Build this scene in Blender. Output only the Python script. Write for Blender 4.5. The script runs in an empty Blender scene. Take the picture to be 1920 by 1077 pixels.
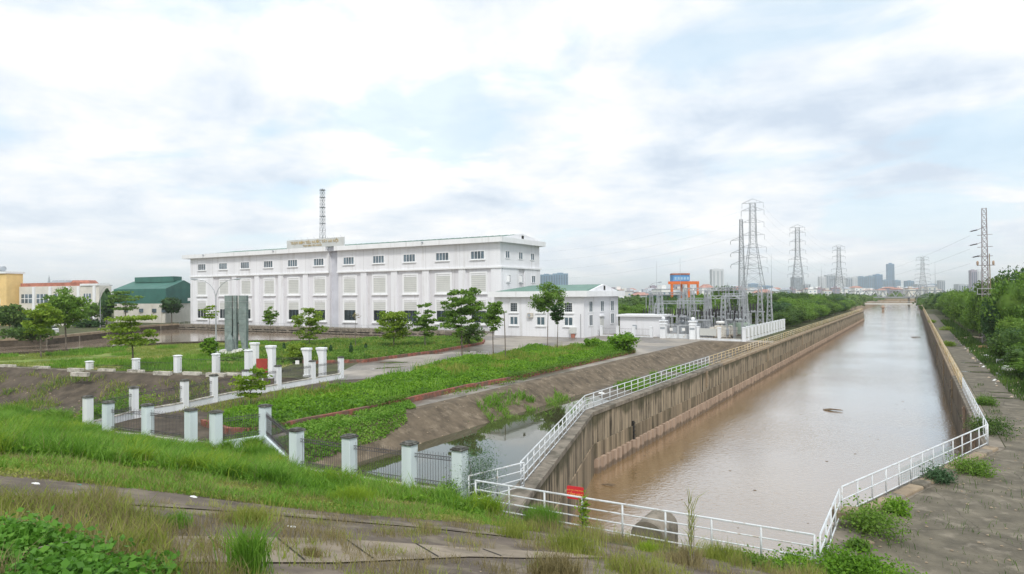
import bpy, math, random
import numpy as np
from mathutils import Vector, noise
from mathutils.geometry import delaunay_2d_cdt

S = bpy.context.scene
COL = S.collection
rng = np.random.default_rng(7)
random.seed(7)
R = math.radians

# ------------------------------------------------------------------ camera, world, sun, exposure
EYE = 8.5
FPX = 1270.0
YAW = R(30.73)
PITCH = math.atan(14.3 / FPX)
ROLL = .0077
_f = Vector((-math.sin(YAW), math.cos(YAW), 0)); _r = Vector((math.cos(YAW), math.sin(YAW), 0)); _u = Vector((0, 0, 1))
CF = _f * math.cos(PITCH) + _u * math.sin(PITCH)
u1 = -_f * math.sin(PITCH) + _u * math.cos(PITCH)
CR = _r * math.cos(ROLL) - u1 * math.sin(ROLL)
CU = u1 * math.cos(ROLL) + _r * math.sin(ROLL)
cam = bpy.data.cameras.new('camera'); camo = bpy.data.objects.new('camera', cam); COL.objects.link(camo)
cam.sensor_width = 36; cam.lens = 36 * FPX / 1920; cam.clip_start = .1; cam.clip_end = 40000
from mathutils import Matrix
camo.matrix_world = Matrix(((CR.x, CU.x, -CF.x, 0), (CR.y, CU.y, -CF.y, 0), (CR.z, CU.z, -CF.z, EYE), (0, 0, 0, 1)))
S.camera = camo

SUN_DIR = Vector((.42, -.55, .80)).normalized()      # towards the sun
sun = bpy.data.lights.new('sun', 'SUN'); suno = bpy.data.objects.new('sun', sun); COL.objects.link(suno)
sun.energy = 1.5; sun.angle = R(10); sun.color = (1, .965, .91)
suno.rotation_euler = SUN_DIR.to_track_quat('Z', 'Y').to_euler()
S.view_settings.view_transform = 'Standard'; S.view_settings.look = 'None'
S.view_settings.exposure = .66; S.view_settings.gamma = 1
S.view_settings.use_curve_mapping = False
S.cycles.use_denoising = True
S.cycles.max_bounces = 8; S.cycles.transparent_max_bounces = 8; S.cycles.volume_bounces = 1

world = bpy.data.worlds.new('World'); S.world = world; world.use_nodes = True


def make_world():
    nt = world.node_tree; nt.nodes.clear(); N = nt.nodes.new; L = nt.links.new
    out = N('ShaderNodeOutputWorld'); bg = N('ShaderNodeBackground'); bg.inputs[1].default_value = .1
    sky = N('ShaderNodeTexSky'); sky.sky_type = 'NISHITA'; sky.sun_disc = False
    sky.sun_elevation = math.asin(SUN_DIR.z); sky.sun_rotation = math.atan2(SUN_DIR.x, SUN_DIR.y)
    sky.air_density = 1.0; sky.dust_density = 1.5; sky.ozone_density = 2.0
    tc = N('ShaderNodeTexCoord'); sep = N('ShaderNodeSeparateXYZ'); L(tc.outputs['Generated'], sep.inputs[0])

    def M(op, a, b=None, c=None):
        n = N('ShaderNodeMath'); n.operation = op
        for i, x in enumerate((a, b, c)):
            if x is None: continue
            if isinstance(x, (int, float)): n.inputs[i].default_value = x
            else: L(x, n.inputs[i])
        return n.outputs[0]
    z = M('MAXIMUM', sep.outputs[2], 0.0)
    zz = M('ADD', z, .16)
    cx = M('DIVIDE', sep.outputs[0], zz); cy = M('DIVIDE', sep.outputs[1], zz)
    comb = N('ShaderNodeCombineXYZ'); L(cx, comb.inputs[0]); L(cy, comb.inputs[1]); L(M('MULTIPLY', z, 1.2), comb.inputs[2])

    def fbm(scale, detail, rough, dist, off, vec=None):
        mp = N('ShaderNodeMapping'); mp.inputs['Location'].default_value = off; L(vec or comb.outputs[0], mp.inputs[0])
        n = N('ShaderNodeTexNoise'); n.inputs['Scale'].default_value = scale; n.inputs['Detail'].default_value = detail
        n.inputs['Roughness'].default_value = rough; n.inputs['Distortion'].default_value = dist
        L(mp.outputs[0], n.inputs[0]); return n.outputs[0]

    def ramp(x, stops):
        r = N('ShaderNodeValToRGB'); L(x, r.inputs[0]); e = r.color_ramp.elements
        e[0].position, e[0].color = stops[0][0], (*stops[0][1], 1); e[1].position, e[1].color = stops[-1][0], (*stops[-1][1], 1)
        for p, c in stops[1:-1]:
            k = e.new(p); k.color = (*c, 1)
        return r.outputs[0]
    # broad light and grey cloud decks, finer billows on top
    a = fbm(.85, 9, .55, .5, (3.1, 1.7, 0)); b = fbm(2.6, 8, .6, .25, (7.3, -2.2, 4))
    puff = fbm(4.2, 8, .55, .5, (1.3, 5.2, 2), tc.outputs['Generated'])
    mix = M('ADD', M('MULTIPLY', a, .42), M('ADD', M('MULTIPLY', b, .28), M('MULTIPLY', puff, .30)))
    cloud = ramp(mix, [(.405, (4.3, 4.95, 5.8)), (.45, (5.15, 5.7, 6.35)), (.49, (5.95, 6.3, 6.7)), (.525, (6.6, 6.7, 6.85)), (.58, (7.9, 7.9, 7.9))])
    gapn = fbm(1.35, 7, .5, .5, (-4.4, 8.3, 1))
    gap = ramp(gapn, [(.53, (0, 0, 0)), (.62, (1, 1, 1))])
    gapm = M('MULTIPLY', gap, .62)
    # thin cloud veils even the gaps
    veil = N('ShaderNodeMix'); veil.data_type = 'RGBA'; veil.inputs[0].default_value = .62
    L(sky.outputs[0], veil.inputs[6]); veil.inputs[7].default_value = (5.2, 6.7, 7.5, 1)
    m = N('ShaderNodeMix'); m.data_type = 'RGBA'; L(gapm, m.inputs[0]); L(cloud, m.inputs[6]); L(veil.outputs[2], m.inputs[7])
    # milky band near the horizon
    hz_ = M('POWER', M('SUBTRACT', 1.0, M('MINIMUM', M('MULTIPLY', z, 5.0), 1.0)), 1.6)
    m2 = N('ShaderNodeMix'); m2.data_type = 'RGBA'; L(M('MULTIPLY', hz_, .55), m2.inputs[0]); L(m.outputs[2], m2.inputs[6])
    m2.inputs[7].default_value = (6.7, 6.9, 7.1, 1)
    L(m2.outputs[2], bg.inputs[0]); L(bg.outputs[0], out.inputs[0])


make_world()


# ------------------------------------------------------------------ survey: sight lines met with a known height or line
def sight(x, y):
    return CF + CR * ((x - 960) / FPX) + CU * ((538.5 - y) / FPX)


def W(x, y, z=0.0):
    d = sight(x, y); t = (z - EYE) / d.z
    return Vector((d.x * t, d.y * t, z))


def on_y(x, y, Y):
    d = sight(x, y); t = Y / d.y
    return Vector((d.x * t, Y, EYE + d.z * t))


def at_range(x, y, dep):
    d = sight(x, y)
    return Vector((d.x * dep, d.y * dep, EYE + d.z * dep))


# ------------------------------------------------------------------ terrain height
RIML = [(-13.3, 22.4), (-14.4, 25.9), (-20.0, 44.8), (-20.0, 345)]
RIMR = [(-2.6, 22.4), (-2.6, 28.2), (3.2, 45.1), (3.2, 640)]


def lerp(v, xs, ys): return np.interp(v, xs, ys)


def wall_outer_x(y):       # outer side of the left canal wall
    return lerp(y, [22.4, 25.9, 44.8, 345], [-14.2, -15.3, -20.9, -20.9])


def kerb_y(x): return lerp(x, [-140, -99, -80, -60, -55], [36, 40.3, 43.4, 48.6, 50])


def b_wall_x(y): return lerp(y, [24, 31.5, 36, 43.4, 50], [-47, -47.8, -49.1, -50.1, -51])


def hz(x, y):
    x = np.asarray(x, float); y = np.asarray(y, float)
    z = np.zeros(np.broadcast(x, y).shape)
    t = np.maximum(22.3 - y, 0)
    d = np.minimum(.293 * t, 7.0)
    d = np.where(t < 1.2, .293 * t * t / 1.2 * .5 + d * .5, d)
    z = z + np.where(y < 22.3, d, 0)
    # pond between the paved bank and the canal wall
    ox = wall_outer_x(y)
    inside = (x > -31.6) & (x < ox + .02) & (y > 24.6) & (y < 119)
    bank = -2.0 * np.clip((x + 31.6) / 3.6, 0, 1)
    bank = np.maximum(bank, -2.0 * np.clip((y - 24.6) / 1.2, 0, 1))
    bank = np.maximum(bank, -2.0 * np.clip((119 - y) / 4.0, 0, 1))
    silt = np.clip((y - 56 + (x + 25) * .9) / 5, 0, 1) * .68
    silt = silt * np.clip(1.25 - np.clip((x + 24.2) / 2.0, 0, 1), 0.25, 1)
    z = z + np.where(inside, np.maximum(bank, -2.0 + silt), 0)
    # drain at the left of the entrance
    ky = kerb_y(x); bx = b_wall_x(y)
    inside = (x < bx - .3) & (y < ky - .8) & (y > 25)
    e = np.minimum(np.minimum((ky - .8 - y) * .42, (y - 25) * .5), (bx - .3 - x) * .5)
    z = z + np.where(inside, -np.clip(e, 0, 2.7), 0)
    return z


def hzf(x, y): return float(hz(x, y))


def G(x, y):               # where a sight line meets the terrain
    d = sight(x, y); t = 1.5
    while t < 400:
        p = d * t
        if EYE + p.z <= hzf(p.x, p.y):
            a, b = t - .25 if t > 1.75 else t - .1, t
            for _ in range(14):
                m = (a + b) / 2; q = d * m
                if EYE + q.z <= hzf(q.x, q.y): b = m
                else: a = m
            q = d * b
            return Vector((q.x, q.y, hzf(q.x, q.y)))
        t += .25 if t < 60 else 1
    return W(x, y, 0)


# ------------------------------------------------------------------ materials
MATS = {}


def mat(name, col, rough=.85, var=.12, scale=.6, bump=.15, bscale=8, metal=0, dirt=None, dscale=.5, dlo=.5, dhi=.65, damt=.7, streak=False, spec=.3, rrange=None, crack=False, tide=None, top=None):
    if name in MATS: return MATS[name]
    m = bpy.data.materials.new(name); MATS[name] = m; m.use_nodes = True
    nt = m.node_tree; N = nt.nodes.new; L = nt.links.new
    b = nt.nodes['Principled BSDF']; b.inputs['Roughness'].default_value = rough; b.inputs['Metallic'].default_value = metal
    b.inputs['Specular IOR Level'].default_value = spec
    g = N('ShaderNodeNewGeometry'); mp = N('ShaderNodeMapping'); L(g.outputs['Position'], mp.inputs[0])
    if streak: mp.inputs['Scale'].default_value = (1, 1, .03)
    n = N('ShaderNodeTexNoise'); n.inputs['Scale'].default_value = scale; n.inputs['Detail'].default_value = 7; n.inputs['Roughness'].default_value = .6
    L(mp.outputs[0], n.inputs[0])
    if streak: n.inputs['Detail'].default_value = 3; n.inputs['Distortion'].default_value = .15
    lo = [max(0, c * (1 - 2 * var)) for c in col]; hi = [min(1, c * (1 + 2 * var)) for c in col]
    r = N('ShaderNodeValToRGB'); r.color_ramp.elements[0].position = .3; r.color_ramp.elements[1].position = .7
    r.color_ramp.elements[0].color = (*lo, 1); r.color_ramp.elements[1].color = (*hi, 1); L(n.outputs[0], r.inputs[0])
    c = r.outputs[0]
    if dirt:
        n2 = N('ShaderNodeTexNoise'); n2.inputs['Scale'].default_value = dscale; n2.inputs['Detail'].default_value = 9; n2.inputs['Roughness'].default_value = .65
        mp2 = N('ShaderNodeMapping'); L(g.outputs['Position'], mp2.inputs[0]); mp2.inputs['Location'].default_value = (13, 7, 3)
        if streak: mp2.inputs['Scale'].default_value = (1, 1, .05); n2.inputs['Detail'].default_value = 3.5
        L(mp2.outputs[0], n2.inputs[0])
        r2 = N('ShaderNodeValToRGB'); r2.color_ramp.elements[0].position = dlo; r2.color_ramp.elements[1].position = dhi
        r2.color_ramp.elements[0].color = (0, 0, 0, 1); r2.color_ramp.elements[1].color = (damt, damt, damt, 1); L(n2.outputs[0], r2.inputs[0])
        dm = r2.outputs[0]
        if streak:
            n4 = N('ShaderNodeTexNoise'); n4.inputs['Scale'].default_value = .55; n4.inputs['Detail'].default_value = 8; n4.inputs['Roughness'].default_value = .65; L(g.outputs['Position'], n4.inputs[0])
            q4 = N('ShaderNodeMapRange'); q4.inputs[1].default_value = .38; q4.inputs[2].default_value = .62; q4.inputs[3].default_value = .5; q4.inputs[4].default_value = 1.15; L(n4.outputs[0], q4.inputs[0])
            q5 = N('ShaderNodeMath'); q5.operation = 'MULTIPLY'; L(q4.outputs[0], q5.inputs[0]); L(r2.outputs[0], q5.inputs[1]); dm = q5.outputs[0]
        mx = N('ShaderNodeMix'); mx.data_type = 'RGBA'; L(dm, mx.inputs[0]); L(c, mx.inputs[6]); mx.inputs[7].default_value = (*dirt, 1)
        c = mx.outputs[2]
        if rrange:
            mr = N('ShaderNodeMapRange'); L(r2.outputs[0], mr.inputs[0]); mr.inputs[3].default_value = rough; mr.inputs[4].default_value = rrange
            L(mr.outputs[0], b.inputs['Roughness'])
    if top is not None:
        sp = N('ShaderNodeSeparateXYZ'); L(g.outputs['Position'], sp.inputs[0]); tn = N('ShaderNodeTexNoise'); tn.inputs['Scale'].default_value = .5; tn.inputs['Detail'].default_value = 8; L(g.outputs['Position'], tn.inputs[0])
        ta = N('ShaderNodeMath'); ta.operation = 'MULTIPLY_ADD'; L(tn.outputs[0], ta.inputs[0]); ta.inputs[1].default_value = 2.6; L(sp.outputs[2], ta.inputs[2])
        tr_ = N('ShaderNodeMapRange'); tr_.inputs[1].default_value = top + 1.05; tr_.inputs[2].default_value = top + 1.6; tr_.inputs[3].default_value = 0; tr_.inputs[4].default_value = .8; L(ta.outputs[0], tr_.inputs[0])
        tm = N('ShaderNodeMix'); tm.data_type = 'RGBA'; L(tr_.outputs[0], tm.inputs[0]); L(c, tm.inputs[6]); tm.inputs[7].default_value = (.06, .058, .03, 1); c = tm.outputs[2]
    if tide is not None:
        sp = N('ShaderNodeSeparateXYZ'); L(g.outputs['Position'], sp.inputs[0]); tn = N('ShaderNodeTexNoise'); tn.inputs['Scale'].default_value = 1.3; L(g.outputs['Position'], tn.inputs[0])
        ta = N('ShaderNodeMath'); ta.operation = 'MULTIPLY_ADD'; L(tn.outputs[0], ta.inputs[0]); ta.inputs[1].default_value = -.9; L(sp.outputs[2], ta.inputs[2])
        tr_ = N('ShaderNodeMapRange'); tr_.inputs[1].default_value = tide - .5; tr_.inputs[2].default_value = tide - .35; tr_.inputs[3].default_value = .62; tr_.inputs[4].default_value = 0; L(ta.outputs[0], tr_.inputs[0])
        tm = N('ShaderNodeMix'); tm.data_type = 'RGBA'; L(tr_.outputs[0], tm.inputs[0]); L(c, tm.inputs[6]); tm.inputs[7].default_value = (.07, .055, .035, 1); c = tm.outputs[2]
    if crack:
        nw_ = N('ShaderNodeTexNoise'); nw_.inputs['Scale'].default_value = .35; nw_.inputs['Detail'].default_value = 4; L(g.outputs['Position'], nw_.inputs[0])
        mm_ = N('ShaderNodeMix'); mm_.data_type = 'RGBA'; mm_.blend_type = 'ADD'; mm_.inputs[0].default_value = 1; L(g.outputs['Position'], mm_.inputs[6]); L(nw_.outputs['Color'], mm_.inputs[7])
        vo_scale = .17
        vo = N('ShaderNodeTexVoronoi'); vo.feature = 'DISTANCE_TO_EDGE'; vo.inputs['Scale'].default_value = vo_scale; L(mm_.outputs[2], vo.inputs[0])
        rc = N('ShaderNodeMapRange'); rc.inputs[1].default_value = .001; rc.inputs[2].default_value = .005; rc.inputs[3].default_value = .55; L(vo.outputs[0], rc.inputs[0])
        mk = N('ShaderNodeMix'); mk.data_type = 'RGBA'; L(rc.outputs[0], mk.inputs[0]); mk.inputs[6].default_value = (.035, .03, .022, 1); L(c, mk.inputs[7]); c = mk.outputs[2]
    L(c, b.inputs['Base Color'])
    if bump:
        n3 = N('ShaderNodeTexNoise'); n3.inputs['Scale'].default_value = bscale; n3.inputs['Detail'].default_value = 5; L(g.outputs['Position'], n3.inputs[0])
        bp = N('ShaderNodeBump'); bp.inputs['Strength'].default_value = bump; bp.inputs['Distance'].default_value = .05
        L(n3.outputs[0], bp.inputs['Height']); L(bp.outputs[0], b.inputs['Normal'])
    return m


def leafmat(name, c1, c2, c3, trans=.35):
    if name in MATS: return MATS[name]
    m = bpy.data.materials.new(name); MATS[name] = m; m.use_nodes = True
    nt = m.node_tree; nt.nodes.clear(); N = nt.nodes.new; L = nt.links.new
    g = N('ShaderNodeNewGeometry'); r = N('ShaderNodeValToRGB'); e = r.color_ramp.elements
    e[0].position = 0; e[0].color = (*c1, 1); e[1].position = 1; e[1].color = (*c3, 1); k = e.new(.5); k.color = (*c2, 1)
    n = N('ShaderNodeTexNoise'); n.inputs['Scale'].default_value = .35; n.inputs['Detail'].default_value = 3; L(g.outputs['Position'], n.inputs[0])
    a = N('ShaderNodeMath'); a.operation = 'MULTIPLY_ADD'; L(n.outputs[0], a.inputs[0]); a.inputs[1].default_value = 1.1; a.inputs[2].default_value = -.3
    a2 = N('ShaderNodeMath'); a2.operation = 'MULTIPLY_ADD'; L(g.outputs['Random Per Island'], a2.inputs[0]); a2.inputs[1].default_value = .5; L(a.outputs[0], a2.inputs[2])
    L(a2.outputs[0], r.inputs[0])
    d = N('ShaderNodeBsdfPrincipled'); L(r.outputs[0], d.inputs['Base Color']); d.inputs['Roughness'].default_value = .55; d.inputs['Specular IOR Level'].default_value = .25
    t = N('ShaderNodeBsdfTranslucent'); L(r.outputs[0], t.inputs[0]); mx = N('ShaderNodeMixShader'); mx.inputs[0].default_value = trans
    L(d.outputs[0], mx.inputs[1]); L(t.outputs[0], mx.inputs[2]); o = N('ShaderNodeOutputMaterial'); L(mx.outputs[0], o.inputs[0])
    return m


def watermat(name, col, rough, ior, wscale, wstr, dist=.1, stretch=(1, 1, 1), murk=None):
    m = bpy.data.materials.new(name); MATS[name] = m; m.use_nodes = True
    nt = m.node_tree; N = nt.nodes.new; L = nt.links.new; b = nt.nodes['Principled BSDF']
    b.inputs['Roughness'].default_value = rough; b.inputs['IOR'].default_value = ior
    b.inputs['Coat Weight'].default_value = 1.0 if ior > 2 else 0; b.inputs['Coat IOR'].default_value = 1.9; b.inputs['Coat Roughness'].default_value = rough
    g = N('ShaderNodeNewGeometry'); mp = N('ShaderNodeMapping'); mp.inputs['Scale'].default_value = stretch; L(g.outputs['Position'], mp.inputs[0])
    n0 = N('ShaderNodeTexNoise'); n0.inputs['Scale'].default_value = .08; n0.inputs['Detail'].default_value = 5; L(g.outputs['Position'], n0.inputs[0])
    r = N('ShaderNodeValToRGB'); r.color_ramp.elements[0].position = .35; r.color_ramp.elements[1].position = .65
    r.color_ramp.elements[0].color = (*col, 1); r.color_ramp.elements[1].color = (*(murk or [c * 1.25 for c in col]), 1)
    L(n0.outputs[0], r.inputs[0]); L(r.outputs[0], b.inputs['Base Color'])
    n = N('ShaderNodeTexNoise'); n.inputs['Scale'].default_value = wscale; n.inputs['Detail'].default_value = 4; n.inputs['Distortion'].default_value = .6; L(mp.outputs[0], n.inputs[0])
    nb = N('ShaderNodeTexNoise'); nb.inputs['Scale'].default_value = .06; nb.inputs['Detail'].default_value = 3; L(g.outputs['Position'], nb.inputs[0])
    mr = N('ShaderNodeMapRange'); L(nb.outputs[0], mr.inputs[0]); mr.inputs[1].default_value = .35; mr.inputs[2].default_value = .65; mr.inputs[3].default_value = wstr * .35; mr.inputs[4].default_value = wstr
    bp = N('ShaderNodeBump'); L(mr.outputs[0], bp.inputs['Strength']); bp.inputs['Distance'].default_value = dist
    L(n.outputs[0], bp.inputs['Height']); L(bp.outputs[0], b.inputs['Normal']); L(bp.outputs[0], b.inputs['Coat Normal'])
    return m


M_ground = mat('soil with short grass', (.075, .085, .032), .95, .35, .35, .4, 3, dirt=(.10, .085, .055), dscale=.15)
M_pave = mat('worn concrete paving', (.34, .305, .26), .75, .12, .25, .15, 5, dirt=(.10, .085, .068), dscale=.09, dlo=.445, dhi=.55, damt=.85, rrange=.22, spec=.4)
M_apron = mat('dark damp concrete', (.135, .118, .085), .75, .2, .9, .4, 7, dirt=(.27, .235, .18), dscale=1.1, dlo=.53, dhi=.66, damt=.75, crack=True)
M_path = mat('dark weathered slope concrete', (.125, .10, .078), .85, .22, .5, .35, 6, dirt=(.25, .21, .15), dscale=.8, dlo=.48, dhi=.62, damt=.7, crack=True)
M_pale = mat('pale concrete strip', (.29, .24, .18), .85, .12, .8, .3, 6, dirt=(.13, .11, .085), dscale=1.1, dlo=.5, dhi=.7, damt=.7)
M_pales = mat('dirty worn concrete edge', (.20, .165, .125), .85, .25, .9, .3, 6, dirt=(.10, .08, .06), dscale=.9, dlo=.46, dhi=.58, damt=.85)
M_bank = mat('stained bank concrete', (.13, .102, .07), .85, .22, .9, .45, 6, dirt=(.28, .225, .16), dscale=1.1, dlo=.52, dhi=.66, damt=.7)
M_drain = mat('dark drain concrete', (.085, .068, .05), .9, .22, .7, .4, 5, dirt=(.17, .135, .095), dscale=.8, dlo=.52, dhi=.7, damt=.6)
M_silt = mat('wet silt', (.10, .08, .055), .5, .2, .5, .3, 4)
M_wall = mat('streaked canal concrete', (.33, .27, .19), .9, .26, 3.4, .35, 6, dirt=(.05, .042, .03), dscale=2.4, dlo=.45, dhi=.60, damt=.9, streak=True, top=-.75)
M_walll = mat('lower canal concrete', (.26, .205, .14), .9, .3, 1.3, .3, 5, dirt=(.055, .05, .028), dscale=.9, dlo=.46, dhi=.62, damt=.75, streak=True)
M_cope = mat('grey coping concrete', (.23, .20, .16), .9, .18, .9, .3, 6, dirt=(.08, .075, .055), dscale=1.2, dlo=.48, dhi=.6, damt=.7)
M_copew = mat('tan coping concrete', (.33, .26, .18), .9, .12, .6, .3, 6, dirt=(.14, .11, .08), dscale=.9, dlo=.5, dhi=.65, damt=.6)
M_pile = mat('brown concrete sheet piles', (.40, .295, .22), .85, .12, 1.5, .2, 6, dirt=(.12, .085, .06), dscale=1.5, dlo=.5, dhi=.7, damt=.6, streak=True, tide=-4.1)
M_rwall = mat('smooth brown canal wall', (.15, .12, .085), .85, .2, .5, .2, 5, dirt=(.06, .05, .035), dscale=.5, dlo=.47, dhi=.65, damt=.7, streak=True, tide=-3.7)
M_white = mat('white painted metal', (.64, .67, .69), .45, .06, 2, 0, dirt=(.36, .27, .17), dscale=3.5, dlo=.55, dhi=.68, damt=.7, spec=.4)
M_rust = mat('yellowed rusty metal', (.55, .43, .25), .7, .2, 1.2, 0, dirt=(.60, .56, .48), dscale=.7, dlo=.5, dhi=.6)
M_post = mat('pale painted masonry', (.66, .74, .76), .8, .05, 1.2, .08, 10, dirt=(.36, .42, .40), dscale=1.7, dlo=.56, dhi=.72, damt=.5, streak=True)
M_postw = mat('white painted masonry', (.78, .80, .82), .8, .05, 1.2, .08, 10, dirt=(.5, .5, .47), dscale=1.2, dlo=.58, dhi=.72, damt=.5, streak=True)
M_cap = mat('mossy dark cap', (.085, .085, .075), .95, .3, 3, .5, 12, dirt=(.26, .26, .24), dscale=4, dlo=.52, dhi=.65)
M_iron = mat('dark wrought iron', (.085, .08, .085), .6, .2, 3, 0, dirt=(.13, .06, .035), dscale=3, dlo=.55, dhi=.7)
M_bwhite = mat('white building paint', (.77, .775, .80), .85, .035, .15, .03, 4, dirt=(.50, .49, .47), dscale=.8, dlo=.52, dhi=.72, damt=.55, streak=True)
M_blav = mat('pale lavender building paint', (.68, .675, .70), .85, .04, .2, .03, 4, dirt=(.42, .40, .39), dscale=.7, dlo=.51, dhi=.70, damt=.55, streak=True)
M_bgrey = mat('grey recess paint', (.54, .55, .60), .85, .05, .3, 0)
M_trim = mat('white trim', (.80, .81, .82), .7, .02, .5, 0, dirt=(.50, .49, .46), dscale=.9, dlo=.56, dhi=.74, damt=.5, streak=True)
M_shut = mat('pale grey shutter', (.60, .61, .58), .6, .03, .4, 0)
M_shutl = mat('painted groove shade and joints', (.45, .46, .45), .7, .03, .4, 0)  # groove shade put into the colour; wall joint lines share it
M_glass = mat('window glass', (.10, .14, .17), .12, .3, .4, 0, spec=.6)
M_glassd = mat('dark window glass', (.025, .035, .04), .15, .3, .4, 0, spec=.6)
M_groof = mat('green metal roof', (.13, .235, .19), .5, .08, .3, 0, dirt=(.16, .28, .22), dscale=.4)
M_groofd = mat('dark green warehouse roofing', (.055, .16, .13), .6, .1, .3, 0)
M_gwall = mat('dark green cladding', (.045, .15, .125), .6, .08, .3, 0)
M_brick = mat('red brick kerb', (.27, .105, .075), .85, .25, 2.5, .3, 9, dirt=(.13, .105, .08), dscale=.9, dlo=.47, dhi=.57, damt=.8)
M_kerb = mat('whitewashed kerb stone', (.52, .49, .43), .85, .15, 2, .3, 9, dirt=(.13, .12, .09), dscale=1.4, dlo=.5, dhi=.62)
M_steel = mat('galvanised steel', (.42, .44, .46), .5, .1, .5, 0, metal=.3)
M_steeld = mat('weathered lattice steel', (.30, .32, .34), .6, .12, .5, 0, metal=.2)
M_rsteel = mat('reddish mast steel', (.33, .29, .30), .6, .2, .5, 0)
M_grey = mat('grey equipment paint', (.36, .39, .42), .6, .08, .6, 0)
M_cream = mat('cream equipment paint', (.68, .65, .58), .6, .08, .6, 0, dirt=(.36, .26, .17), dscale=1.2)
M_insul = mat('dark porcelain', (.045, .04, .045), .3, .2, 2, 0)
M_bark = mat('grey brown bark', (.17, .14, .115), .95, .25, 3, .5, 14)
M_stem = mat('pale stem bark', (.22, .20, .16), .95, .2, 3, .4, 14)
M_orange = mat('orange crane paint', (.68, .17, .045), .6, .1, .2, 0)
M_blue = mat('blue box paint', (.11, .30, .60), .6, .1, .2, 0)
M_red = mat('red sign paint', (.62, .035, .045), .55, .06, 2, 0)
M_redd = mat('faded brick red board', (.36, .06, .045), .7, .08, 2, 0)
M_yell = mat('yellow lettering', (.80, .50, .12), .6, .05, 2, 0)
M_gold = mat('dull gold lettering', (.48, .37, .18), .6, .08, .8, 0)
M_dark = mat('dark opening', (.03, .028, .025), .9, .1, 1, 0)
M_ochre = mat('ochre yellow wall', (.78, .56, .25), .85, .06, .3, 0)
M_tile = mat('red roof tile', (.42, .17, .12), .8, .15, .5, 0)
M_cwall = mat('cream wall', (.66, .63, .57), .85, .06, .3, 0)
M_stone = mat('green grey monument stone', (.20, .245, .235), .7, .1, 1, .1, 8, dirt=(.30, .34, .32), dscale=1)
M_mstone = mat('white marble steps', (.68, .68, .65), .8, .1, 1, .1, 8, dirt=(.35, .34, .3), dscale=1)
M_foam = mat('white foam', (.80, .80, .78), .8, .04, 2, 0)
M_card = mat('brown cardboard', (.45, .28, .15), .9, .1, 2, 0)
M_wood = mat('driftwood', (.20, .15, .10), .9, .2, 2, .2)
M_cloth = mat('tan sacking', (.50, .40, .30), .95, .2, 2, .4, 4)
M_teal = mat('teal plastic', (.05, .33, .30), .5, .1, 2, 0)

L_lime = leafmat('lime leaves', (.12, .21, .02), (.24, .36, .035), (.38, .48, .07), .45)
L_mid = leafmat('mid green leaves', (.07, .16, .028), (.16, .29, .04), (.27, .41, .075), .45)
L_dark = leafmat('dark green leaves', (.02, .06, .018), (.045, .11, .028), (.09, .17, .04), .3)
L_wild = leafmat('wild mixed leaves', (.035, .08, .018), (.085, .165, .03), (.17, .25, .045), .35)
L_bed = leafmat('bed plants leaves', (.075, .18, .016), (.16, .33, .022), (.28, .46, .04), .4)
L_grass = leafmat('lush grass blades', (.075, .19, .02), (.165, .34, .035), (.33, .48, .10), .42)
L_yel = leafmat('yellowing grass', (.14, .20, .03), (.28, .33, .06), (.44, .42, .13), .4)
L_dry = leafmat('dry straw', (.14, .12, .05), (.27, .23, .105), (.42, .35, .19), .35)
L_lawn = leafmat('lawn blades', (.10, .20, .03), (.24, .31, .06), (.40, .38, .12), .4)
L_feather = leafmat('feathery leaves', (.04, .10, .045), (.085, .17, .075), (.14, .24, .10), .4)
L_sap = leafmat('sapling leaves', (.12, .24, .015), (.24, .38, .03), (.42, .50, .07), .45)
L_bush = leafmat('broad creeper leaves', (.05, .15, .018), (.11, .27, .03), (.18, .37, .05), .35)


# ------------------------------------------------------------------ mesh helpers
def tag(o, label=None, cat=None, group=None, kind=None):
    if label: o['label'] = label
    if cat: o['category'] = cat
    if group: o['group'] = group
    if kind: o['kind'] = kind
    return o


def empty(name, loc, label, cat, group=None):
    o = bpy.data.objects.new(name, None); COL.objects.link(o); o.location = loc; o.empty_display_size = .3
    return tag(o, label, cat, group)


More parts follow.
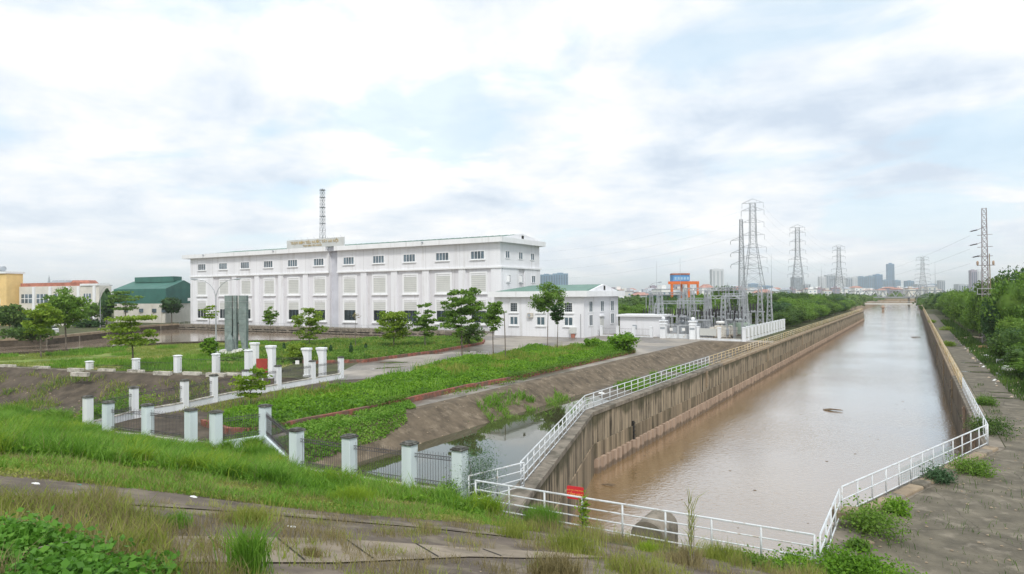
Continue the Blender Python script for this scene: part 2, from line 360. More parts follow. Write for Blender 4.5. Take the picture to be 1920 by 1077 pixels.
class MB:
    def __init__(s): s.v = []; s.f = []

    def add(s, vs, fs):
        n = len(s.v); s.v += [tuple(v) for v in vs]; s.f += [tuple(i + n for i in f) for f in fs]; return s

    def box(s, x0, y0, z0, x1, y1, z1):
        return s.add([(x0, y0, z0), (x1, y0, z0), (x1, y1, z0), (x0, y1, z0), (x0, y0, z1), (x1, y0, z1), (x1, y1, z1), (x0, y1, z1)],
                     [(0, 3, 2, 1), (4, 5, 6, 7), (0, 1, 5, 4), (1, 2, 6, 5), (2, 3, 7, 6), (3, 0, 4, 7)])

    def cbox(s, c, w, d, h, rot=0, taper=1.0):   # c = centre of the base
        co, si = math.cos(rot), math.sin(rot); vs = []
        for k, zz in ((1, 0), (taper, h)):
            for a, b in ((-1, -1), (1, -1), (1, 1), (-1, 1)):
                x, y = a * w / 2 * k, b * d / 2 * k
                vs.append((c[0] + x * co - y * si, c[1] + x * si + y * co, c[2] + zz))
        return s.add(vs, [(0, 3, 2, 1), (4, 5, 6, 7), (0, 1, 5, 4), (1, 2, 6, 5), (2, 3, 7, 6), (3, 0, 4, 7)])

    def bevbox(s, c, w, d, h, b=.02, rot=0):     # upright box with chamfered vertical edges and top
        co, si = math.cos(rot), math.sin(rot); vs = []; w2, d2 = w / 2, d / 2
        ring = lambda q: [(-w2 + q, -d2), (w2 - q, -d2), (w2, -d2 + q), (w2, d2 - q), (w2 - q, d2), (-w2 + q, d2), (-w2, d2 - q), (-w2, -d2 + q)]
        rings = [(ring(b), 0, 1), (ring(b), h - b, 1), (ring(b), h, 1 - 2 * b / w)]
        for rr, zz, k in rings:
            for x, y in rr:
                x *= k; y *= k; vs.append((c[0] + x * co - y * si, c[1] + x * si + y * co, c[2] + zz))
        fs = []
        for k in (0, 1):
            for i in range(8): j = (i + 1) % 8; fs.append((k * 8 + i, k * 8 + j, k * 8 + 8 + j, k * 8 + 8 + i))
        fs.append(tuple(range(16, 24))); fs.append(tuple(range(7, -1, -1)))
        return s.add(vs, fs)

    def tube(s, p0, p1, r0, r1=None, n=6, caps=True):
        p0, p1 = Vector(p0), Vector(p1); r1 = r0 if r1 is None else r1; d = (p1 - p0)
        if d.length < 1e-6: return s
        d.normalize(); a = d.orthogonal().normalized(); b = d.cross(a); vs = []
        for p, r in ((p0, r0), (p1, r1)):
            for i in range(n):
                t = 2 * math.pi * i / n + math.pi / 4; vs.append(p + (a * math.cos(t) + b * math.sin(t)) * r)
        fs = [(i, (i + 1) % n, n + (i + 1) % n, n + i) for i in range(n)]
        if caps: fs += [tuple(range(n - 1, -1, -1)), tuple(range(n, 2 * n))]
        return s.add(vs, fs)

    def path(s, pts, rs, n=6):
        pts = [Vector(p) for p in pts]; vs = []; ref = None
        for i, p in enumerate(pts):
            d = (pts[min(i + 1, len(pts) - 1)] - pts[max(i - 1, 0)]).normalized()
            if ref is None: ref = d.orthogonal().normalized()
            a = (ref - d * ref.dot(d)).normalized(); ref = a; b = d.cross(a)
            for k in range(n):
                t = 2 * math.pi * k / n; vs.append(p + (a * math.cos(t) + b * math.sin(t)) * rs[i])
        fs = []
        for i in range(len(pts) - 1):
            for k in range(n): j = (k + 1) % n; fs.append((i * n + k, i * n + j, i * n + n + j, i * n + n + k))
        fs += [tuple(range(n - 1, -1, -1)), tuple(range((len(pts) - 1) * n, len(pts) * n))]
        return s.add(vs, fs)

    def prism(s, poly, z0, z1):
        n = len(poly)
        a = sum(poly[i][0] * poly[(i + 1) % n][1] - poly[(i + 1) % n][0] * poly[i][1] for i in range(n))
        if a < 0: poly = poly[::-1]
        z0f = z0 if callable(z0) else (lambda x, y: z0); z1f = z1 if callable(z1) else (lambda x, y: z1)
        vs = [(x, y, z0f(x, y)) for x, y in poly] + [(x, y, z1f(x, y)) for x, y in poly]
        return s.add(vs, [tuple(range(n - 1, -1, -1)), tuple(range(n, 2 * n))] + [(i, (i + 1) % n, n + (i + 1) % n, n + i) for i in range(n)])

    def lathe(s, c, prof, n=10):    # profile of (r, z)
        vs = []; m = len(prof)
        for r, z in prof:
            for k in range(n): t = 2 * math.pi * k / n; vs.append((c[0] + r * math.cos(t), c[1] + r * math.sin(t), c[2] + z))
        fs = [(i * n + k, i * n + (k + 1) % n, i * n + n + (k + 1) % n, i * n + n + k) for i in range(m - 1) for k in range(n)]
        fs += [tuple(range(n - 1, -1, -1)), tuple(range((m - 1) * n, m * n))]
        return s.add(vs, fs)

    def mesh(s, name, mt, smooth=False, off=(0, 0, 0)):
        me = bpy.data.meshes.new(name)
        me.from_pydata([(v[0] - off[0], v[1] - off[1], v[2] - off[2]) for v in s.v], [], s.f)
        if mt: me.materials.append(mt)
        if smooth: me.polygons.foreach_set('use_smooth', [True] * len(me.polygons))
        return me

    def build(s, name, mt, parent=None, smooth=False, **kw):
        off = parent_loc(parent) if parent else (0, 0, 0)
        o = bpy.data.objects.new(name, s.mesh(name, mt, smooth, off)); COL.objects.link(o)
        if parent: o.parent = parent
        return tag(o, **kw)


def parent_loc(p):
    l = Vector((0, 0, 0))
    while p: l += p.location; p = p.parent
    return l


def place(name, me, parent, loc, rot=0, **kw):    # one more object on a shared mesh, loc in world space
    o = bpy.data.objects.new(name, me); COL.objects.link(o)
    if parent: o.parent = parent; o.location = Vector(loc) - parent_loc(parent)
    else: o.location = loc
    o.rotation_euler = (0, 0, rot)
    return tag(o, **kw)


def copy_tree(o, parent=None):
    c = o.copy(); COL.objects.link(c)
    if parent: c.parent = parent
    for ch in list(o.children): copy_tree(ch, c)
    return c


def npmesh(name, V, F, mt, parent=None, smooth=False, **kw):   # V (n,3), F list of (m,k) index arrays
    me = bpy.data.meshes.new(name); me.vertices.add(len(V)); me.vertices.foreach_set('co', np.asarray(V, np.float32).ravel())
    li = np.concatenate([f.ravel() for f in F]); tot = np.concatenate([np.full(len(f), f.shape[1]) for f in F]); st = np.concatenate([[0], np.cumsum(tot)[:-1]])
    me.loops.add(len(li)); me.loops.foreach_set('vertex_index', li.astype(np.int32))
    me.polygons.add(len(tot)); me.polygons.foreach_set('loop_start', st.astype(np.int32)); me.polygons.foreach_set('loop_total', tot.astype(np.int32))
    if smooth: me.polygons.foreach_set('use_smooth', np.ones(len(tot), bool))
    me.materials.append(mt); me.update(calc_edges=True)
    if name is None: return me
    o = bpy.data.objects.new(name, me); COL.objects.link(o)
    if parent: o.parent = parent
    return tag(o, **kw)


def in_poly(x, y, poly):
    c = np.zeros(np.shape(x), bool); n = len(poly)
    for i in range(n):
        x0, y0 = poly[i][:2]; x1, y1 = poly[(i + 1) % n][:2]
        if y0 == y1: continue
        k = ((y0 > y) != (y1 > y)) & (x < (x1 - x0) * (y - y0) / (y1 - y0) + x0)
        c ^= k
    return c


def sample_poly(poly, density, g=rng, cap=400000):
    P = np.array([p[:2] for p in poly], float); lo, hi = P.min(0), P.max(0)
    n = int(min(cap, density * (hi - lo).prod()))
    q = g.random((n, 2)) * (hi - lo) + lo
    return q[in_poly(q[:, 0], q[:, 1], poly)]


def resample(poly, step):
    out = []; n = len(poly)
    for i in range(n):
        a, b = Vector(poly[i][:2]), Vector(poly[(i + 1) % n][:2]); k = max(1, int((b - a).length / step))
        for j in range(k): out.append(tuple(a.lerp(b, j / k)))
    return out


def sheet(name, poly, zf, step, mt, holes=(), lines=(), grids=None, lift=0.0, **kw):
    verts = []; edges = []

    def loop(p, st):
        p = resample(p, st) if st else [tuple(q[:2]) for q in p]; n0 = len(verts); verts.extend(p)
        edges.extend((n0 + i, n0 + (i + 1) % len(p)) for i in range(len(p)))
    loop(poly, step if grids is None else None)
    for h in holes: loop(h, 3 if grids else step)
    for ln in lines:
        for a, b in zip(ln[:-1], ln[1:]):
            a, b = Vector(a), Vector(b); k = max(1, int((b - a).length / 3)); n0 = len(verts)
            verts.extend(tuple(a.lerp(b, j / k)) for j in range(k + 1)); edges.extend((n0 + j, n0 + j + 1) for j in range(k))
    gs = grids or [(min(p[0] for p in poly), min(p[1] for p in poly), max(p[0] for p in poly), max(p[1] for p in poly), step)]
    for i, (x0, y0, x1, y1, st) in enumerate(gs):
        gx, gy = np.meshgrid(np.arange(x0 + st / 2, x1, st), np.arange(y0 + st / 2, y1, st)); gx, gy = gx.ravel(), gy.ravel()
        gx = gx + (rng.random(gx.shape) - .5) * st * .3; gy = gy + (rng.random(gy.shape) - .5) * st * .3
        k = in_poly(gx, gy, poly)
        for h in holes: k &= ~in_poly(gx, gy, h)
        for (a0, b0, a1, b1, s2) in gs[:i]: k &= ~((gx > a0) & (gx < a1) & (gy > b0) & (gy < b1))
        verts.extend(zip(gx[k].tolist(), gy[k].tolist()))
    v, e, f, *_ = delaunay_2d_cdt([Vector(p) for p in verts], edges, [], 0, 1e-4)
    V = np.array([(p.x, p.y) for p in v]); F = np.array([list(t) for t in f if len(t) == 3])
    C = V[F].mean(1); k = in_poly(C[:, 0], C[:, 1], poly)
    for h in holes: k &= ~in_poly(C[:, 0], C[:, 1], h)
    F = F[k]; a = V[F]; cr = (a[:, 1, 0] - a[:, 0, 0]) * (a[:, 2, 1] - a[:, 0, 1]) - (a[:, 1, 1] - a[:, 0, 1]) * (a[:, 2, 0] - a[:, 0, 0])
    F[cr < 0] = F[cr < 0][:, ::-1]
    Z = (zf(V[:, 0], V[:, 1]) if callable(zf) else np.full(len(V), float(zf))) + lift
    return npmesh(name, np.column_stack([V, Z]), [F], mt, smooth=True, **kw)


def quad_leaves(P, size, g, up=.3, asp=.55):
    n = len(P); nr = g.normal(size=(n, 3)); nr[:, 2] = np.abs(nr[:, 2]) + up; nr /= np.linalg.norm(nr, axis=1)[:, None]
    t = g.normal(size=(n, 3)); t -= nr * (t * nr).sum(1)[:, None]; t /= np.linalg.norm(t, axis=1)[:, None]; b = np.cross(nr, t)
    s = size[:, None] if np.ndim(size) else size
    V = np.stack([P - t * s * .5, P + b * s * .5 * asp, P + t * s * .5 - nr * s * .12, P - b * s * .5 * asp], 1).reshape(-1, 3)
    return V, np.arange(n * 4).reshape(-1, 4)


def blades(P, h, w, g, lean=.35, wind=(0, 0)):
    n = len(P); a = g.random(n) * 2 * np.pi; la = g.random(n) * 2 * np.pi; lm = lean * (.3 + g.random(n)) * h
    L = np.column_stack([np.cos(la) * lm + wind[0] * h, np.sin(la) * lm + wind[1] * h, np.zeros(n)]); S_ = np.column_stack([np.cos(a), np.sin(a), np.zeros(n)]) * (w / 2)[:, None]
    U = np.zeros((n, 3)); U[:, 2] = h
    V = np.stack([P - S_, P + S_, P + U * .6 + L * .3 + S_ * .8, P + U * .6 + L * .3 - S_ * .8, P + U * .95 + L], 1).reshape(-1, 3)
    i = np.arange(n)[:, None] * 5
    return V, [np.concatenate([i, i + 1, i + 2, i + 3], 1), np.concatenate([i + 3, i + 2, i + 4], 1)]


def stuff_blades(name, poly, dens, h, w, mt, label, lean=.35, clump=0, g=rng, cat='grass', patch=None, zf=hz):
    q = sample_poly(poly, dens, g)
    if clump:
        k = np.array([noise.noise(Vector((x * clump, y * clump, 3.3))) for x, y in q]); q = q[k > (patch if patch is not None else -.05)]
        hh = None
    P = np.column_stack([q, zf(q[:, 0], q[:, 1]) - .02]); n = len(P)
    if n == 0: return
    vv = np.array([noise.noise(Vector((x * .7, y * .7, 9.1))) for x, y in q])
    v2 = np.array([noise.noise(Vector((x * 2.6, y * 2.6, 5.1))) for x, y in q]) if n < 160000 else 0
    H = (h[0] + (h[1] - h[0]) * g.random(n)) * np.clip(1 + vv * .9 + v2 * .9, .25, 2.0)
    V, F = blades(P, H, w * (.6 + .8 * g.random(n)), g, lean)
    return npmesh(name, V, F, mt, label=label, cat=cat, kind='stuff')


def lattice(legs, br, base, top, w0, w1, n, r=.06, rb=.035, d0=None, d1=None, cross=True, horiz=True):
    """four-legged lattice mast; base, top are centre points"""
    base, top = Vector(base), Vector(top); d0 = d0 or w0; d1 = d1 or w1
    cor = [(-1, -1), (1, -1), (1, 1), (-1, 1)]
    ring = lambda t: [base.lerp(top, t) + Vector((a * (w0 + (w1 - w0) * t) / 2, b * (d0 + (d1 - d0) * t) / 2, 0)) for a, b in cor]
    for k in range(4):
        legs.append((ring(0)[k], ring(1)[k]))
    for i in range(n):
        # panel heights shrink with the width
        A, B = ring(i / n), ring((i + 1) / n)
        for k in range(4):
            j = (k + 1) % 4
            br.tube(A[k], B[j], rb, n=3, caps=False)
            if cross: br.tube(A[j], B[k], rb, n=3, caps=False)
            if horiz: br.tube(B[k], B[j], rb, n=3, caps=False)


# ================================================================== SETTING: ground, water, paving
def offs(pts, d):          # offset an open polyline to its left by d
    out = []
    for i, p in enumerate(pts):
        a = Vector(pts[max(i - 1, 0)]); b = Vector(pts[min(i + 1, len(pts) - 1)]); p = Vector(p)
        n1 = (p - a).normalized() if i > 0 else (b - p).normalized(); n2 = (b - p).normalized() if i < len(pts) - 1 else n1
        t = (n1 + n2).normalized(); nn = Vector((-t.y, t.x)); k = 1 / max(.4, nn.dot(Vector((-n1.y, n1.x))))
        out.append(tuple(p + nn * d * k))
    return out


WT = .9
LO = offs(RIML, WT); RO = offs(RIMR, -WT)
FRONT_Y = 22.4
canal_hole = [(LO[0][0], FRONT_Y)] + LO[1:] + [(-20.9, 346), (-34, 347), (-34, 900), (2.3, 900), (4.1, 640)] + RO[-2:0:-1] + [(RO[0][0], FRONT_Y)]
FARW = [(-172, 35), (-163.6, 61.2), (-158.5, 73), (-172.2, 93), (-190.5, 110.2), (-196.6, 121.9), (-197, 128.4)]
NEARW = [(-125, 25), (-117.5, 44), (-115.5, 58), (-115.9, 71.9), (-111.3, 79.3), (-103.7, 85), (-91.7, 92), (-82.2, 101), (-82.2, 126)]
basin = NEARW[:-1] + [(-82.2, 128.5), (-197, 128.5)] + FARW[-2::-1]
far = 16000
pond_lines = [[(-31.6, 24.6), (-31.6, 119)], [(-28, 24.6), (-28, 119)], [(-31.6, 24.6), (-15.2, 24.6)], [(-31.6, 119), (-20.95, 119)], [(-60, 22.3), (30, 22.3)]]
pond_hole = [(-32.4, 26.4), (-32.4, 120.8), (-20.9, 120.8), (-20.9, 44.8), (-15.7, 27.2), (-15.5, 26.4)]
ditch = [(-127, 26), (-48.2, 26), (-48.6, 31.5), (-49.8, 36), (-50.8, 43.4), (-51.8, 49.2), (-57, 48.6), (-60, 47.4), (-80, 42.2), (-99, 39.2), (-127, 36.4)]
sheet('ground', [(-far, -200), (far, -200), (far, far), (-far, far)], hz, 1.2, M_ground, holes=[canal_hole, basin, pond_hole, ditch], lines=[[(-60, 22.3), (30, 22.3)]],
      grids=[(-100, -6, 12, 62, 1.3), (-150, -40, 60, 125, 5), (-420, -150, 240, 460, 25), (-3000, -190, 3000, 3000, 300)], kind='structure')

cw = watermat('muddy canal water', (.25, .15, .06), .08, 2.4, 3.2, .5, .08, (1, 1, 1), murk=(.30, .19, .085))
o = sheet('canal_water', [(-21, 22.2), (4.2, 22.2), (4.2, 900), (-34.5, 900), (-34.5, 345), (-21, 345)], -4.4, 30, cw, kind='structure')
pw = watermat('still green pond water', (.05, .05, .025), .02, 1.95, .8, .05, .03)
sheet('pond_water', [(-31, 24.9), (-15.6, 24.9), (-20.88, 44.8), (-20.88, 118), (-31, 118)], -1.5, 30, pw, kind='structure')
bw = watermat('basin water', (.24, .185, .14), .08, 1.5, 1.2, .3, .05)
sheet('basin_water', basin, -1.45, 30, bw, kind='structure')

# compound paving with lawns and the right-hand path
sheet('compound_paving', [(-32.5, 24.9), (-32.5, 121), (-21, 121), (-21, 126), (-76, 133), (-81.9, 128), (-81.9, 101), (-92.8, 92.3), (-62, 66), (-52.5, 51), (-50.6, 46), (-49, 38), (-47.4, 27), (-47, 24.8)], hz, 4, M_pave, lift=.012, kind='structure')
sheet('fence_soil', [(-46.8, 25), (-33.5, 25), (-34, 30), (-41.3, 31), (-43.3, 38.7), (-43.5, 47), (-47.2, 53.5), (-50.2, 49.5), (-49.6, 43.4), (-48.6, 36), (-47.2, 31)], hz, 2, M_drain, lift=.03, kind='structure')
sheet('apron_paving', [(-1.6, 22.45), (60, 22.45), (45, 40), (14, 56), (7.6, 66), (6.6, 110), (6.2, 300), (4.2, 300), (4.15, 45.3), (-1.6, 28.3)], hz, 2.5, M_apron, lift=.012, kind='structure')
sheet('pond_bank', [(-32.7, 26), (-28, 26), (-28, 117), (-20.95, 117), (-20.95, 121.2), (-32.9, 121.2)], hz, 1.0, M_bank, lift=.025, lines=[[(-31.6, 26.1), (-31.6, 121)]], kind='structure')
sheet('pond_bed', [(-28, 26), (-15.4, 26), (-20.88, 45), (-20.88, 117), (-28, 117)], hz, 1.0, M_silt, lift=.024, kind='structure')
sheet('drain_bed', [(-128, 25.6), (-47.9, 25.6), (-48.3, 31.5), (-49.5, 36), (-50.5, 43.4), (-51.5, 49.5), (-57, 48.9), (-60, 47.7), (-80, 42.5), (-99, 39.5), (-128, 36.7)], hz, 1.1, M_drain, lift=.02, kind='structure')
# dark concrete slope path below the camera and its paler slabs
pp = [(-140, 872), (-60, 878), (0, 892), (150, 905), (333, 925), (500, 947), (633, 962), (800, 974), (930, 985), (1060, 1004), (1200, 1030), (1330, 1048), (1480, 1076), (1540, 1110), (1500, 1170), (900, 1170), (300, 1130), (-100, 1110), (-140, 950)]
path_poly = [tuple(G(x, y)[:2]) for x, y in pp]
sheet('slope_path', path_poly, hz, .8, M_path, lift=.02, kind='structure')
pl = [(215, 1010), (400, 1011), (633, 1014), (880, 1031), (1060, 1040), (1150, 1049), (978, 1050), (880, 1048), (633, 1060), (240, 1060)]
sheet('pale_strip', [tuple(G(x, y)[:2]) for x, y in pl], hz, .5, M_pale, lift=.045, kind='structure')
pl = [(190, 941), (447, 957), (633, 972), (800, 985), (1000, 1008), (1000, 1014), (800, 993), (633, 979), (447, 963), (200, 947)]
sheet('pale_strip', [tuple(G(x, y)[:2]) for x, y in pl], hz, .5, M_pales, lift=.045, kind='structure')


root_j = None
for i, (xa, ya, xb, yb) in enumerate([(392, 1013, 440, 1056), (520, 1014, 572, 1057), (650, 1017, 700, 1053), (780, 1024, 822, 1049), (905, 1034, 940, 1047), (300, 1012, 330, 1056)]):
    a_, b_ = G(xa, ya), G(xb, yb); d_ = (b_ - a_).normalized(); n_ = Vector((-d_.y, d_.x, 0)) * .018; m = MB()
    ps = [a_.lerp(b_, t / 6) for t in range(7)]; vs = []
    for q in ps: z_ = hzf(q.x, q.y) + .055; vs += [(q.x + n_.x, q.y + n_.y, z_), (q.x - n_.x, q.y - n_.y, z_)]
    m.add(vs, [(2 * t, 2 * t + 1, 2 * t + 3, 2 * t + 2) for t in range(6)]); m.build('slab_joint', M_dark, kind='structure')


# puddles: thin sheets of still water
def puddle(cx, cy, rx, ry, sd, rot=0.0, z=.022):
    g = random.Random(sd); poly = []
    for i in range(26):
        t = 2 * math.pi * i / 26; k = .65 + .5 * noise.noise(Vector((math.cos(t) * 1.6, math.sin(t) * 1.6, sd)))
        x, y = math.cos(t) * rx * k, math.sin(t) * ry * k; poly.append((cx + x * math.cos(rot) - y * math.sin(rot), cy + x * math.sin(rot) + y * math.cos(rot)))
    m = MB(); n = len(poly); m.add([(x, y, z) for x, y in poly], [tuple(range(n))]); return m.build('puddle', MATS['puddle water'], kind='structure')


watermat('puddle water', (.10, .09, .07), .03, 1.6, 1.5, .04, .02)
for i, a in enumerate([(-57, 66, 3.4, 1.1, .7), (-53.5, 61, 3.2, .8, 1.1), (-60.5, 78, 3.5, 1, .9), (-56, 84, 3, 1.3, .3), (-46, 112, 4, 1, .3), (4.9, 37.3, 1.5, .9, .9), (6.3, 69.5, 1.7, .5, .1), (6, 66, 2, .45, 0), (5.7, 86, 2.2, .8, .1), (6.2, 92, 2.2, .7, 0), (5.6, 96.5, 1.8, .5, 0), (5.3, 125, 1.4, 1, 0), (-22.6, 98, .9, 9, 0)]):
    puddle(*a[:4], i + 1.5, a[4], z=-1.28 if i == 12 else .022)


# ================================================================== canal walls
def run_length(pts): return sum((Vector(b) - Vector(a)).length for a, b in zip(pts[:-1], pts[1:]))


def along(pts, s):
    for a, b in zip(pts[:-1], pts[1:]):
        a, b = Vector(a), Vector(b); l = (b - a).length
        if s <= l + 1e-6: return a.lerp(b, s / l), (b - a).normalized()
        s -= l
    return Vector(pts[-1]), (Vector(pts[-1]) - Vector(pts[-2])).normalized()


def canal_wall(name, pts, side, wm, lm, cm, label, plen, pile):
    """side = +1 when land lies to the left of the direction of travel"""
    root = empty(name, (pts[0][0], pts[0][1], 0), label, 'wall')
    has_pile = pile
    for a, b in zip(pts[:-1], pts[1:]):
        a, b = Vector(a), Vector(b); d = (b - a).normalized(); n = Vector((-d.y, d.x)) * side; L = (b - a).length; pile = has_pile and a.y > 44
        k = max(1, round(L / plen)); st = L / k
        core = MB()
        core.prism([tuple(a + n * .10), tuple(b + n * .10), tuple(b + n * WT), tuple(a + n * WT)], -7, -.02); core.build('wall_core', M_walll, root)
        for i in range(k):
            g = .02; p, q = a + d * (i * st + g), a + d * ((i + 1) * st - g)
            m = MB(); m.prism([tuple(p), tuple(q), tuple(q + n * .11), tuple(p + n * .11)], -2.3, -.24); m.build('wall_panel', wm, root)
            m = MB(); m.prism([tuple(p - n * .09), tuple(q - n * .09), tuple(q + n * .11), tuple(p + n * .11)], -3.42 if pile else -6, -2.3); m.build('ledge_panel', lm, root)
            m = MB(); m.prism([tuple(p - n * .06), tuple(q - n * .06), tuple(q + n * (WT - .01)), tuple(p + n * (WT - .01))], -.24, .03 + .01 * (i % 2)); m.build('coping_stone', cm if p.y < 80 else M_copew, root)
        if pile:
            k = int(L / 1.0)
            pm = MB()
            # one trough-shaped sheet pile, 1 m wide
            pr = [(0, .0), (.1, .0), (.16, -.34), (.78, -.34), (.84, 0), (.98, 0), (.98, .1), (0, .1)]
            pm.prism([(x, y) for x, y in pr], -7, -3.36)
            me = pm.mesh('sheet_pile', M_pile)
            rest = MB()
            for i in range(k):
                p = a + d * i * 1.0
                if p.y < 230:
                    ob = place('sheet_pile', me, root, (p.x, p.y, 0), math.atan2(d.y, d.x)); ob.scale = (1, side, 1)
                else:
                    rest.prism([tuple(p + d * x + n * y) for x, y in pr], -7, -3.42)
            if rest.v: rest.build('sheet_pile_row', M_pile, root, kind='stuff')
    return root


wl = canal_wall('canal_wall', RIML, 1, M_wall, M_walll, M_cope, 'left canal wall of streaked concrete above a row of brown sheet piles', 5.5, True)
wr = canal_wall('canal_wall', RIMR, -1, M_rwall, M_rwall, M_cope, 'right canal wall of smooth brown concrete beside the dark path', 9, False)
# end wall under the near railing and the wall ends
root = empty('canal_end_wall', (-8, 22.4, 0), 'concrete end wall of the canal under the nearest white railing', 'wall')
for i in range(4):
    x0, x1 = -14.2 + i * 3.15, -14.2 + (i + 1) * 3.15 - .04
    MB().box(x0, 21.9, -7, x1, 22.4, .02 + .01 * (i % 2)).build('wall_panel', M_cope, root)
MB().box(-34, 345, -7, -20.9, 346, .1).build('wall_panel', M_walll, wl)
MB().prism([(-14.35, 25.9), (-13.35, 22.45), (-14.25, 22.45), (-15.3, 25.6)], -.2, .06).build('coping_stone', M_cope, wl)
# banks of the wide water far up the canal
mm = MB(); mm.box(-34.6, 899.5, -7, 4.2, 901, .2); mm.box(2.4, 640, -7, 4.3, 900, .3); mm.box(-34.6, 346, -7, -34, 900, .2); tag(mm.build('bank_wall', M_copew), kind='structure')
# pipes fixed to the walls
for i, (X, Y, z0, z1, s_) in enumerate([(-20.0, 75.6, -1.9, -.1, 1), (-20.0, 52.7, -3.6, -1.9, 1), (-20.0, 112, -2.4, -.1, 1), (-20.0, 150, -2.4, -.1, 1), (3.2, 62, -3.9, -.25, -1), (3.2, 82, -4, -.4, -1), (3.2, 105, -4, -.4, -1), (3.2, 135, -4, -.4, -1), (3.2, 52, -4, -.9, -1)]):
    m = MB(); m.cbox((X + .09 * s_, Y, z0), .14, .26, z1 - z0)
    for q in range(5): zz = z0 + .2 + (z1 - z0 - .4) * q / 4; m.cbox((X + .17 * s_, Y, zz), .08, .4, .06)
    if s_ > 0: lab = ['short pale drain pipe near the top of the left canal wall', 'dark leaking drain chute low on the left canal wall', 'pale drain pipe on the left canal wall below the rusty railing', 'farther pale drain pipe on the left canal wall'][i]
    else: lab = ['tall pale gauge board nearest the camera on the right canal wall', 'second tall gauge board on the right canal wall', 'third gauge board up the right canal wall', 'farthest gauge board up the right canal wall', 'low pipe beside the nearest gauge on the right canal wall'][i - 4]
    m.build('drain_pipe' if s_ > 0 else 'gauge_board', M_dark if i == 1 else (M_pile if i in (4, 8) else M_copew), label=lab, cat='pipe' if s_ > 0 else 'gauge')


# ================================================================== railings
def railing(name, pts, heights, spacing, mt, label, r=.036, zf=lambda x, y: .04, pr=.04, net=None):
    root = empty(name, (pts[0][0], pts[0][1], 0), label, 'railing')
    H = heights[0]; pm = MB(); pm.tube((0, 0, 0), (0, 0, H + .01), pr * .85, n=6); me = pm.mesh('post', mt, True)
    L = run_length(pts); k = max(1, round(L / spacing)); cnt = 0; rest = MB()
    for i in range(k + 1):
        p, d = along(pts, L * i / k)
        if cnt < 290: place('post', me, root, (p.x, p.y, zf(p.x, p.y))); cnt += 1
        else: rest.tube((p.x, p.y, 0), (p.x, p.y, H), pr, n=4)
    if rest.v: rest.build('post_row', mt, root, kind='stuff')
    for h in heights:
        m = MB()
        for a, b in zip(pts[:-1], pts[1:]):
            m.tube((a[0], a[1], zf(*a) + h), (b[0], b[1], zf(*b) + h), r * (1.0 if h == H else .72), n=6)
        m.build('rail', mt, root, smooth=False)
    return root


HS = [1.13, .78, .44, .12]; H3 = [1.13, .64, .14]
LR = offs(RIML, .55); RR = offs(RIMR, -.12)
railing('canal_railing', [LR[1], LR[2]], HS, 1.35, M_white, 'white railing on the oblique near end of the left canal wall')
railing('canal_railing', [LR[2], (LR[2][0], 79)], HS, 1.55, M_white, 'white railing along the left canal wall from the bend to the rusty stretch')
railing('canal_railing', [(LR[2][0], 79.2), (LR[2][0], 190)], HS, 1.9, M_rust, 'yellowed rusty railing along the left canal wall past the substation', r=.045, pr=.05)
railing('canal_railing', [(LR[2][0], 190.3), (LR[2][0], 344)], HS[:3], 2.2, M_rust, 'far end of the rusty railing on the left canal wall by the trees', r=.05, pr=.06)
railing('stair_railing', [(-14.75, 25.7), (-15.6, 22.7)], HS, 1.5, M_white, 'short white railing from the canal corner down to the grass slope')
railing('front_railing', [(-15.0, 22.3), (-2.7, 22.3)], HS, 1.54, M_white, 'nearest white railing running across the end of the canal', r=.036, pr=.042)
railing('side_railing', [(-2.55, 22.4), (-2.5, 27.9)], H3, 1.4, M_white, 'short white railing between the near corner post and the block at right')
railing('side_railing', [(-2.45, 28.3), (3.3, 45.2)], H3, 1.42, M_white, 'white oblique railing beside the dark apron with netting on part of it')
railing('side_railing', [(3.35, 45.3), (3.4, 69)], H3, 1.5, M_white, 'white railing receding along the right canal wall from the corner post')
railing('side_railing', [(3.4, 69.3), (3.4, 180)], H3, 2.0, M_rust, 'yellowed railing receding along the right canal wall beyond the white one', r=.045, pr=.05)
railing('side_railing', [(3.4, 180.5), (3.4, 560)], HS[:3], 3.0, M_rust, 'far railing on the right canal wall running up to the bridge', r=.05, pr=.06)
# green shade netting tied to the railing
g_ = leafmat('green netting', (.25, .45, .38), (.30, .5, .44), (.35, .55, .48), .5)
m = MB()
A, B = Vector((-.62, 33.7)), Vector((1.55, 40.1))
for i in range(28):
    for q in range(2):
        p = A.lerp(B, i / 27); m.tube((p.x - .05, p.y, .15), (p.x - .05 + .02 * math.sin(i), p.y, .82), .006, n=3)
for k in range(7): m.tube((A.x - .05, A.y, .15 + k * .11), (B.x - .05, B.y, .15 + k * .11), .006, n=3)
m.build('netting', g_, label='thin green netting tied to the oblique white railing at right', cat='netting')
# concrete block and kerb under the oblique right railing
root = empty('kerb_block', (-2.2, 28, 0), 'cracked tan concrete block at the foot of the oblique right railing', 'block')
MB().cbox((-2.1, 28.15, -.02), 1.3, .9, .42, .3).build('block', M_copew, root)
MB().cbox((-1.95, 27.5, -.02), 1.1, .5, .22, .2).build('step', M_cope, root)
root = empty('stone_kerb', (0, 36, 0), 'rough stone kerb running under the oblique right railing', 'kerb')
d = Vector((5.8, 16.9)).normalized(); n = Vector((d.y, -d.x))
for i in range(17):
    p = Vector((-2.2, 29.2)) + d * i * .98 + n * .45
    MB().bevbox((p.x, p.y, -.05), .94, .55, .2 + .07 * random.random(), .04, math.atan2(d.y, d.x) + random.uniform(-.03, .03)).build('stone', M_copew if i % 3 else M_cope, root)

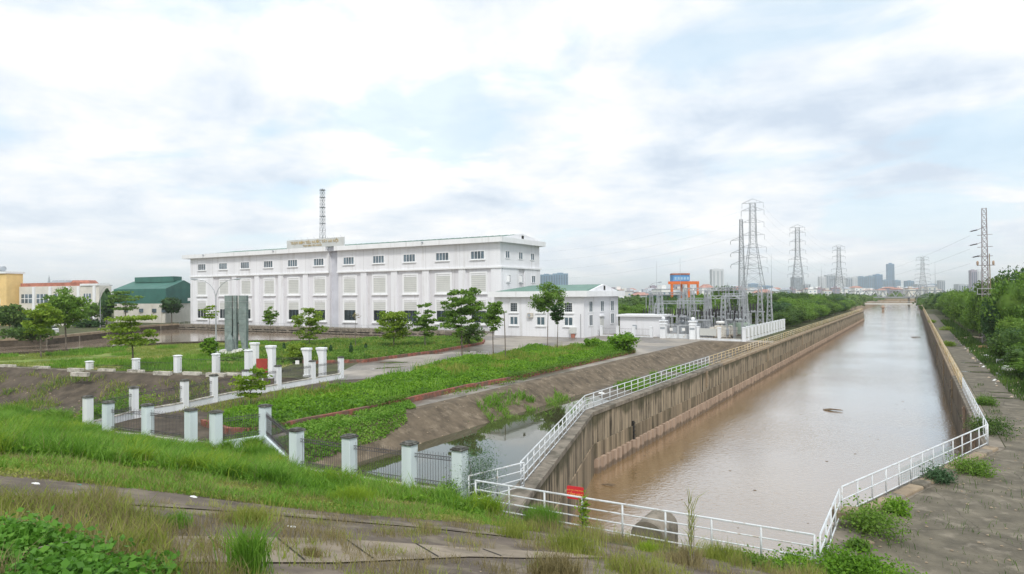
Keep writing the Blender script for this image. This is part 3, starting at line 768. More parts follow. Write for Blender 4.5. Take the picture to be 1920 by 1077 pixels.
# arched culvert hood behind the near railing
root = empty('culvert_hood', (-7.8, 23.2, 0), 'arched concrete culvert hood just behind the nearest railing', 'culvert')
m = MB(); arc = [(math.cos(t) * .6, math.sin(t) * .52 - .1) for t in [math.pi * i / 14 for i in range(15)]]
vs = []
for yy in (22.95, 24.6):
    vs += [(-8.2 + a, yy, b + .05) for a, b in arc] + [(-8.2 + arc[-1][0], yy, -4.6), (-8.2 + arc[0][0], yy, -4.6)]
nn = 17; m.add(vs, [tuple(range(nn - 1, -1, -1)), tuple(range(nn, 2 * nn))] + [(i, (i + 1) % nn, nn + (i + 1) % nn, nn + i) for i in range(nn)]); m.build('hood', M_cope, root)

# red warning board at the near railing
def textobj(s, name, size, mt, parent, loc, rot, ext=.01, align='CENTER', label=None):
    c = bpy.data.curves.new(name, 'FONT'); c.body = s; c.size = size; c.extrude = ext; c.align_x = align; c.align_y = 'CENTER'; c.materials.append(mt); c.resolution_u = 2
    o = bpy.data.objects.new(name, c); COL.objects.link(o); o.parent = parent; o.location = Vector(loc) - parent_loc(parent); o.rotation_euler = rot
    bpy.context.view_layer.update(); me = bpy.data.meshes.new_from_object(o.evaluated_get(bpy.context.evaluated_depsgraph_get()))
    q = bpy.data.objects.new(name, me); COL.objects.link(q); q.parent = parent; q.location = o.location; q.rotation_euler = rot; bpy.data.objects.remove(o)
    return q


p0 = W(1080, 917, 1.35); p0 = Vector((p0.x, 22.55, 0)); 
root = empty('warning_sign', (p0.x, p0.y, 0), 'small red warning board with yellow writing on two stakes at the near railing', 'sign')
ang = R(4)
def rp(a, b, z): return (p0.x + a * math.cos(ang) - b * math.sin(ang), p0.y + a * math.sin(ang) + b * math.cos(ang), z)
zb = 1.22; hw, hh = .33, .235
poly = []
for cx, cz, a0 in ((hw - .05, zb + hh - .05, 0), (-hw + .05, zb + hh - .05, 90), (-hw + .05, zb - hh + .05, 180), (hw - .05, zb - hh + .05, 270)):
    for q in range(4): t = R(a0 + q * 30); poly.append((cx + .05 * math.cos(t), cz + .05 * math.sin(t)))
m = MB(); n = len(poly); m.add([rp(a, 0, z) for a, z in poly] + [rp(a, .02, z) for a, z in poly], [tuple(range(n - 1, -1, -1)), tuple(range(n, 2 * n))] + [(i, (i + 1) % n, n + (i + 1) % n, n + i) for i in range(n)])
m.build('board', M_red, root)
for sx in (-.29, .29): MB().tube(rp(sx, .035, 0), rp(sx, .035, 1.4), .016, n=5).build('stake', M_iron, root)
textobj('KHU VỰC CÔNG TRÌNH', 'lettering', .056, M_yell, root, rp(0, -.006, zb + .09), (R(90), 0, ang), .002)
textobj('CẤM VÀO', 'lettering', .135, M_yell, root, rp(0, -.006, zb - .07), (R(90), 0, ang), .002)


# ================================================================== masonry fences
def post_meshes(w, h, capm, bodym, capw=1.22, caph=.12):
    b = MB(); b.bevbox((0, 0, -.5), w, w, h + .5 - caph, .015)
    c = MB(); c.bevbox((0, 0, h - caph), w * capw, w * capw, caph * .6, .02); c.bevbox((0, 0, h - caph * .4), w * .95, w * .95, caph * .4, .015)
    return b.mesh('shaft', bodym), c.mesh('cap', capm)


def iron_panel(root, a, b, z0, z1, step=.125, ring=True):
    """bars, rails and rings between two points, z0/z1 above ground at each end"""
    a, b = Vector(a), Vector(b); d = (b - a); L = d.length; d.normalize(); k = max(2, int(L / step))
    m = MB()
    for i in range(1, k):
        p = a + d * (L * i / k); m.tube((p.x, p.y, z0), (p.x, p.y, z1 + (.05 if i % 2 else 0)), .011, .009, 4, False)
    m.build('bars', M_iron, root, kind='stuff')
    rr = [z0 + .12, z0 + .27, z1 - .27, z1 - .12] if ring else [z0 + .1, z1 - .1]
    for zz in rr: MB().tube((a.x, a.y, zz), (b.x, b.y, zz), .014, n=4).build('rail', M_iron, root)
    if ring:
        m = MB()
        for zz in (z0 + .195, z1 - .195):
            for i in range(k):
                p = a + d * (L * (i + .5) / k); q = 7
                for j in range(q):
                    t0, t1 = 2 * math.pi * j / q, 2 * math.pi * (j + 1) / q
                    m.tube((p.x + d.x * .05 * math.cos(t0), p.y + d.y * .05 * math.cos(t0), zz + .055 * math.sin(t0)), (p.x + d.x * .05 * math.cos(t1), p.y + d.y * .05 * math.cos(t1), zz + .055 * math.sin(t1)), .007, n=3, caps=False)
        m.build('ring_row', M_iron, root, kind='stuff')


def fence(name, label, posts, w, h, capm, bodym, bar_top, plinth=.42, pt=.22, panels=None, rings=True, rot=0, step=.125):
    root = empty(name, (posts[0][0], posts[0][1], 0), label, 'fence'); sm, cm = post_meshes(w, h, capm, bodym)
    for (x, y) in posts:
        r = rot + random.uniform(-.01, .01); s = place('post', sm, root, (x, y, 0), r); c = bpy.data.objects.new('cap', cm); COL.objects.link(c); c.parent = s
    for i, (a, b) in enumerate(zip(posts[:-1], posts[1:])):
        if panels is not None and i not in panels: continue
        a, b = Vector(a), Vector(b); d = (b - a).normalized(); n = Vector((-d.y, d.x)); a2, b2 = a + d * w * .5, b - d * w * .5
        if plinth:
            MB().prism([tuple(a2 + n * pt / 2), tuple(b2 + n * pt / 2), tuple(b2 - n * pt / 2), tuple(a2 - n * pt / 2)], -.6, plinth - .07).build('plinth', bodym, root)
            MB().prism([tuple(a2 + n * (pt / 2 + .03)), tuple(b2 + n * (pt / 2 + .03)), tuple(b2 - n * (pt / 2 + .03)), tuple(a2 - n * (pt / 2 + .03))], plinth - .07, plinth).build('plinth_cap', M_kerb, root)
        if bar_top: iron_panel(root, a2, b2, plinth + .02, bar_top, step, rings)
    return root


def Pt(x, y, z): p = W(x, y, z); return (p.x, p.y)


A1 = [Pt(203, 752, 2.25), Pt(277, 757, 2.25), Pt(358, 766, 2.25), Pt(405, 770, 2.25)]
fence('masonry_fence', 'left stretch of the near pillar fence with dark mossy caps behind tall grass', A1, .5, 2.25, M_cap, M_post, 1.85, rings=True, panels=(0, 1))
inner = Pt(497, 757, 2.3)
A2 = [(A1[-1][0], A1[-1][1]), inner, (-29.3, 24.3)]
A2b = [Pt(556, 803, 2.25), Pt(655, 815, 2.25), Pt(768, 828, 2.25), Pt(862, 838, 2.25)]
print('A', A1, A2b)
fence('masonry_fence', 'right stretch of the near pillar fence in front of the pond', A2b, .5, 2.25, M_cap, M_post, 1.9, rings=True)
fence('masonry_fence', 'set-back pillar with sloping low walls between the two near fence stretches', [inner], .5, 2.25, M_cap, M_post, 0)
for a, b, lab in ((A1[-1], inner, 'low white wall rising to the set-back fence pillar'), (inner, A2b[0], 'low white wall sloping down from the set-back fence pillar to the right')):
    a, b = Vector(a), Vector(b); d = (b - a).normalized(); n = Vector((-d.y, d.x)) * .14; a2, b2 = a + d * .3, b - d * .3
    rt = empty('low_wall', (a2.x, a2.y, 0), lab, 'wall')
    MB().prism([tuple(a2 + n), tuple(b2 + n), tuple(b2 - n), tuple(a2 - n)], -.5, .5).build('wall', M_post, rt); iron_panel(rt, a2, b2, .5, 1.85)
Bp = [Pt(165, 742, 2.25), Pt(273, 727, 2.25), Pt(350, 712, 2.25), Pt(422, 704, 2.25), Pt(484, 695, 2.25), Pt(538, 686, 2.25), Pt(588, 676, 2.25), Pt(624, 668, 2.25)]
Bp = [(float(b_wall_x(y)) - .0, y) if i else (x, y) for i, (x, y) in enumerate(Bp)]
fence('masonry_fence', 'diagonal pillar fence on a white low wall leading back to the entrance gate', Bp, .46, 2.25, M_cap, M_postw, 1.85, plinth=.55, pt=.3)
for i, (x, yt, lab) in enumerate([(168, 677, 'leftmost short white post at the drain edge'), (255, 672, 'second short white post at the drain edge, right of the lime tree trunk'), (333, 666, 'third taller white post at the drain edge'), (405, 663, 'fourth white post at the drain edge below the street lamp'), (466, 656, 'white post next to the leftmost gate pillar')]):
    d = sight(x, yt); t = 40.0
    while d.y * t < kerb_y(d.x * t) + .9: t += .1
    h = EYE + d.z * t; sm, cm = post_meshes(.62, h, M_cap if i < 0 else M_postw, M_postw)
    rt = empty('fence_post', (d.x * t, d.y * t, 0), lab, 'post'); o = bpy.data.objects.new('shaft', sm); COL.objects.link(o); o.parent = rt; o = bpy.data.objects.new('cap', cm); COL.objects.link(o); o.parent = rt
    if i: 
        pr_ = empty('iron_fence', (*prev, 0), 'thin iron fence bars between white posts at the drain edge, bay %s' % ['', 'nearest the left edge', 'beside the lime tree', 'before the lamp', 'next to the gate'][i], 'fence')
        iron_panel(pr_, prev, (d.x * t, d.y * t), .2, min(h, hp_) - .35, .2, False)
    prev = (d.x * t, d.y * t); hp_ = h


def gate_pillar(x, y, h, rot, lab):
    rt = empty('gate_pillar', (x, y, 0), lab, 'pillar', 'flared pillars of the entrance gate')
    co, si = math.cos(rot), math.sin(rot)
    def loc(u, v): return (x + u * co - v * si, y + u * si + v * co)
    m = MB(); m.prism([loc(-.3, -.27), loc(.3, -.27), loc(.3, .27), loc(-.3, .27)], -.3, h - .22); m.build('shaft', M_postw, rt)
    m = MB(); zz = [h * .62, h * .74, h * .86, h - .22]; ww = [0, .08, .24, .26]
    for k in range(3):
        vs = []
        for q, z in ((ww[k], zz[k]), (ww[k + 1], zz[k + 1])): vs += [(*loc(-.297 - q, -.267), z), (*loc(-.297, -.267), z), (*loc(-.297, .267), z), (*loc(-.297 - q, .267), z)]
        m.add(vs, [(0, 3, 2, 1), (4, 5, 6, 7), (0, 1, 5, 4), (1, 2, 6, 5), (2, 3, 7, 6), (3, 0, 4, 7)])
    m.build('flared_bracket', M_postw, rt)
    m = MB(); c_ = loc(-.13, 0); m.bevbox((*c_, h - .22), 1.0, .7, .22, .03, rot); m.build('cap', M_postw, rt)
    m = MB(); m.cbox((x, y, -.05), .74, .66, .3, rot); m.build('foot', M_postw, rt)


gp = [(Pt(479, 692, 0), 3.1, 'leftmost flared gate pillar behind the red board'), (Pt(510, 708, 0), 3.35, 'flared gate pillar just right of the red board'), (Pt(577, 707, 0), 3.05, 'third flared gate pillar, right of the iron gate'), (Pt(605, 710, 0), 3.2, 'rightmost flared gate pillar')]
for (p, h, lab) in gp: gate_pillar(p[0], p[1], h, R(10), lab)
ga, gb = Vector(gp[1][0]), Vector(gp[2][0]); d = (gb - ga).normalized()
rt = empty('iron_gate', (ga.x, ga.y, 0), 'rusty iron gate leaf with a small white plate between flared pillars', 'gate')
MB().tube((ga.x + d.x * .5, ga.y + d.y * .5, .1), (ga.x + d.x * .5, ga.y + d.y * .5, 2.1), .03).build('stile', M_iron, rt)
MB().tube((gb.x - d.x * .5, gb.y - d.y * .5, .1), (gb.x - d.x * .5, gb.y - d.y * .5, 2.1), .03).build('stile', M_iron, rt)
iron_panel(rt, ga + d * .5, gb - d * .5, .1, 2.1, .14, False)
p = ga.lerp(gb, .72); MB().cbox((p.x, p.y - .05, 1.35), .4, .03, .4, .5).build('plate', M_foam, rt)
b0 = Pt(491, 687, 1.6); rt = empty('red_board', (b0[0], b0[1], 0), 'blank faded red board on a white post near the entrance gate', 'sign')
MB().cbox((b0[0], b0[1], 1.0), 1.15, .06, 1.35, R(25)).build('board', M_redd, rt); MB().cbox((b0[0], b0[1] + .08, -.5), .12, .08, 1.9, R(25)).build('post', M_postw, rt)

# kerb stones along the drain
k0 = [(-14, 686), (15, 687), (78, 690), (142, 694), (200, 695), (255, 697), (305, 700), (360, 701), (150, 702), (405, 703), (440, 703)]
for i, (x, y) in enumerate(k0):
    p = W(x, y, .12); m = MB(); m.bevbox((p.x, p.y, -.1), 2.3, .45, .42, .04, R(14) + random.uniform(-.06, .06))
    m.build('kerb_stone', M_kerb, label='whitewashed kerb stone on the drain edge, ' + ['cut by the left picture edge', 'lower one at far left', 'between the two left ones and the first post', 'just left of the first white post', 'just right of the first white post', 'under the second white post', 'left of the third white post', 'right of the third white post', 'tipped one below the first white post', 'under the fourth white post', 'right of the fourth white post'][i], cat='kerb stone', group='kerb stones along the drain edge')
root = empty('drain_kerb', (-80, 42.8, 0), 'grey concrete lip along the top of the drain below the kerb stones', 'kerb')
xs = [-110, -99, -90, -80, -70, -61]
for a, b in zip(xs[:-1], xs[1:]):
    ya, yb = float(kerb_y(a)) - .7, float(kerb_y(b)) - .7
    MB().prism([(a + .02, ya), (b - .02, yb), (b - .02, yb + .5), (a + .02, ya + .5)], -.5, .06).build('kerb_segment', M_cope, root)


# ================================================================== planting beds
def bed(name, label, poly, hgt, lm, dens, ls, kerb_pts, soilm=M_ground, seed=3, flowers=False):
    g = np.random.default_rng(seed)

    def zf(x, y):
        return np.array([hgt * (.62 + .75 * noise.noise(Vector((a * .28, b * .28, seed))) + .25 * noise.noise(Vector((a * 1.3, b * 1.3, seed)))) for a, b in zip(np.ravel(x), np.ravel(y))])
    P = np.array(poly); 

    def edge(x, y):
        d = np.full(len(x), 1e9)
        for i in range(len(poly)):
            a, b = P[i], P[(i + 1) % len(poly)]; ab = b - a; t = np.clip(((x - a[0]) * ab[0] + (y - a[1]) * ab[1]) / (ab @ ab), 0, 1)
            d = np.minimum(d, np.hypot(x - a[0] - ab[0] * t, y - a[1] - ab[1] * t))
        return np.clip(d / .7, 0, 1) ** .5
    zt = lambda x, y: .15 + zf(x, y) * edge(np.ravel(x), np.ravel(y))
    o = sheet(name, poly, zt, 1.0, MATS['bed undergrowth'], label=label, cat='plant bed', kind='stuff')
    q = sample_poly(poly, dens, g); z = zt(q[:, 0], q[:, 1])
    Pn = np.column_stack([q, z + g.normal(size=len(q)) * .09 + .06]); V, F = quad_leaves(Pn, ls * (.5 + g.random(len(q))), g, .2)
    lv = npmesh('leaves', V, [F], lm, parent=o, kind='stuff')
    if kerb_pts:
        rt = empty('brick_kerb', (*kerb_pts[0], 0), 'low red brick kerb along ' + kerb_pts_label[name_i[0]], 'kerb')
        for a, b in zip(kerb_pts[:-1], kerb_pts[1:]):
            a, b = Vector(a), Vector(b); L = (b - a).length; k = max(1, int(L / 1.6)); d = (b - a).normalized()
            for i in range(k):
                p = a + d * (L * (i + .5) / k); MB().bevbox((p.x, p.y, -.02), L / k - .03, .3, .42 + .03 * random.random(), .02, math.atan2(d.y, d.x)).build('kerb_block', M_brick, rt)
    return o


mat('bed undergrowth', (.07, .15, .02), .95, .4, 1.2, .6, 4)
kerb_pts_label = ['the long planting bed beside the bank', 'the farther lawn bed by the basin']; name_i = [0]
kf = [(380, 798), (430, 815), (470, 815), (515, 809), (567, 797), (609, 789), (692, 772), (803, 747), (870, 731), (950, 716), (1037, 697), (1100, 683), (1190, 662)]
kerb_line = [tuple(W(x, y, 0)[:2]) for x, y in kf]
bed1 = [(x - .25, y + .1) for x, y in kerb_line] + [tuple(W(x, y, .6)[:2]) for x, y in [(1150, 643), (1040, 652), (994, 651.5), (950, 661), (881, 667), (819, 681), (750, 699), (692, 712), (640, 724), (599, 733), (567, 739), (505, 755), (440, 765), (388, 786)]]
bed('long_planting_bed', 'long bed of bright green leafy plants between the entrance road and the bank', bed1, .85, L_bed, 120, .19, kerb_line, seed=3)
g = np.random.default_rng(31); sp_ = []
for a_, b_ in zip(kerb_line[1:-1], kerb_line[2:]):
    a_, b_ = Vector(a_), Vector(b_)
    for q in range(int((b_ - a_).length * 260)):
        u_ = a_.lerp(b_, g.random())
        if noise.noise(Vector((u_.x * .2, u_.y * .22, 4.4))) > -.08: sp_.append((u_.x + g.normal() * .22 - .05, u_.y + g.normal() * .1, .15 + g.random() * .55))
V, F = quad_leaves(np.array(sp_), .17 * (.5 + g.random(len(sp_))), g); npmesh('kerb_foliage', V, [F], L_mid, label='darker foliage spilling over the red kerb of the long bed', cat='foliage', kind='stuff')
name_i[0] = 1
bed2 = [(-79, 57), (-64.5, 61.5), (-60.8, 65), (-61, 80), (-64.5, 98), (-68, 104), (-76, 106), (-82, 101), (-91.5, 91.4), (-92.4, 80), (-86, 68)]
bed('lawn_bed', 'farther bed of green shrubs and grass between the road and the basin', bed2, .6, L_mid, 70, .25, [(-67, 60.5), (-64.2, 61.2), (-60.5, 64.8), (-60.7, 80), (-64.2, 98), (-67.8, 104)], seed=5)
# lawn left of the gate: short uneven grass, turning yellow
lawn = [(-119, 38.2), (-99, 41), (-80, 44.2), (-66, 49.4), (-64, 54), (-67, 59), (-80, 57.5), (-88, 68), (-93, 80), (-93, 91), (-103.7, 84.4), (-111, 78.6), (-115.3, 71.5), (-115, 58), (-117, 44), (-119, 38.6)]
sheet('lawn', lawn, hz, 3, mat('yellowing lawn', (.17, .23, .05), .95, .25, .25, .4, 3, dirt=(.36, .32, .12), dscale=.12, dlo=.46, dhi=.56, damt=.9), lift=.02, kind='structure')
stuff_blades('lawn_grass', lawn, 42, (.12, .3), .05, L_lawn, 'short grass of the lawn between the drain and the basin', clump=.15, patch=-.25)
stuff_blades('lush_lawn_grass', lawn, 34, (.3, .6), .07, L_grass, 'taller bright green grass patches on the lawn', clump=.12, patch=.12)
stuff_blades('bed_grass', bed1, 10, (.5, 1.1), .06, L_grass, 'long grass growing up through the planting bed', clump=.2, patch=.12, zf=lambda x, y: x * 0 + .4)
stuff_blades('bed_grass', [(-43, 36), (-39, 38), (-37.5, 60), (-37.5, 80), (-38.5, 92), (-43, 98), (-47, 84), (-46, 62), (-43.5, 48)], 45, (.35, .75), .06, L_yel, 'yellow green grass over the back of the long planting bed', clump=.12, patch=-.05, zf=lambda x, y: x * 0 + .45)
stuff_blades('bed_grass', bed2, 10, (.4, .8), .06, L_yel, 'yellow green grass growing through the farther bed', clump=.2, patch=.0, zf=lambda x, y: x * 0 + .3)

stuff_blades('fence_side_grass', [(-46.5, 29), (-42, 30), (-43, 38), (-43.3, 47), (-49.6, 47), (-49.3, 43.4), (-48.2, 36), (-47, 31)], 60, (.12, .35), .035, L_yel, 'dry grass between the diagonal fence and the long bed', lean=.8, clump=.3, patch=-.1)
# weeds on the bank and in the pond
weeds = [('bank_creeper', [(-35.4, 26.5), (-29.6, 26.5), (-30.0, 34), (-31.2, 39), (-35.6, 43)], 230, .15, L_grass, 'low creeper covering the near end of the bank'),
         ('bank_creeper', [(-35.2, 46), (-33.4, 47), (-33.2, 60), (-34.6, 62)], 40, .16, L_mid, 'creeper spreading from the bed kerb onto the paving')]
for nm, poly, dn, ls, lm, lab in weeds:
    g = np.random.default_rng(5); q = sample_poly(poly, dn, g); nz = np.array([noise.noise(Vector((a * .5, b * .5, 1))) for a, b in q]); q = q[nz > (-.3 if dn > 100 else -.1)]
    P = np.column_stack([q, hz(q[:, 0], q[:, 1]) + .05 + g.random(len(q)) * .25]); V, F = quad_leaves(P, ls * (.6 + g.random(len(q))), g)
    npmesh(nm, V, [F], lm, label=lab, cat='creeper', kind='stuff')
stuff_blades('bank_grass', [(-31, 46), (-28, 44.5), (-24.5, 50.5), (-24.5, 57), (-28, 60), (-31.5, 56)], 90, (.25, .65), .05, L_grass, 'green grass at the far shore of the pond', lean=.8, clump=.5, patch=-.1)
stuff_blades('silt_grass', [(-27.6, 66), (-22.4, 64), (-22.4, 95), (-27, 88)], 80, (.25, .6), .05, L_bed, 'green grass on the silt bar beside the railing', lean=.4, clump=.3, patch=-.12)


for dn, lm, th, lab in ((14, L_yel, .0, 'sparse yellow weeds on the dark drain slope'), (16, L_mid, .12, 'green weeds on the dark drain slope')):
    stuff_blades('drain_weeds', [(-100, 30), (-60, 28), (-49.5, 30), (-51.5, 47), (-60, 46), (-80, 41.5), (-100, 38)], dn, (.2, .7), .06, lm, lab, lean=.8, clump=.25, patch=th)

# ================================================================== main pumping station building
BX0, BX1, BY0, BY1 = -198.6, -82.4, 133.3, 152.3
bays = [-192.6, -182.2, -172.0, -161.7, -151.5, -141.1, -129.9, -119.4, -109.2, -98.9, -88.6]
bld = empty('pumping_station', (-140, 133.3, 0), 'long white three storey pumping station with green roof and roof lettering', 'building')
GX0, GX1 = -137.4, -134.2
m = MB(); m.box(BX0, BY0 + .4, 0, GX0, BY1, 15.0); m.box(GX1, BY0 + .4, 0, BX1, BY1, 15.0); m.build('wall', M_blav, bld)
m = MB(); m.box(BX0, BY0, 15.0, GX0, BY1 + .05, 20.7); m.box(GX1, BY0, 15.0, BX1 + .02, BY1 + .05, 20.7); m.build('upper_wall', M_bwhite, bld)
m = MB(); m.box(GX0, BY0 + 1.1, 0, GX1, BY1 - 1, 20.7); m.build('recessed_column', M_bgrey, bld, label='grey recessed strip')
for x in (-177.2, -166.9, -156.6, -146.5, -124.75, -114.35, -104.2):
    MB().box(x - 1.0, BY0, 0, x + 1.0, BY0 + .4, 14.75).build('pilaster', M_bwhite, bld)
MB().box(BX0, BY0, 0, -187.2, BY0 + .4, 14.75).build('corner_pier', M_bwhite, bld)
MB().box(-94.2, BY0, 0, -92.2, BY0 + .4, 14.75).build('pilaster', M_bwhite, bld)
for x0, x1 in ((-85.0, BX1 + .25),): MB().box(x0, BY0, 0, x1, BY0 + .4, 14.75).build('corner_pier', M_bwhite, bld)
MB().box(BX1, 134, 0, BX1 + .25, 141.4, 14.75).build('corner_pier', M_bwhite, bld); MB().box(BX1, 144.4, 0, BX1 + .25, BY1, 14.75).build('corner_pier', M_bwhite, bld)
for x0, x1 in ((BX0 - .25, GX0), (GX1, BX1 + .5)):
    MB().box(x0, BY0 - .25, 14.75, x1, BY0 + .4, 15.1).build('belt_course', M_trim, bld)
MB().box(BX1, BY0 + .4, 14.75, BX1 + .5, BY1 + .3, 15.1).build('belt_course', M_trim, bld)
# panel joints of the upper storey
m = MB()
for a, b in zip(bays[:-1], bays[1:]):
    x = (a + b) / 2
    if not GX0 - 1 < x < GX1 + 1: m.box(x - .03, BY0 - .012, 15.1, x + .03, BY0 - .002, 20.6)
m.build('joint_lines', M_shutl, bld, kind='stuff')


def frame_y(mt, parent, x0, x1, z0, z1, y, t, dpt, name='frame'):
    m = MB(); m.box(x0, y - dpt, z0, x0 + t, y, z1); m.box(x1 - t, y - dpt, z0, x1, y, z1); m.box(x0 + t, y - dpt, z0, x1 - t, y, z0 + t); m.box(x0 + t, y - dpt, z1 - t, x1 - t, y, z1)
    return m.build(name, mt, parent)


def frame_x(mt, parent, y0, y1, z0, z1, x, t, dpt, name='frame'):
    m = MB(); m.box(x, y0, z0, x + dpt, y0 + t, z1); m.box(x, y1 - t, z0, x + dpt, y1, z1); m.box(x, y0 + t, z0, x + dpt, y1 - t, z0 + t); m.box(x, y0 + t, z1 - t, x + dpt, y1 - t, z1)
    return m.build(name, mt, parent)


def shutter(parent, x0, x1, z0, z1, y, n):
    MB().box(x0, y - .06, z0, x1, y - .02, z1).build('shutter', M_shut, parent)
    m = MB(); k = n
    for i in range(1, k): z = z0 + (z1 - z0) * i / k; m.box(x0, y - .075, z - .05, x1, y - .062, z + .05)  # darker strips stand in for shade in the shutter grooves
    m.build('groove_shade_strips', M_shutl, parent, kind='stuff')
    MB().box(x0, y - .12, z1 - .45, x1, y - .08, z1).build('shutter_box', M_trim, parent)


for i, x in enumerate(bays):
    # top row: four panes
    w = bpy.data.objects.new('window', None); COL.objects.link(w); w.parent = bld; w.location = Vector((x, BY0, 17.8)) - parent_loc(bld)
    frame_y(M_trim, w, x - 2.0, x + 2.0, 16.85, 18.95, BY0 - .004, .16, .16)
    MB().box(x - 2.2, BY0 - .3, 16.68, x + 2.2, BY0 - .004, 16.85).build('sill', M_trim, w)
    for k in range(4):
        xa = x - 1.84 + k * .92; MB().box(xa + .05, BY0 - .07, 17.02, xa + .87, BY0 - .03, 18.78).build('pane', M_glass, w)
    m = MB()
    for k in range(1, 4): xa = x - 1.84 + k * .92; m.box(xa - .05, BY0 - .13, 17.01, xa + .05, BY0 - .004, 18.79)
    m.build('mullion', M_trim, w)
    Y = BY0 + .4 if i > 0 and i < 10 else BY0 + (0 if i == 0 else .4)
    # tall shuttered opening of the middle storey
    w = bpy.data.objects.new('window', None); COL.objects.link(w); w.parent = bld; w.location = Vector((x, Y, 11)) - parent_loc(bld)
    frame_y(M_trim, w, x - 2.5, x + 2.5, 8.85, 14.0, Y - .004, .42, .22); MB().box(x - 2.7, Y - .4, 8.6, x + 2.7, Y - .004, 8.85).build('sill', M_trim, w)
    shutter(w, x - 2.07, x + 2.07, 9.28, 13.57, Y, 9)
    w = bpy.data.objects.new('window', None); COL.objects.link(w); w.parent = bld; w.location = Vector((x, Y, 4.5)) - parent_loc(bld)
    frame_y(M_trim, w, x - 2.5, x + 2.5, 1.55, 7.6, Y - .004, .42, .22); MB().box(x - 2.7, Y - .4, 1.3, x + 2.7, Y - .004, 1.55).build('sill', M_trim, w)
    sp = 4.7 if i != 3 else 3.4
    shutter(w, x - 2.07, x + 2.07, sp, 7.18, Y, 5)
    MB().box(x - 2.07, Y - .05, 1.98, x + 2.07, Y - .02, sp).build('pane', M_glassd, w)
    m = MB()
    for q in (-.7, .7): m.box(x + q - .05, Y - .1, 1.98, x + q + .05, Y - .055, sp)
    m.build('mullion', M_trim if i in (0, 1) else M_glass, w)
for y in (136.5, 142.7, 148.6):
    for z0, z1 in ((17.0, 18.9), (11.3, 13.3)):
        w = bpy.data.objects.new('window', None); COL.objects.link(w); w.parent = bld; X = BX1 + (.25 if (z0 < 15 and y != 142.7) else .02); w.location = Vector((X, y, z0)) - parent_loc(bld)
        frame_x(M_trim, w, y - 1.05, y + 1.05, z0, z1, X + .004, .18, .14)
        MB().box(X + .01, y - .87, z0 + .18, X + .05, y + .87, z1 - .18).build('pane', M_glass, w)
        MB().box(X + .01, y - .06, z0 + .18, X + .1, y + .06, z1 - .18).build('mullion', M_trim, w)
        if z0 < 15 and y < 145:   # casement standing open
            m = MB(); m.add([(X + .1, y - .8, z0 + .2), (X + .75, y - .55, z0 + .25), (X + .75, y - .55, z1 - .35), (X + .1, y - .8, z1 - .2), (X + .1, y - .74, z0 + .2), (X + .75, y - .49, z0 + .25), (X + .75, y - .49, z1 - .35), (X + .1, y - .74, z1 - .2)],
                            [(0, 1, 2, 3), (7, 6, 5, 4), (0, 4, 5, 1), (1, 5, 6, 2), (2, 6, 7, 3), (3, 7, 4, 0)]); m.build('casement', M_trim, w)
# cornice, roof and pediment
oh = 1.25
m = MB(); m.box(BX0 - 2.6, BY0 - oh, 20.7, GX0, BY1 + oh, 21.9); m.box(GX1, BY0 - oh, 20.7, BX1 + oh, BY1 + oh, 21.9); m.build('cornice', M_trim, bld)
MB().box(GX0, BY0 - .3, 20.7, GX1, BY1 + oh - .5, 21.85).build('cornice_infill', M_bgrey, bld)
ym = (BY0 + BY1) / 2
m = MB(); x0, x1, z0, z1 = BX0 + 1, BX1 + .1, 21.9, 23.2
v = [(x0, BY0 - .2, z0), (x1, BY0 - .2, z0), (x1, BY1 + .2, z0), (x0, BY1 + .2, z0), (x0 + 9, ym, z1), (x1, ym, z1)]
m.add(v, [(0, 1, 5, 4), (2, 3, 4, 5), (3, 0, 4), (1, 2, 5), (0, 3, 2, 1)]); m.build('roof', M_groof, bld)
m = MB()
for i in range(int((x1 - x0 - 2) / 2)):
    xx = x0 + 9.5 + i * 2
    if xx < x1 - .5: m.tube((xx, BY0 - .1, z0 + .06), (xx, ym, z1 + .03), .05, n=3, caps=False)
m.build('roof_ribs', M_groof, bld, kind='stuff')
m = MB(); a = [(BX1 + .12, BY0 - .1, 21.9), (BX1 + .12, BY1 + .1, 21.9), (BX1 + .12, ym, 23.25)]; m.add(a + [(p[0] + .5, p[1], p[2]) for p in a], [(0, 2, 1), (3, 4, 5), (0, 1, 4, 3), (1, 2, 5, 4), (2, 0, 3, 5)]); m.build('pediment', M_bwhite, bld)
MB().box(BX1 + .63, ym - .5, 22.05, BX1 + .7, ym + .5, 22.8).build('pediment_vent', M_dark, bld)
for xx in (-190, -158, -104): MB().cbox((xx, BY0 - oh + .0 - .2, 21.4), .35, .5, .3).build('floodlight', M_grey, bld)
# roof lettering board
sg = empty('roof_sign', (-141.6, 132.1, 21.9), 'pale roof sign board with dull gold lettering on the pumping station cornice', 'sign')
MB().box(-152.6, 132.15, 21.92, -130.6, 132.5, 24.25).build('board', mat('pale sign board', (.56, .58, .57), .8, .05, .4, 0), sg)
textobj('TRẠM BƠM TIÊU NƯỚC TÂY HÀ NỘI', 'lettering', 1.12, M_gold, sg, (-141.8, 132.1, 23.35), (R(90), 0, 0), .04)
textobj('TRẠM BƠM YÊN NGHĨA', 'lettering', .68, M_gold, sg, (-142.4, 132.1, 22.45), (R(90), 0, 0), .03)
for i in range(9): xx = -151.5 + i * 2.5; MB().tube((xx, 132.3, 24.2), (xx, 131.7, 24.75), .03, n=4).build('lamp_arm', M_grey, sg)
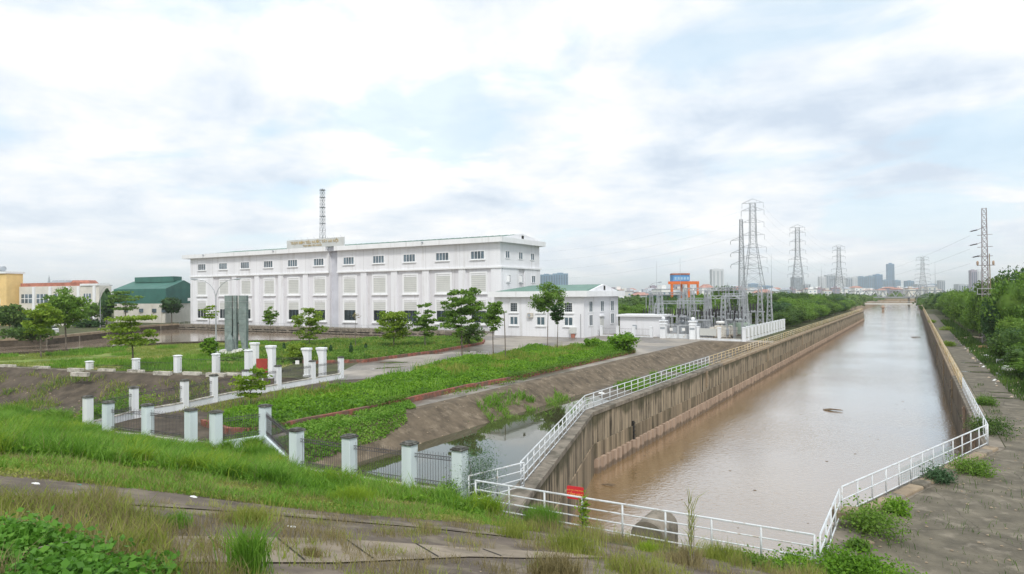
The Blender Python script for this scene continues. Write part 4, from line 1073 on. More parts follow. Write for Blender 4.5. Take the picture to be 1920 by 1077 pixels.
# platform and intake edge in front
plt_ = empty('intake_platform', (-140, 130, 0), 'concrete intake platform at the foot of the pumping station over the basin', 'platform')
MB().box(-200, 128.4, -.7, -82.2, 133.3, .05).build('deck', M_cope, plt_)
MB().box(-200, 127.9, -1.3, -82.2, 128.35, -.95).build('lower_beam', M_cope, plt_)
for i in range(24): MB().box(-199 + i * 5.05, 128.36, -5, -198.2 + i * 5.05, 129.4, -.72).build('pier', M_cope, plt_)
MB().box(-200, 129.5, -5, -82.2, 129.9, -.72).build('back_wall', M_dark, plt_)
railing('platform_railing', [(-199.5, 128.6), (-83, 128.6)], [1.0, .5], 2.4, M_steel, 'thin grey railing on the intake platform before the pumping station', zf=lambda x, y: .05)
# basin walls
bwall = empty('basin_wall', (-143, 58, 0), 'dark far retaining wall of the basin with a pale parapet', 'wall')
fw2 = FARW
# (kept as one continuous run of panels)
for a, b in zip(fw2[:-1], fw2[1:]):
    a, b = Vector(a), Vector(b); d = (b - a).normalized(); n = Vector((-d.y, d.x)); 
    k = max(1, int((b - a).length / 9))
    for i in range(k):
        p, q = a.lerp(b, i / k), a.lerp(b, (i + 1) / k - .004)
        MB().prism([tuple(p), tuple(q), tuple(q + n * .6), tuple(p + n * .6)], -6, -.2).build('wall_panel', M_drain, bwall)
        MB().prism([tuple(p - n * .1), tuple(q - n * .1), tuple(q + n * .9), tuple(p + n * .9)], -.2, .35).build('parapet', M_copew, bwall)
        MB().prism([tuple(p - n * .15), tuple(p + d * .4 - n * .15), tuple(p + d * .4 + n * .02), tuple(p + n * .02)], -2, -.2).build('buttress', M_cope, bwall)
nw = empty('basin_kerb', (-111, 84, 0), 'low dark parapet between the lawn and the basin', 'wall')
nb = NEARW
for a, b in zip(nb[:-1], nb[1:]):
    a, b = Vector(a), Vector(b); d = (b - a).normalized(); n = Vector((d.y, -d.x)); k = max(1, int((b - a).length / 6))
    for i in range(k):
        p, q = a.lerp(b, i / k), a.lerp(b, (i + 1) / k - .005); MB().prism([tuple(p), tuple(q), tuple(q + n * .4), tuple(p + n * .4)], -6, .42).build('wall_panel', M_drain, nw)

# ================================================================== annex
AX0, AX1, AY0, AY1 = -76.0, -55.4, 120.5, 138.2
an = empty('annex_building', (AX1, AY0, 0), 'low white annex with green roof, square windows and a wide cornice', 'building')
MB().box(AX0, AY0, 0, AX1, AY1, 8.0).build('wall', M_bwhite, an)
MB().box(AX0 - 1, AY0 - 1, 8.0, AX1 + 1.1, AY1 + 1.4, 9.15).build('cornice', M_trim, an)
m = MB(); x0, x1, y0, y1 = AX0 + .2, AX1 + .2, AY0 - .2, AY1 + .6; ymm = (y0 + y1) / 2
m.add([(x0, y0, 9.15), (x1, y0, 9.15), (x1, y1, 9.15), (x0, y1, 9.15), (x0 + 4, ymm, 10.5), (x1 - .4, ymm, 10.5)], [(0, 1, 5, 4), (2, 3, 4, 5), (3, 0, 4), (1, 2, 5), (0, 3, 2, 1)]); m.build('roof', M_groof, an)
m = MB(); a = [(x1 - .3, y0 + 2, 9.15), (x1 - .3, y1 - 2, 9.15), (x1 - .3, ymm, 10.5)]; m.add(a + [(p[0] + .6, p[1], p[2]) for p in a], [(0, 2, 1), (3, 4, 5), (0, 1, 4, 3), (1, 2, 5, 4), (2, 0, 3, 5)]); m.build('pediment', M_bwhite, an)
MB().box(x1 + .31, ymm - .4, 9.3, x1 + .36, ymm + .4, 10.2).build('pediment_vent', M_dark, an)


def win_y(par, x, z, w, h, Y, n, t=.14, glass=None, grille=False):
    o = bpy.data.objects.new('window', None); COL.objects.link(o); o.parent = par; o.location = Vector((x, Y, z)) - parent_loc(par)
    frame_y(M_trim, o, x - w / 2 - .25, x + w / 2 + .25, z - h / 2 - .25, z + h / 2 + .25, Y - .004, .25, .1)
    MB().box(x - w / 2 - .4, Y - .25, z - h / 2 - .42, x + w / 2 + .4, Y - .004, z - h / 2 - .25).build('sill', M_trim, o)
    for k in range(n): xa = x - w / 2 + k * w / n; MB().box(xa + .05, Y - .05, z - h / 2, xa + w / n - .05, Y - .02, z + h / 2).build('pane', glass or M_glass, o)
    if n > 1: MB().box(x - t / 2, Y - .09, z - h / 2, x + t / 2, Y - .055, z + h / 2).build('mullion', M_trim, o)
    if grille:
        m = MB()
        for k in range(1, 4): xa = x - w / 2 + k * w / 4; m.box(xa - .03, Y - .1, z - h / 2, xa + .03, Y - .07, z + h / 2); m.box(x - w / 2, Y - .1, z - h / 2 + k * h / 4 - .03, x + w / 2, Y - .07, z - h / 2 + k * h / 4 + .03)
        m.build('grille', M_grey, o, kind='stuff')


def win_x(par, y, z, w, h, X):
    o = bpy.data.objects.new('window', None); COL.objects.link(o); o.parent = par; o.location = Vector((X, y, z)) - parent_loc(par)
    frame_x(M_trim, o, y - w / 2 - .22, y + w / 2 + .22, z - h / 2 - .22, z + h / 2 + .22, X + .004, .22, .1)
    MB().box(X + .01, y - w / 2, z - h / 2, X + .05, y + w / 2, z + h / 2).build('pane', M_glass, o)
    MB().box(X + .05, y - .06, z - h / 2, X + .09, y + .06, z + h / 2).build('mullion', M_trim, o)


for x in (-71.2, -64.9, -58.7):
    win_y(an, x, 5.9, 1.6, 1.7, AY0, 1, glass=M_glassd, grille=True); win_y(an, x, 3.15, 1.7, 1.5, AY0, 2)
for y in (123.7, 134.8): win_x(an, y, 6.0, 1.5, 2.0, AX1); win_x(an, y, 3.3, 1.5, 2.0, AX1)
win_x(an, 129.4, 6.0, 1.5, 2.0, AX1)
MB().box(AX1 + .004, 128.3, 0, AX1 + .1, 130.1, 3.9).build('door', M_shut, an); MB().box(AX1 + .004, 128.0, 3.9, AX1 + .35, 130.4, 4.15).build('door_lintel', M_trim, an)
ac = empty('air_conditioner', (-67.2, AY0 - .3, 3.9), 'white air conditioner unit on the front wall of the annex', 'air conditioner')
MB().box(-67.8, AY0 - .55, 3.85, -66.6, AY0 - .06, 4.75).build('casing', M_cream, ac); m = MB(); m.tube((-67.35, AY0 - .6, 4.3), (-67.35, AY0 - .56, 4.3), .36, n=14); m.build('fan_grille', M_grey, ac)
MB().tube((-55.9, AY0 - .4, 0), (-55.9, AY0 - .4, 4.6), .04).build('stand_pipe', M_iron, label='thin dark pipe standing before the corner of the annex', cat='pipe')
bx = empty('meter_cabinet', (-57.6, AY0 - .5, .6), 'grey meter cabinet on legs at the foot of the annex wall', 'cabinet')
MB().box(-58.3, AY0 - .55, .8, -57.0, AY0 - .06, 2.0).build('cabinet', M_shut, bx); MB().box(-58.0, AY0 - .45, 0, -57.3, AY0 - .15, .8).build('stand', M_tile, bx)

# shed
sh = empty('white_shed', (-47, 128, 0), 'low white flat roofed shed left of the substation gate', 'shed')
MB().box(-51.2, 128.6, 0, -42.6, 134, 3.95).build('wall', M_bwhite, sh); MB().box(-51.8, 128.0, 3.95, -42.0, 134.6, 4.35).build('roof_slab', M_trim, sh)
MB().box(-48.5, 128.54, 1.4, -47.6, 128.6, 2.3).build('vent', M_grey, sh)
fence('yard_fence', 'white pillar fence with pale panels before the low shed', [(-54.6, 127.2), (-51, 126.8), (-47.4, 126.4), (-43.8, 126.2)], .5, 2.1, M_postw, M_postw, 1.7, plinth=.35, step=.3, rings=False)


# ================================================================== plants and trees
def crown_points(g, n, c, rx, ry, rz, clumps, cr, flat=1.0, layers=None):
    """leaf positions in clumps spread through an ellipsoid"""
    cc = g.normal(size=(clumps, 3)); cc /= np.linalg.norm(cc, axis=1)[:, None]; rad = g.random(clumps) ** .45
    cc = cc * rad[:, None] * np.array([rx, ry, rz])
    if layers:
        lv = np.linspace(-rz * .8, rz * .85, layers); cc[:, 2] = lv[g.integers(0, layers, clumps)] + g.normal(size=clumps) * rz * .05
        k = np.sqrt(np.clip(1 - (cc[:, 2] / (rz * 1.25)) ** 2, .15, 1)); th = g.random(clumps) * 2 * np.pi; rr = np.sqrt(g.random(clumps))
        cc[:, 0] = np.cos(th) * rr * rx * k; cc[:, 1] = np.sin(th) * rr * ry * k
    sz = cr * (.6 + .8 * g.random(clumps)); idx = g.integers(0, clumps, n)
    P = g.normal(size=(n, 3)); P /= np.linalg.norm(P, axis=1)[:, None]; P *= (g.random(n) ** .5)[:, None]
    P = P * sz[idx][:, None]; P[:, 2] *= flat
    return cc + np.array(c), P + cc[idx] + np.array(c)


def tree(label, base, h, cw, cb, lm, seed, n=1800, ls=.3, style='round', tr=.12, group=None, name='tree', core=False, clumps=None, stakes=False, link=True, lean=(0, 0)):
    """h total height, cw crown width, cb height of the crown's bottom"""
    g = np.random.default_rng(seed); x, y, z = base
    rt = empty(name, (x, y, z), label, 'tree' if name != 'bush' else 'bush', group)
    rz = (h - cb) / 2; cz = cb + rz; rx = cw / 2
    kw = dict(round=dict(cr=cw * .15, flat=.5), layered=dict(cr=cw * .2, flat=.22, layers=5), loose=dict(cr=cw * .12, flat=.38), cone=dict(cr=cw * .2, flat=.7), dense=dict(cr=cw * .16, flat=.8))[style]
    cl = clumps or dict(round=70, layered=34, loose=64, cone=40, dense=60)[style]
    cc, P = crown_points(g, n, (lean[0], lean[1], cz), rx * .82, rx * .82, rz * .85, cl, **kw)
    if style == 'cone':
        t = np.clip((P[:, 2] - cb) / (h - cb), 0, 1); k = (1.15 - t); P[:, 0] *= k; P[:, 1] *= k; t = np.clip((cc[:, 2] - cb) / (h - cb), 0, 1); cc[:, 0] *= 1.1 - t; cc[:, 1] *= 1.1 - t
    V, F = quad_leaves(P, ls * (.5 + g.random(len(P))), g)
    Fs = [F]
    if core:   # inner mass of foliage so that a dense crown is not see-through
        vs = []; fs = []; K, J = 10, 14
        for i in range(K + 1):
            for j in range(J):
                a, b = math.pi * i / K, 2 * math.pi * j / J; d = Vector((math.sin(a) * math.cos(b), math.sin(a) * math.sin(b), math.cos(a)))
                r = .66 + .3 * noise.noise(d * 1.7 + Vector((seed, 0, 0))); vs.append((d.x * rx * r + lean[0], d.y * rx * r + lean[1], cz + d.z * rz * r))
        for i in range(K):
            for j in range(J): fs.append((i * J + j, i * J + (j + 1) % J, (i + 1) * J + (j + 1) % J, (i + 1) * J + j))
        Fs.append(np.array(fs) + len(V)); V = np.concatenate([V, np.array(vs)])
    npmesh('crown', V, Fs, lm, parent=rt)
    # trunk with limbs
    if tr > 0:
        m = MB(); top = cb + (h - cb) * .75; pts = []; rs = []
        for i in range(7):
            t = i / 6; pts.append((math.sin(t * 3 + seed) * .02 * h * t + lean[0] * t, math.cos(t * 2.3 + seed) * .02 * h * t + lean[1] * t, -.3 + t * (top + .3))); rs.append(tr * (1 - .75 * t))
        m.path(pts, rs, 7)
        order = g.permutation(len(cc))[:14]
        for i in order:
            e = Vector(cc[i]); zz = max(cb * .7, min(e.z - .35 * math.hypot(e.x, e.y), top * .95)); t = (zz + .3) / (top + .3)
            k = min(5, int(t * 6)); a = Vector(pts[k]).lerp(Vector(pts[k + 1]), t * 6 - k); mid = a.lerp(e, .5) + Vector((0, 0, .05 * cw)); r0 = tr * (1 - .75 * t) * .55
            m.path([a, mid, e], [r0, r0 * .6, r0 * .25], 5)
        m.build('trunk', M_bark, None).parent = rt
    if stakes:
        for a in (0, 2.1, 4.2):
            m = MB(); m.tube((math.cos(a) * .7, math.sin(a) * .7, -.1), (0, 0, 1.6), .03, n=4); o = m.build('stake', M_stem, None); o.parent = rt
    return rt


def tpx(bx, by, top, left, right, bot, z=0.0):
    """tree measures from a survey: base point, height, crown width, crown bottom"""
    p = W(bx, by, z); dep = Vector((p.x, p.y, p.z - EYE)).dot(CF); k = dep / FPX
    return (p.x, p.y, z), (by - top) * k, (right - left) * k, max(.1, (by - bot) * k)


T = [
    ('layered lime green tree on the lawn behind the far pillar fence', (249, 692, 588, 208, 302, 650), L_lime, 'layered', 2600, .36, .13),
    ('medium green spreading tree at the lawn edge left of the lime green one', (124, 658, 536, 72, 165, 618), L_mid, 'round', 3200, .5, .16),
    ('pale lime tree at far left in front of the basin', (77, 672, 562, 38, 118, 632), L_lime, 'loose', 2200, .42, .12),
    ('thin lime sapling near the parapet below the double street lamp', (392, 655, 571, 376, 408, 600), L_lime, 'layered', 700, .3, .06),
    ('small dense sapling before the station wall right of the stone monument', (506, 642, 573, 490, 524, 612), L_mid, 'loose', 900, .35, .06),
    ('lime green feathery tree behind the entrance gate', (580, 655, 567, 548, 614, 645), L_lime, 'loose', 2400, .34, .09),
    ('bushy lime tree on the farther bed', (738, 656, 574, 700, 786, 640), L_lime, 'loose', 2800, .38, .12),
    ('pale green narrow tree right of the bushy lime tree', (797, 655, 560, 772, 826, 645), L_mid, 'loose', 2400, .36, .1),
    ('big dark green tree in front of the right end of the pumping station', (867, 676, 524, 816, 916, 640), L_mid, 'loose', 5200, .32, .14),
    ('green upright tree just left of the annex windows', (925, 665, 555, 904, 952, 625), L_mid, 'round', 2200, .3, .09),
    ('tall thin stemmed tree before the annex with a wide crown', (1027, 652, 530, 984, 1062, 590), L_mid, 'round', 3400, .32, .08),
    ('narrow dark tree with low crown right of the wide crowned one', (1045, 664, 563, 1030, 1060, 612), L_dark, 'round', 1600, .28, .08),
    ('low shrub behind the farther bed in front of the intake wall', (880, 650, 600, 835, 905, 648), L_wild, 'loose', 1800, .32, .06),
    ('round lime bush on the long bed near the annex door', (1112, 662, 630, 1090, 1134, 660), L_bed, 'round', 1300, .3, .05),
    ('larger round lime bush at the far right end of the long bed', (1170, 665, 619, 1138, 1202, 662), L_bed, 'round', 2300, .3, .06),
    ('low lime shrub left of the monument steps', (393, 672, 630, 376, 412, 668), L_bed, 'round', 900, .35, .04),
    ('bushy lime shrub behind the iron gate', (562, 680, 640, 536, 590, 678), L_lime, 'round', 1500, .3, .05),
]
for i, (lab, a, lm, st, n, ls, tr) in enumerate(T):
    b, h, w, cb = tpx(*a); tree(lab, b, h, w, cb, lm, 20 + i, n=int(n * 1.5), ls=ls, style=st, tr=tr, name='bush' if ('shrub' in lab or 'bush ' in lab) else 'tree', stakes='big dark green' in lab)
# thin bare poles and saplings
b, h, w, cb = tpx(667, 658, 585, 655, 680, 600); tree('nearly leafless sapling on the farther bed', b, h, w, cb, L_dry, 60, n=60, ls=.25, style='loose', tr=.06)
b = W(948, 682, 0); rt = empty('thin_pole', b, 'thin leaning wooden pole standing on the long planting bed', 'pole'); m = MB(); m.path([(0, 0, 0), (-.05, 0, 3), (-.15, 0, 6.5)], [.07, .06, .05], 6); o = m.build('pole', M_bark); o.parent = rt
# clipped conifers
for i, (x, y, t) in enumerate([(533, 668, 641), (610, 672, 644), (620, 668, 644), (658, 672, 640), (686, 664, 642)]):
    b, h, w, cb = tpx(x, y, t, x - 5, x + 5, y - 2); tree('small dark clipped conifer beside the entrance road', b, h, w, .1, L_dark, 70 + i, n=420, ls=.22, style='cone', tr=.05, group='clipped conifers by the entrance road', core=True, name='conifer')
# trees beyond the basin
BT = [('dark conical tree beside the white factory building', (200, 612, 534, 184, 218, 606), L_dark, 'cone'), ('wide layered tree left of the green warehouse', (236, 612, 543, 204, 268, 585), L_mid, 'layered'),
      ('round clipped dark tree in front of the green warehouse', (322, 607, 555, 300, 346, 590), L_dark, 'round'), ('green leafy tree at the left edge beyond the basin', (18, 632, 570, -22, 44, 612), L_wild, 'round'),
      ('dark tree cluster behind the pale lime tree', (52, 628, 585, 20, 84, 625), L_dark, 'round'), ('small tree in front of the white factory corner', (172, 614, 566, 156, 190, 600), L_mid, 'round'),
      ('leafless shrub row along the far basin wall', (60, 640, 612, -10, 100, 640), L_wild, 'loose'), ('low hedge before the white factory', (165, 614, 600, 140, 205, 614), L_dark, 'round')]
for i, (lab, a, lm, st) in enumerate(BT):
    b, h, w, cb = tpx(*a); tree(lab, b, h, w, cb, lm, 90 + i, n=2600, ls=.62, style=st, tr=.2, core=(st != 'loose' and st != 'layered'), name='tree' if 'hedge' not in lab and 'shrub' not in lab else 'bush')
# sapling on the diagonal fence
pb = W(470, 762, 0); tree('bright yellow green sapling growing at the diagonal fence', (pb.x, pb.y, 0), 3.1, 2.7, .5, L_sap, 111, n=1900, ls=.24, style='layered', tr=.05)


def plant(name, label, base, r, h, n, ls, lm, seed, cat='bush', zs=.6, asp=.55, stems=6, group=None):
    g = np.random.default_rng(seed); rt = empty(name, base, label, cat, group)
    cl = 14; th = g.random(cl) * 2 * np.pi; rr = np.sqrt(g.random(cl)) * r * .75; cz = g.random(cl) * h * .55 + h * .2
    idx = g.integers(0, cl, n); P = g.normal(size=(n, 3)) * np.array([r * .3, r * .3, h * .2]); P += np.column_stack([np.cos(th) * rr, np.sin(th) * rr, cz * (1 - .4 * rr / r)])[idx]; P[:, 2] = np.abs(P[:, 2])
    V, F = quad_leaves(P, ls * (.5 + g.random(n)), g, .3, asp); npmesh('foliage', V, [F], lm, parent=rt)
    m = MB()
    for i in range(stems):
        a = Vector((math.cos(th[i]) * rr[i], math.sin(th[i]) * rr[i], cz[i])); m.path([(0, 0, -.1), a * .5 + Vector((0, 0, .1)), a], [.02, .015, .006], 4)
    m.build('stems', M_stem, None, kind='stuff').parent = rt
    return rt


p = G(893, 935); pr = plant('feathery_shrub', 'feathery blue green shrub leaning on the last fence pillar', (p.x, 23.4, -.2), .95, 3.1, 5200, .085, L_feather, 5, asp=.3)
for i, (x, y, r, h, lm, lab) in enumerate([(1858, 815, 1.1, 1.2, L_wild, 'wild bush behind the corner post of the right railing'), (1846, 760, .7, .8, L_mid, 'low weeds beside the white railing receding at right'), (1640, 1000, 1.05, 1.15, L_mid, 'olive bush against the oblique railing near its left end'),
                                          (1680, 962, .5, .6, L_bed, 'small bright bush next to the olive bush by the railing'), (1757, 905, .6, .75, L_feather, 'grey green weed bush below the middle of the oblique railing'), (1822, 888, .8, .8, L_mid, 'spreading bush near the right end of the oblique railing'),
                                          (1570, 1068, .9, .8, L_bed, 'bright creeper below the near corner post'), (1640, 1088, 1.3, .7, L_bed, 'bright green bush at the bottom edge of the picture by the apron'), (1605, 1030, .35, .35, L_mid, 'tiny weed at the foot of the cracked block'),
                                          (1500, 1078, 1.0, .55, L_bed, 'leafy weed clump before the right end of the near railing'), (1420, 1062, .8, .45, L_mid, 'green weed clump before the middle of the near railing')]):
    p = G(x, y); plant('wild_bush', lab, p, r, h, int(2600 * r), .10, lm, 200 + i)
for i, (x, y, r, h) in enumerate([(1787, 620, 1.2, 1.0), (1797, 650, 1.0, .8), (1760, 606, 1.1, 1)]):
    p = W(x, y); plant('path_weed', 'yellow green weeds growing at the foot of the right railing', (p.x - 1.2, p.y, 0), r, h, 900, .2, L_lime, 230 + i, group='weeds along the right railing')
# climbing vine on fence and drain
for i, (x, y, z, r, h, lab) in enumerate([(225, 765, .4, 1.6, 1.6, 'leafy vine mound hanging over the fence corner at left'), (250, 752, .6, 1.6, 1.5, 'vine clump spilling from the diagonal fence'), (190, 790, 0, 1.2, 1.6, 'vine climbing the leftmost fence pillar'), (560, 745, 0, 1.0, .6, 'weeds at the foot of the diagonal fence')]):
    p = W(x, y, z); plant('vine', lab, (p.x, p.y, max(0, hzf(p.x, p.y)) if hzf(p.x, p.y) > -.5 else -.6), r, h + (.8 if hzf(p.x, p.y) < -.5 else 0), 1900, .16, L_bed if i != 1 else L_sap, 240 + i, cat='vine')
p = G(1098, 1000); plant('vine', 'small vine climbing a post of the near railing beside the red board', (-10.35, 22.25, .1), .22, 1.3, 420, .10, L_sap, 250, cat='vine', stems=3)
for i, (x, top) in enumerate([(840, .9), (745, .6), (865, 1.3)]):
    p = W(x, 930, .2); plant('vine', ['weed tuft on the plinth before the last fence panel', 'small weed on the fence plinth before the pond', 'vine at the foot of the last fence pillar'][i], (p.x, 22.75, 0), .3, top, 500, .09, L_mid, 260 + i, cat='vine')


# ================================================================== grass on the slope
def Gp(pts): return [tuple(G(x, y)[:2]) for x, y in pts]


topb = [(-140, 770), (-60, 770), (100, 782), (165, 806), (203, 822), (277, 836), (358, 852), (405, 862), (470, 850), (500, 846), (556, 888), (655, 912), (768, 934), (862, 952), (940, 965)]
lush = Gp(topb) + Gp([(905, 972), (800, 950), (640, 932), (500, 915), (333, 892), (150, 868), (-60, 850), (-140, 846)])
edge_ = Gp([(-140, 846), (-60, 850), (150, 868), (333, 892), (500, 915), (640, 932), (800, 950), (905, 972), (1010, 985), (1010, 1000), (930, 988), (800, 977), (633, 965), (500, 950), (333, 928), (150, 908), (0, 895), (-140, 876)])
stuff_blades('tall_grass', lush, 200, (.25, .7), .03, L_grass, 'tall lush grass on the slope in front of the pillar fence', lean=.6)
stuff_blades('ground_cover', lush, 170, (.15, .4), .06, L_bed, 'low leafy ground cover under the tall grass', lean=.8, cat='ground cover')
for nm, lm, dn, z_, ls_, th, lab, pol in (('leafy_ground_cover', L_bed, 260, .32, .13, -.35, 'leafy ground cover mixed into the slope grass', lush), ('leafy_ground_cover', L_mid, 150, .4, .11, .02, 'darker leafy weeds mixed into the slope grass', lush), ('leafy_ground_cover', L_yel, 160, .12, .07, .0, 'yellowing small weeds along the slope path edge', edge_)):
    g = np.random.default_rng(int(dn)); q = sample_poly(pol, dn, g); nz = np.array([noise.noise(Vector((a * .6, b * .6, dn))) for a, b in q]); q = q[nz > th]; nz = nz[nz > th]
    P = np.column_stack([q, hz(q[:, 0], q[:, 1]) + .02 + z_ * g.random(len(q)) * (.6 + nz)]); V, F = quad_leaves(P, ls_ * (.5 + g.random(len(q))), g, .4); npmesh(nm, V, [F], lm, label=lab, cat='ground cover', kind='stuff')
stuff_blades('straw_patches', edge_, 150, (.08, .28), .014, L_dry, 'patches of dead straw along the slope path edge', lean=.8, clump=.45, patch=.02)
stuff_blades('straw_patches', lush, 22, (.3, .8), .014, L_dry, 'dead stalks standing in the slope grass', lean=.5, clump=.4, patch=.08)
stuff_blades('short_grass', edge_, 300, (.06, .2), .018, L_yel, 'short yellow green grass along the edge of the dark slope path', lean=.7)
stuff_blades('short_green_grass', edge_, 200, (.1, .3), .024, L_grass, 'short green grass along the edge of the dark slope path', lean=.7, clump=.5, patch=-.05)
drygp = Gp([(-140, 925), (60, 935), (200, 945), (290, 985), (330, 1040), (340, 1077), (340, 1120), (-140, 1120)])
stuff_blades('dry_grass', drygp, 400, (.12, .42), .010, L_dry, 'dry straw coloured grass at the lower left', lean=.7, clump=.8, patch=-.12)
stuff_blades('thin_green_grass', drygp, 260, (.15, .5), .012, L_yel, 'thin green grass among the dry straw at lower left', lean=.6, clump=.6, patch=-.05)
pathg = Gp([(200, 935), (633, 968), (930, 990), (1200, 1034), (1330, 1050), (1500, 1085), (1450, 1120), (300, 1120)])
stuff_blades('path_weeds', pathg, 260, (.08, .34), .009, L_dry, 'sparse dry weeds in the joints of the dark slope path', lean=.6, clump=.9, patch=.14)
stuff_blades('path_weeds', pathg, 200, (.06, .24), .012, L_yel, 'sparse green weeds in the joints of the dark slope path', lean=.6, clump=1.1, patch=.2)
railg = Gp([(900, 968), (1000, 978), (1180, 1012), (1300, 1028), (1540, 1072), (1550, 1100), (1480, 1092), (1330, 1052), (1200, 1030), (1060, 1006), (930, 990)])
stuff_blades('railing_grass', railg, 150, (.15, .5), .012, L_yel, 'yellow green grass along the foot of the near railing', lean=.5, clump=.9, patch=-.1)
stuff_blades('railing_straw', railg, 150, (.15, .55), .009, L_dry, 'dry straw along the foot of the near railing', lean=.5, clump=.7, patch=-.05)


def tuft(label, x, y, h, r, n, lm, seed, w=.014, lean=.5, pos=None):
    g = np.random.default_rng(seed); p = G(x, y) if pos is None else Vector(pos); rt = empty('grass_tuft', p, label, 'grass tuft')
    q = g.normal(size=(n, 2)) * r * .4; P = np.column_stack([q, np.zeros(n) - .02]); V, F = blades(P, h * (.5 + .6 * g.random(n)), w * (.7 + .6 * g.random(n)), g, lean); npmesh('blades', V, F, lm, parent=rt)


for i, a in enumerate([('bright yellow grass tuft on the dark slope path', 466, 985, .42, .5, 700, L_yel), ('upright green grass tuft on the pale strip', 465, 1075, .75, .3, 420, L_grass), ('lush green tuft at the foot of the near railing left of the red board', 1015, 985, .75, .75, 1600, L_grass),
                      ('olive tuft below the red board', 1070, 1035, .5, .9, 1100, L_yel), ('dry tuft at the bottom centre of the picture', 1040, 1085, .5, .6, 900, L_dry), ('dry tuft by the bottom edge right of centre', 1190, 1078, .4, .9, 900, L_yel), ('green tuft in the middle of the path', 320, 990, .3, .35, 500, L_grass),
                      ('small dry tuft on the pale strip', 585, 1048, .25, .2, 220, L_dry), ('bright green tuft on the grass slope edge before the fence', 660, 945, .6, .8, 1300, L_sap), ('bright tuft near the last fence pillar', 905, 960, .5, .6, 900, L_grass), ('tuft of long grass below the set-back pillar', 500, 880, .9, 1.0, 1500, L_grass),
                      ('yellow tuft at the right end of the near railing', 1350, 1050, .5, .9, 900, L_yel), ('dry reddish tuft by the reed', 1290, 1060, .5, .5, 600, L_dry), ('small green tuft on the path before the rail', 1215, 1035, .35, .4, 400, L_sap), ('dry tuft left of the olive tuft', 960, 1008, .4, .7, 700, L_yel), ('olive tuft at lower left', 230, 1045, .4, .6, 700, L_yel)]):
    tuft(*a, seed=300 + i)
cv = {0: ([], [], []), 1: ([], [], [])}
def clump(x, y, h, r_, n, key, g, w):
    q = g.normal(size=(n, 2)) * r_ * .4 + np.array([x, y]); P = np.column_stack([q, hz(q[:, 0], q[:, 1]) - .02]); V, F = blades(P, h * (.5 + .6 * g.random(n)), w * (.7 + .6 * g.random(n)), g, .85)
    o_ = sum(len(v) for v in cv[key][0]); cv[key][0].append(V); cv[key][1].append(F[0] + o_); cv[key][2].append(F[1] + o_)
g = np.random.default_rng(77); fa = A1 + [inner] + A2b
for i in range(46):
    k = g.integers(0, len(fa) - 1); a_, b_ = Vector(fa[k]), Vector(fa[k + 1]); q = a_.lerp(b_, g.random()) + Vector((g.normal() * .2, -.7 - .5 * g.random())); clump(q.x, q.y, g.uniform(.4, .85), g.uniform(.5, .9), 300, i % 2, g, .032)
lx = sample_poly(lush, 1, g)[:110]
for i, (x, y) in enumerate(lx): clump(x, y, g.uniform(.5, 1.0), g.uniform(.5, 1.0), 380, i % 2, g, .034)
for key, lm, lab in ((0, L_grass, 'clumps of long arching grass on the slope below the pillar fence'), (1, L_sap, 'yellow green clumps of long grass on the slope below the pillar fence')):
    npmesh('grass_clumps', np.concatenate(cv[key][0]), [np.concatenate(cv[key][1]), np.concatenate(cv[key][2])], lm, label=lab, cat='grass', kind='stuff')
# tall reed by the near railing
rp_ = G(1292, 1062); rt = empty('tall_reed', rp_, 'tall thin reed standing in front of the near railing', 'reed'); m = MB()
for k in range(3): m.path([(k * .06, 0, 0), (k * .07, .02, 1.0 + k * .1), (k * .1 - .02, .05, 1.95 - k * .35)], [.012, .009, .004], 4)
o = m.build('stalk', M_stem); o.parent = rt
g = np.random.default_rng(9); n = 60; P = np.column_stack([g.normal(size=n) * .03 + .06, g.normal(size=n) * .03, g.random(n) * 1.7 + .1]); V, F = blades(P, .3 + .25 * g.random(n), np.full(n, .018), g, .9); npmesh('blades', V, F, L_yel, parent=rt)
# broad leaved creeper at the lower left corner
for i, (x, y, r, h) in enumerate([(20, 1072, .75, .34), (110, 1092, .7, .27), (205, 1100, .55, .2), (-60, 1060, .8, .4), (60, 1150, .8, .3)]):
    p = G(x, y); plant('broadleaf_creeper', ['broad leaved green creeper filling the lower left corner', 'broad leaved creeper along the bottom edge right of the corner one', 'low tail of the broad leaved creeper at the bottom edge', 'broad leaved creeper at the left edge', 'broad leaved creeper nearest the camera'][i], p, r, h, int(3600 * r), .085, L_bush, 400 + i, cat='creeper', asp=.7)


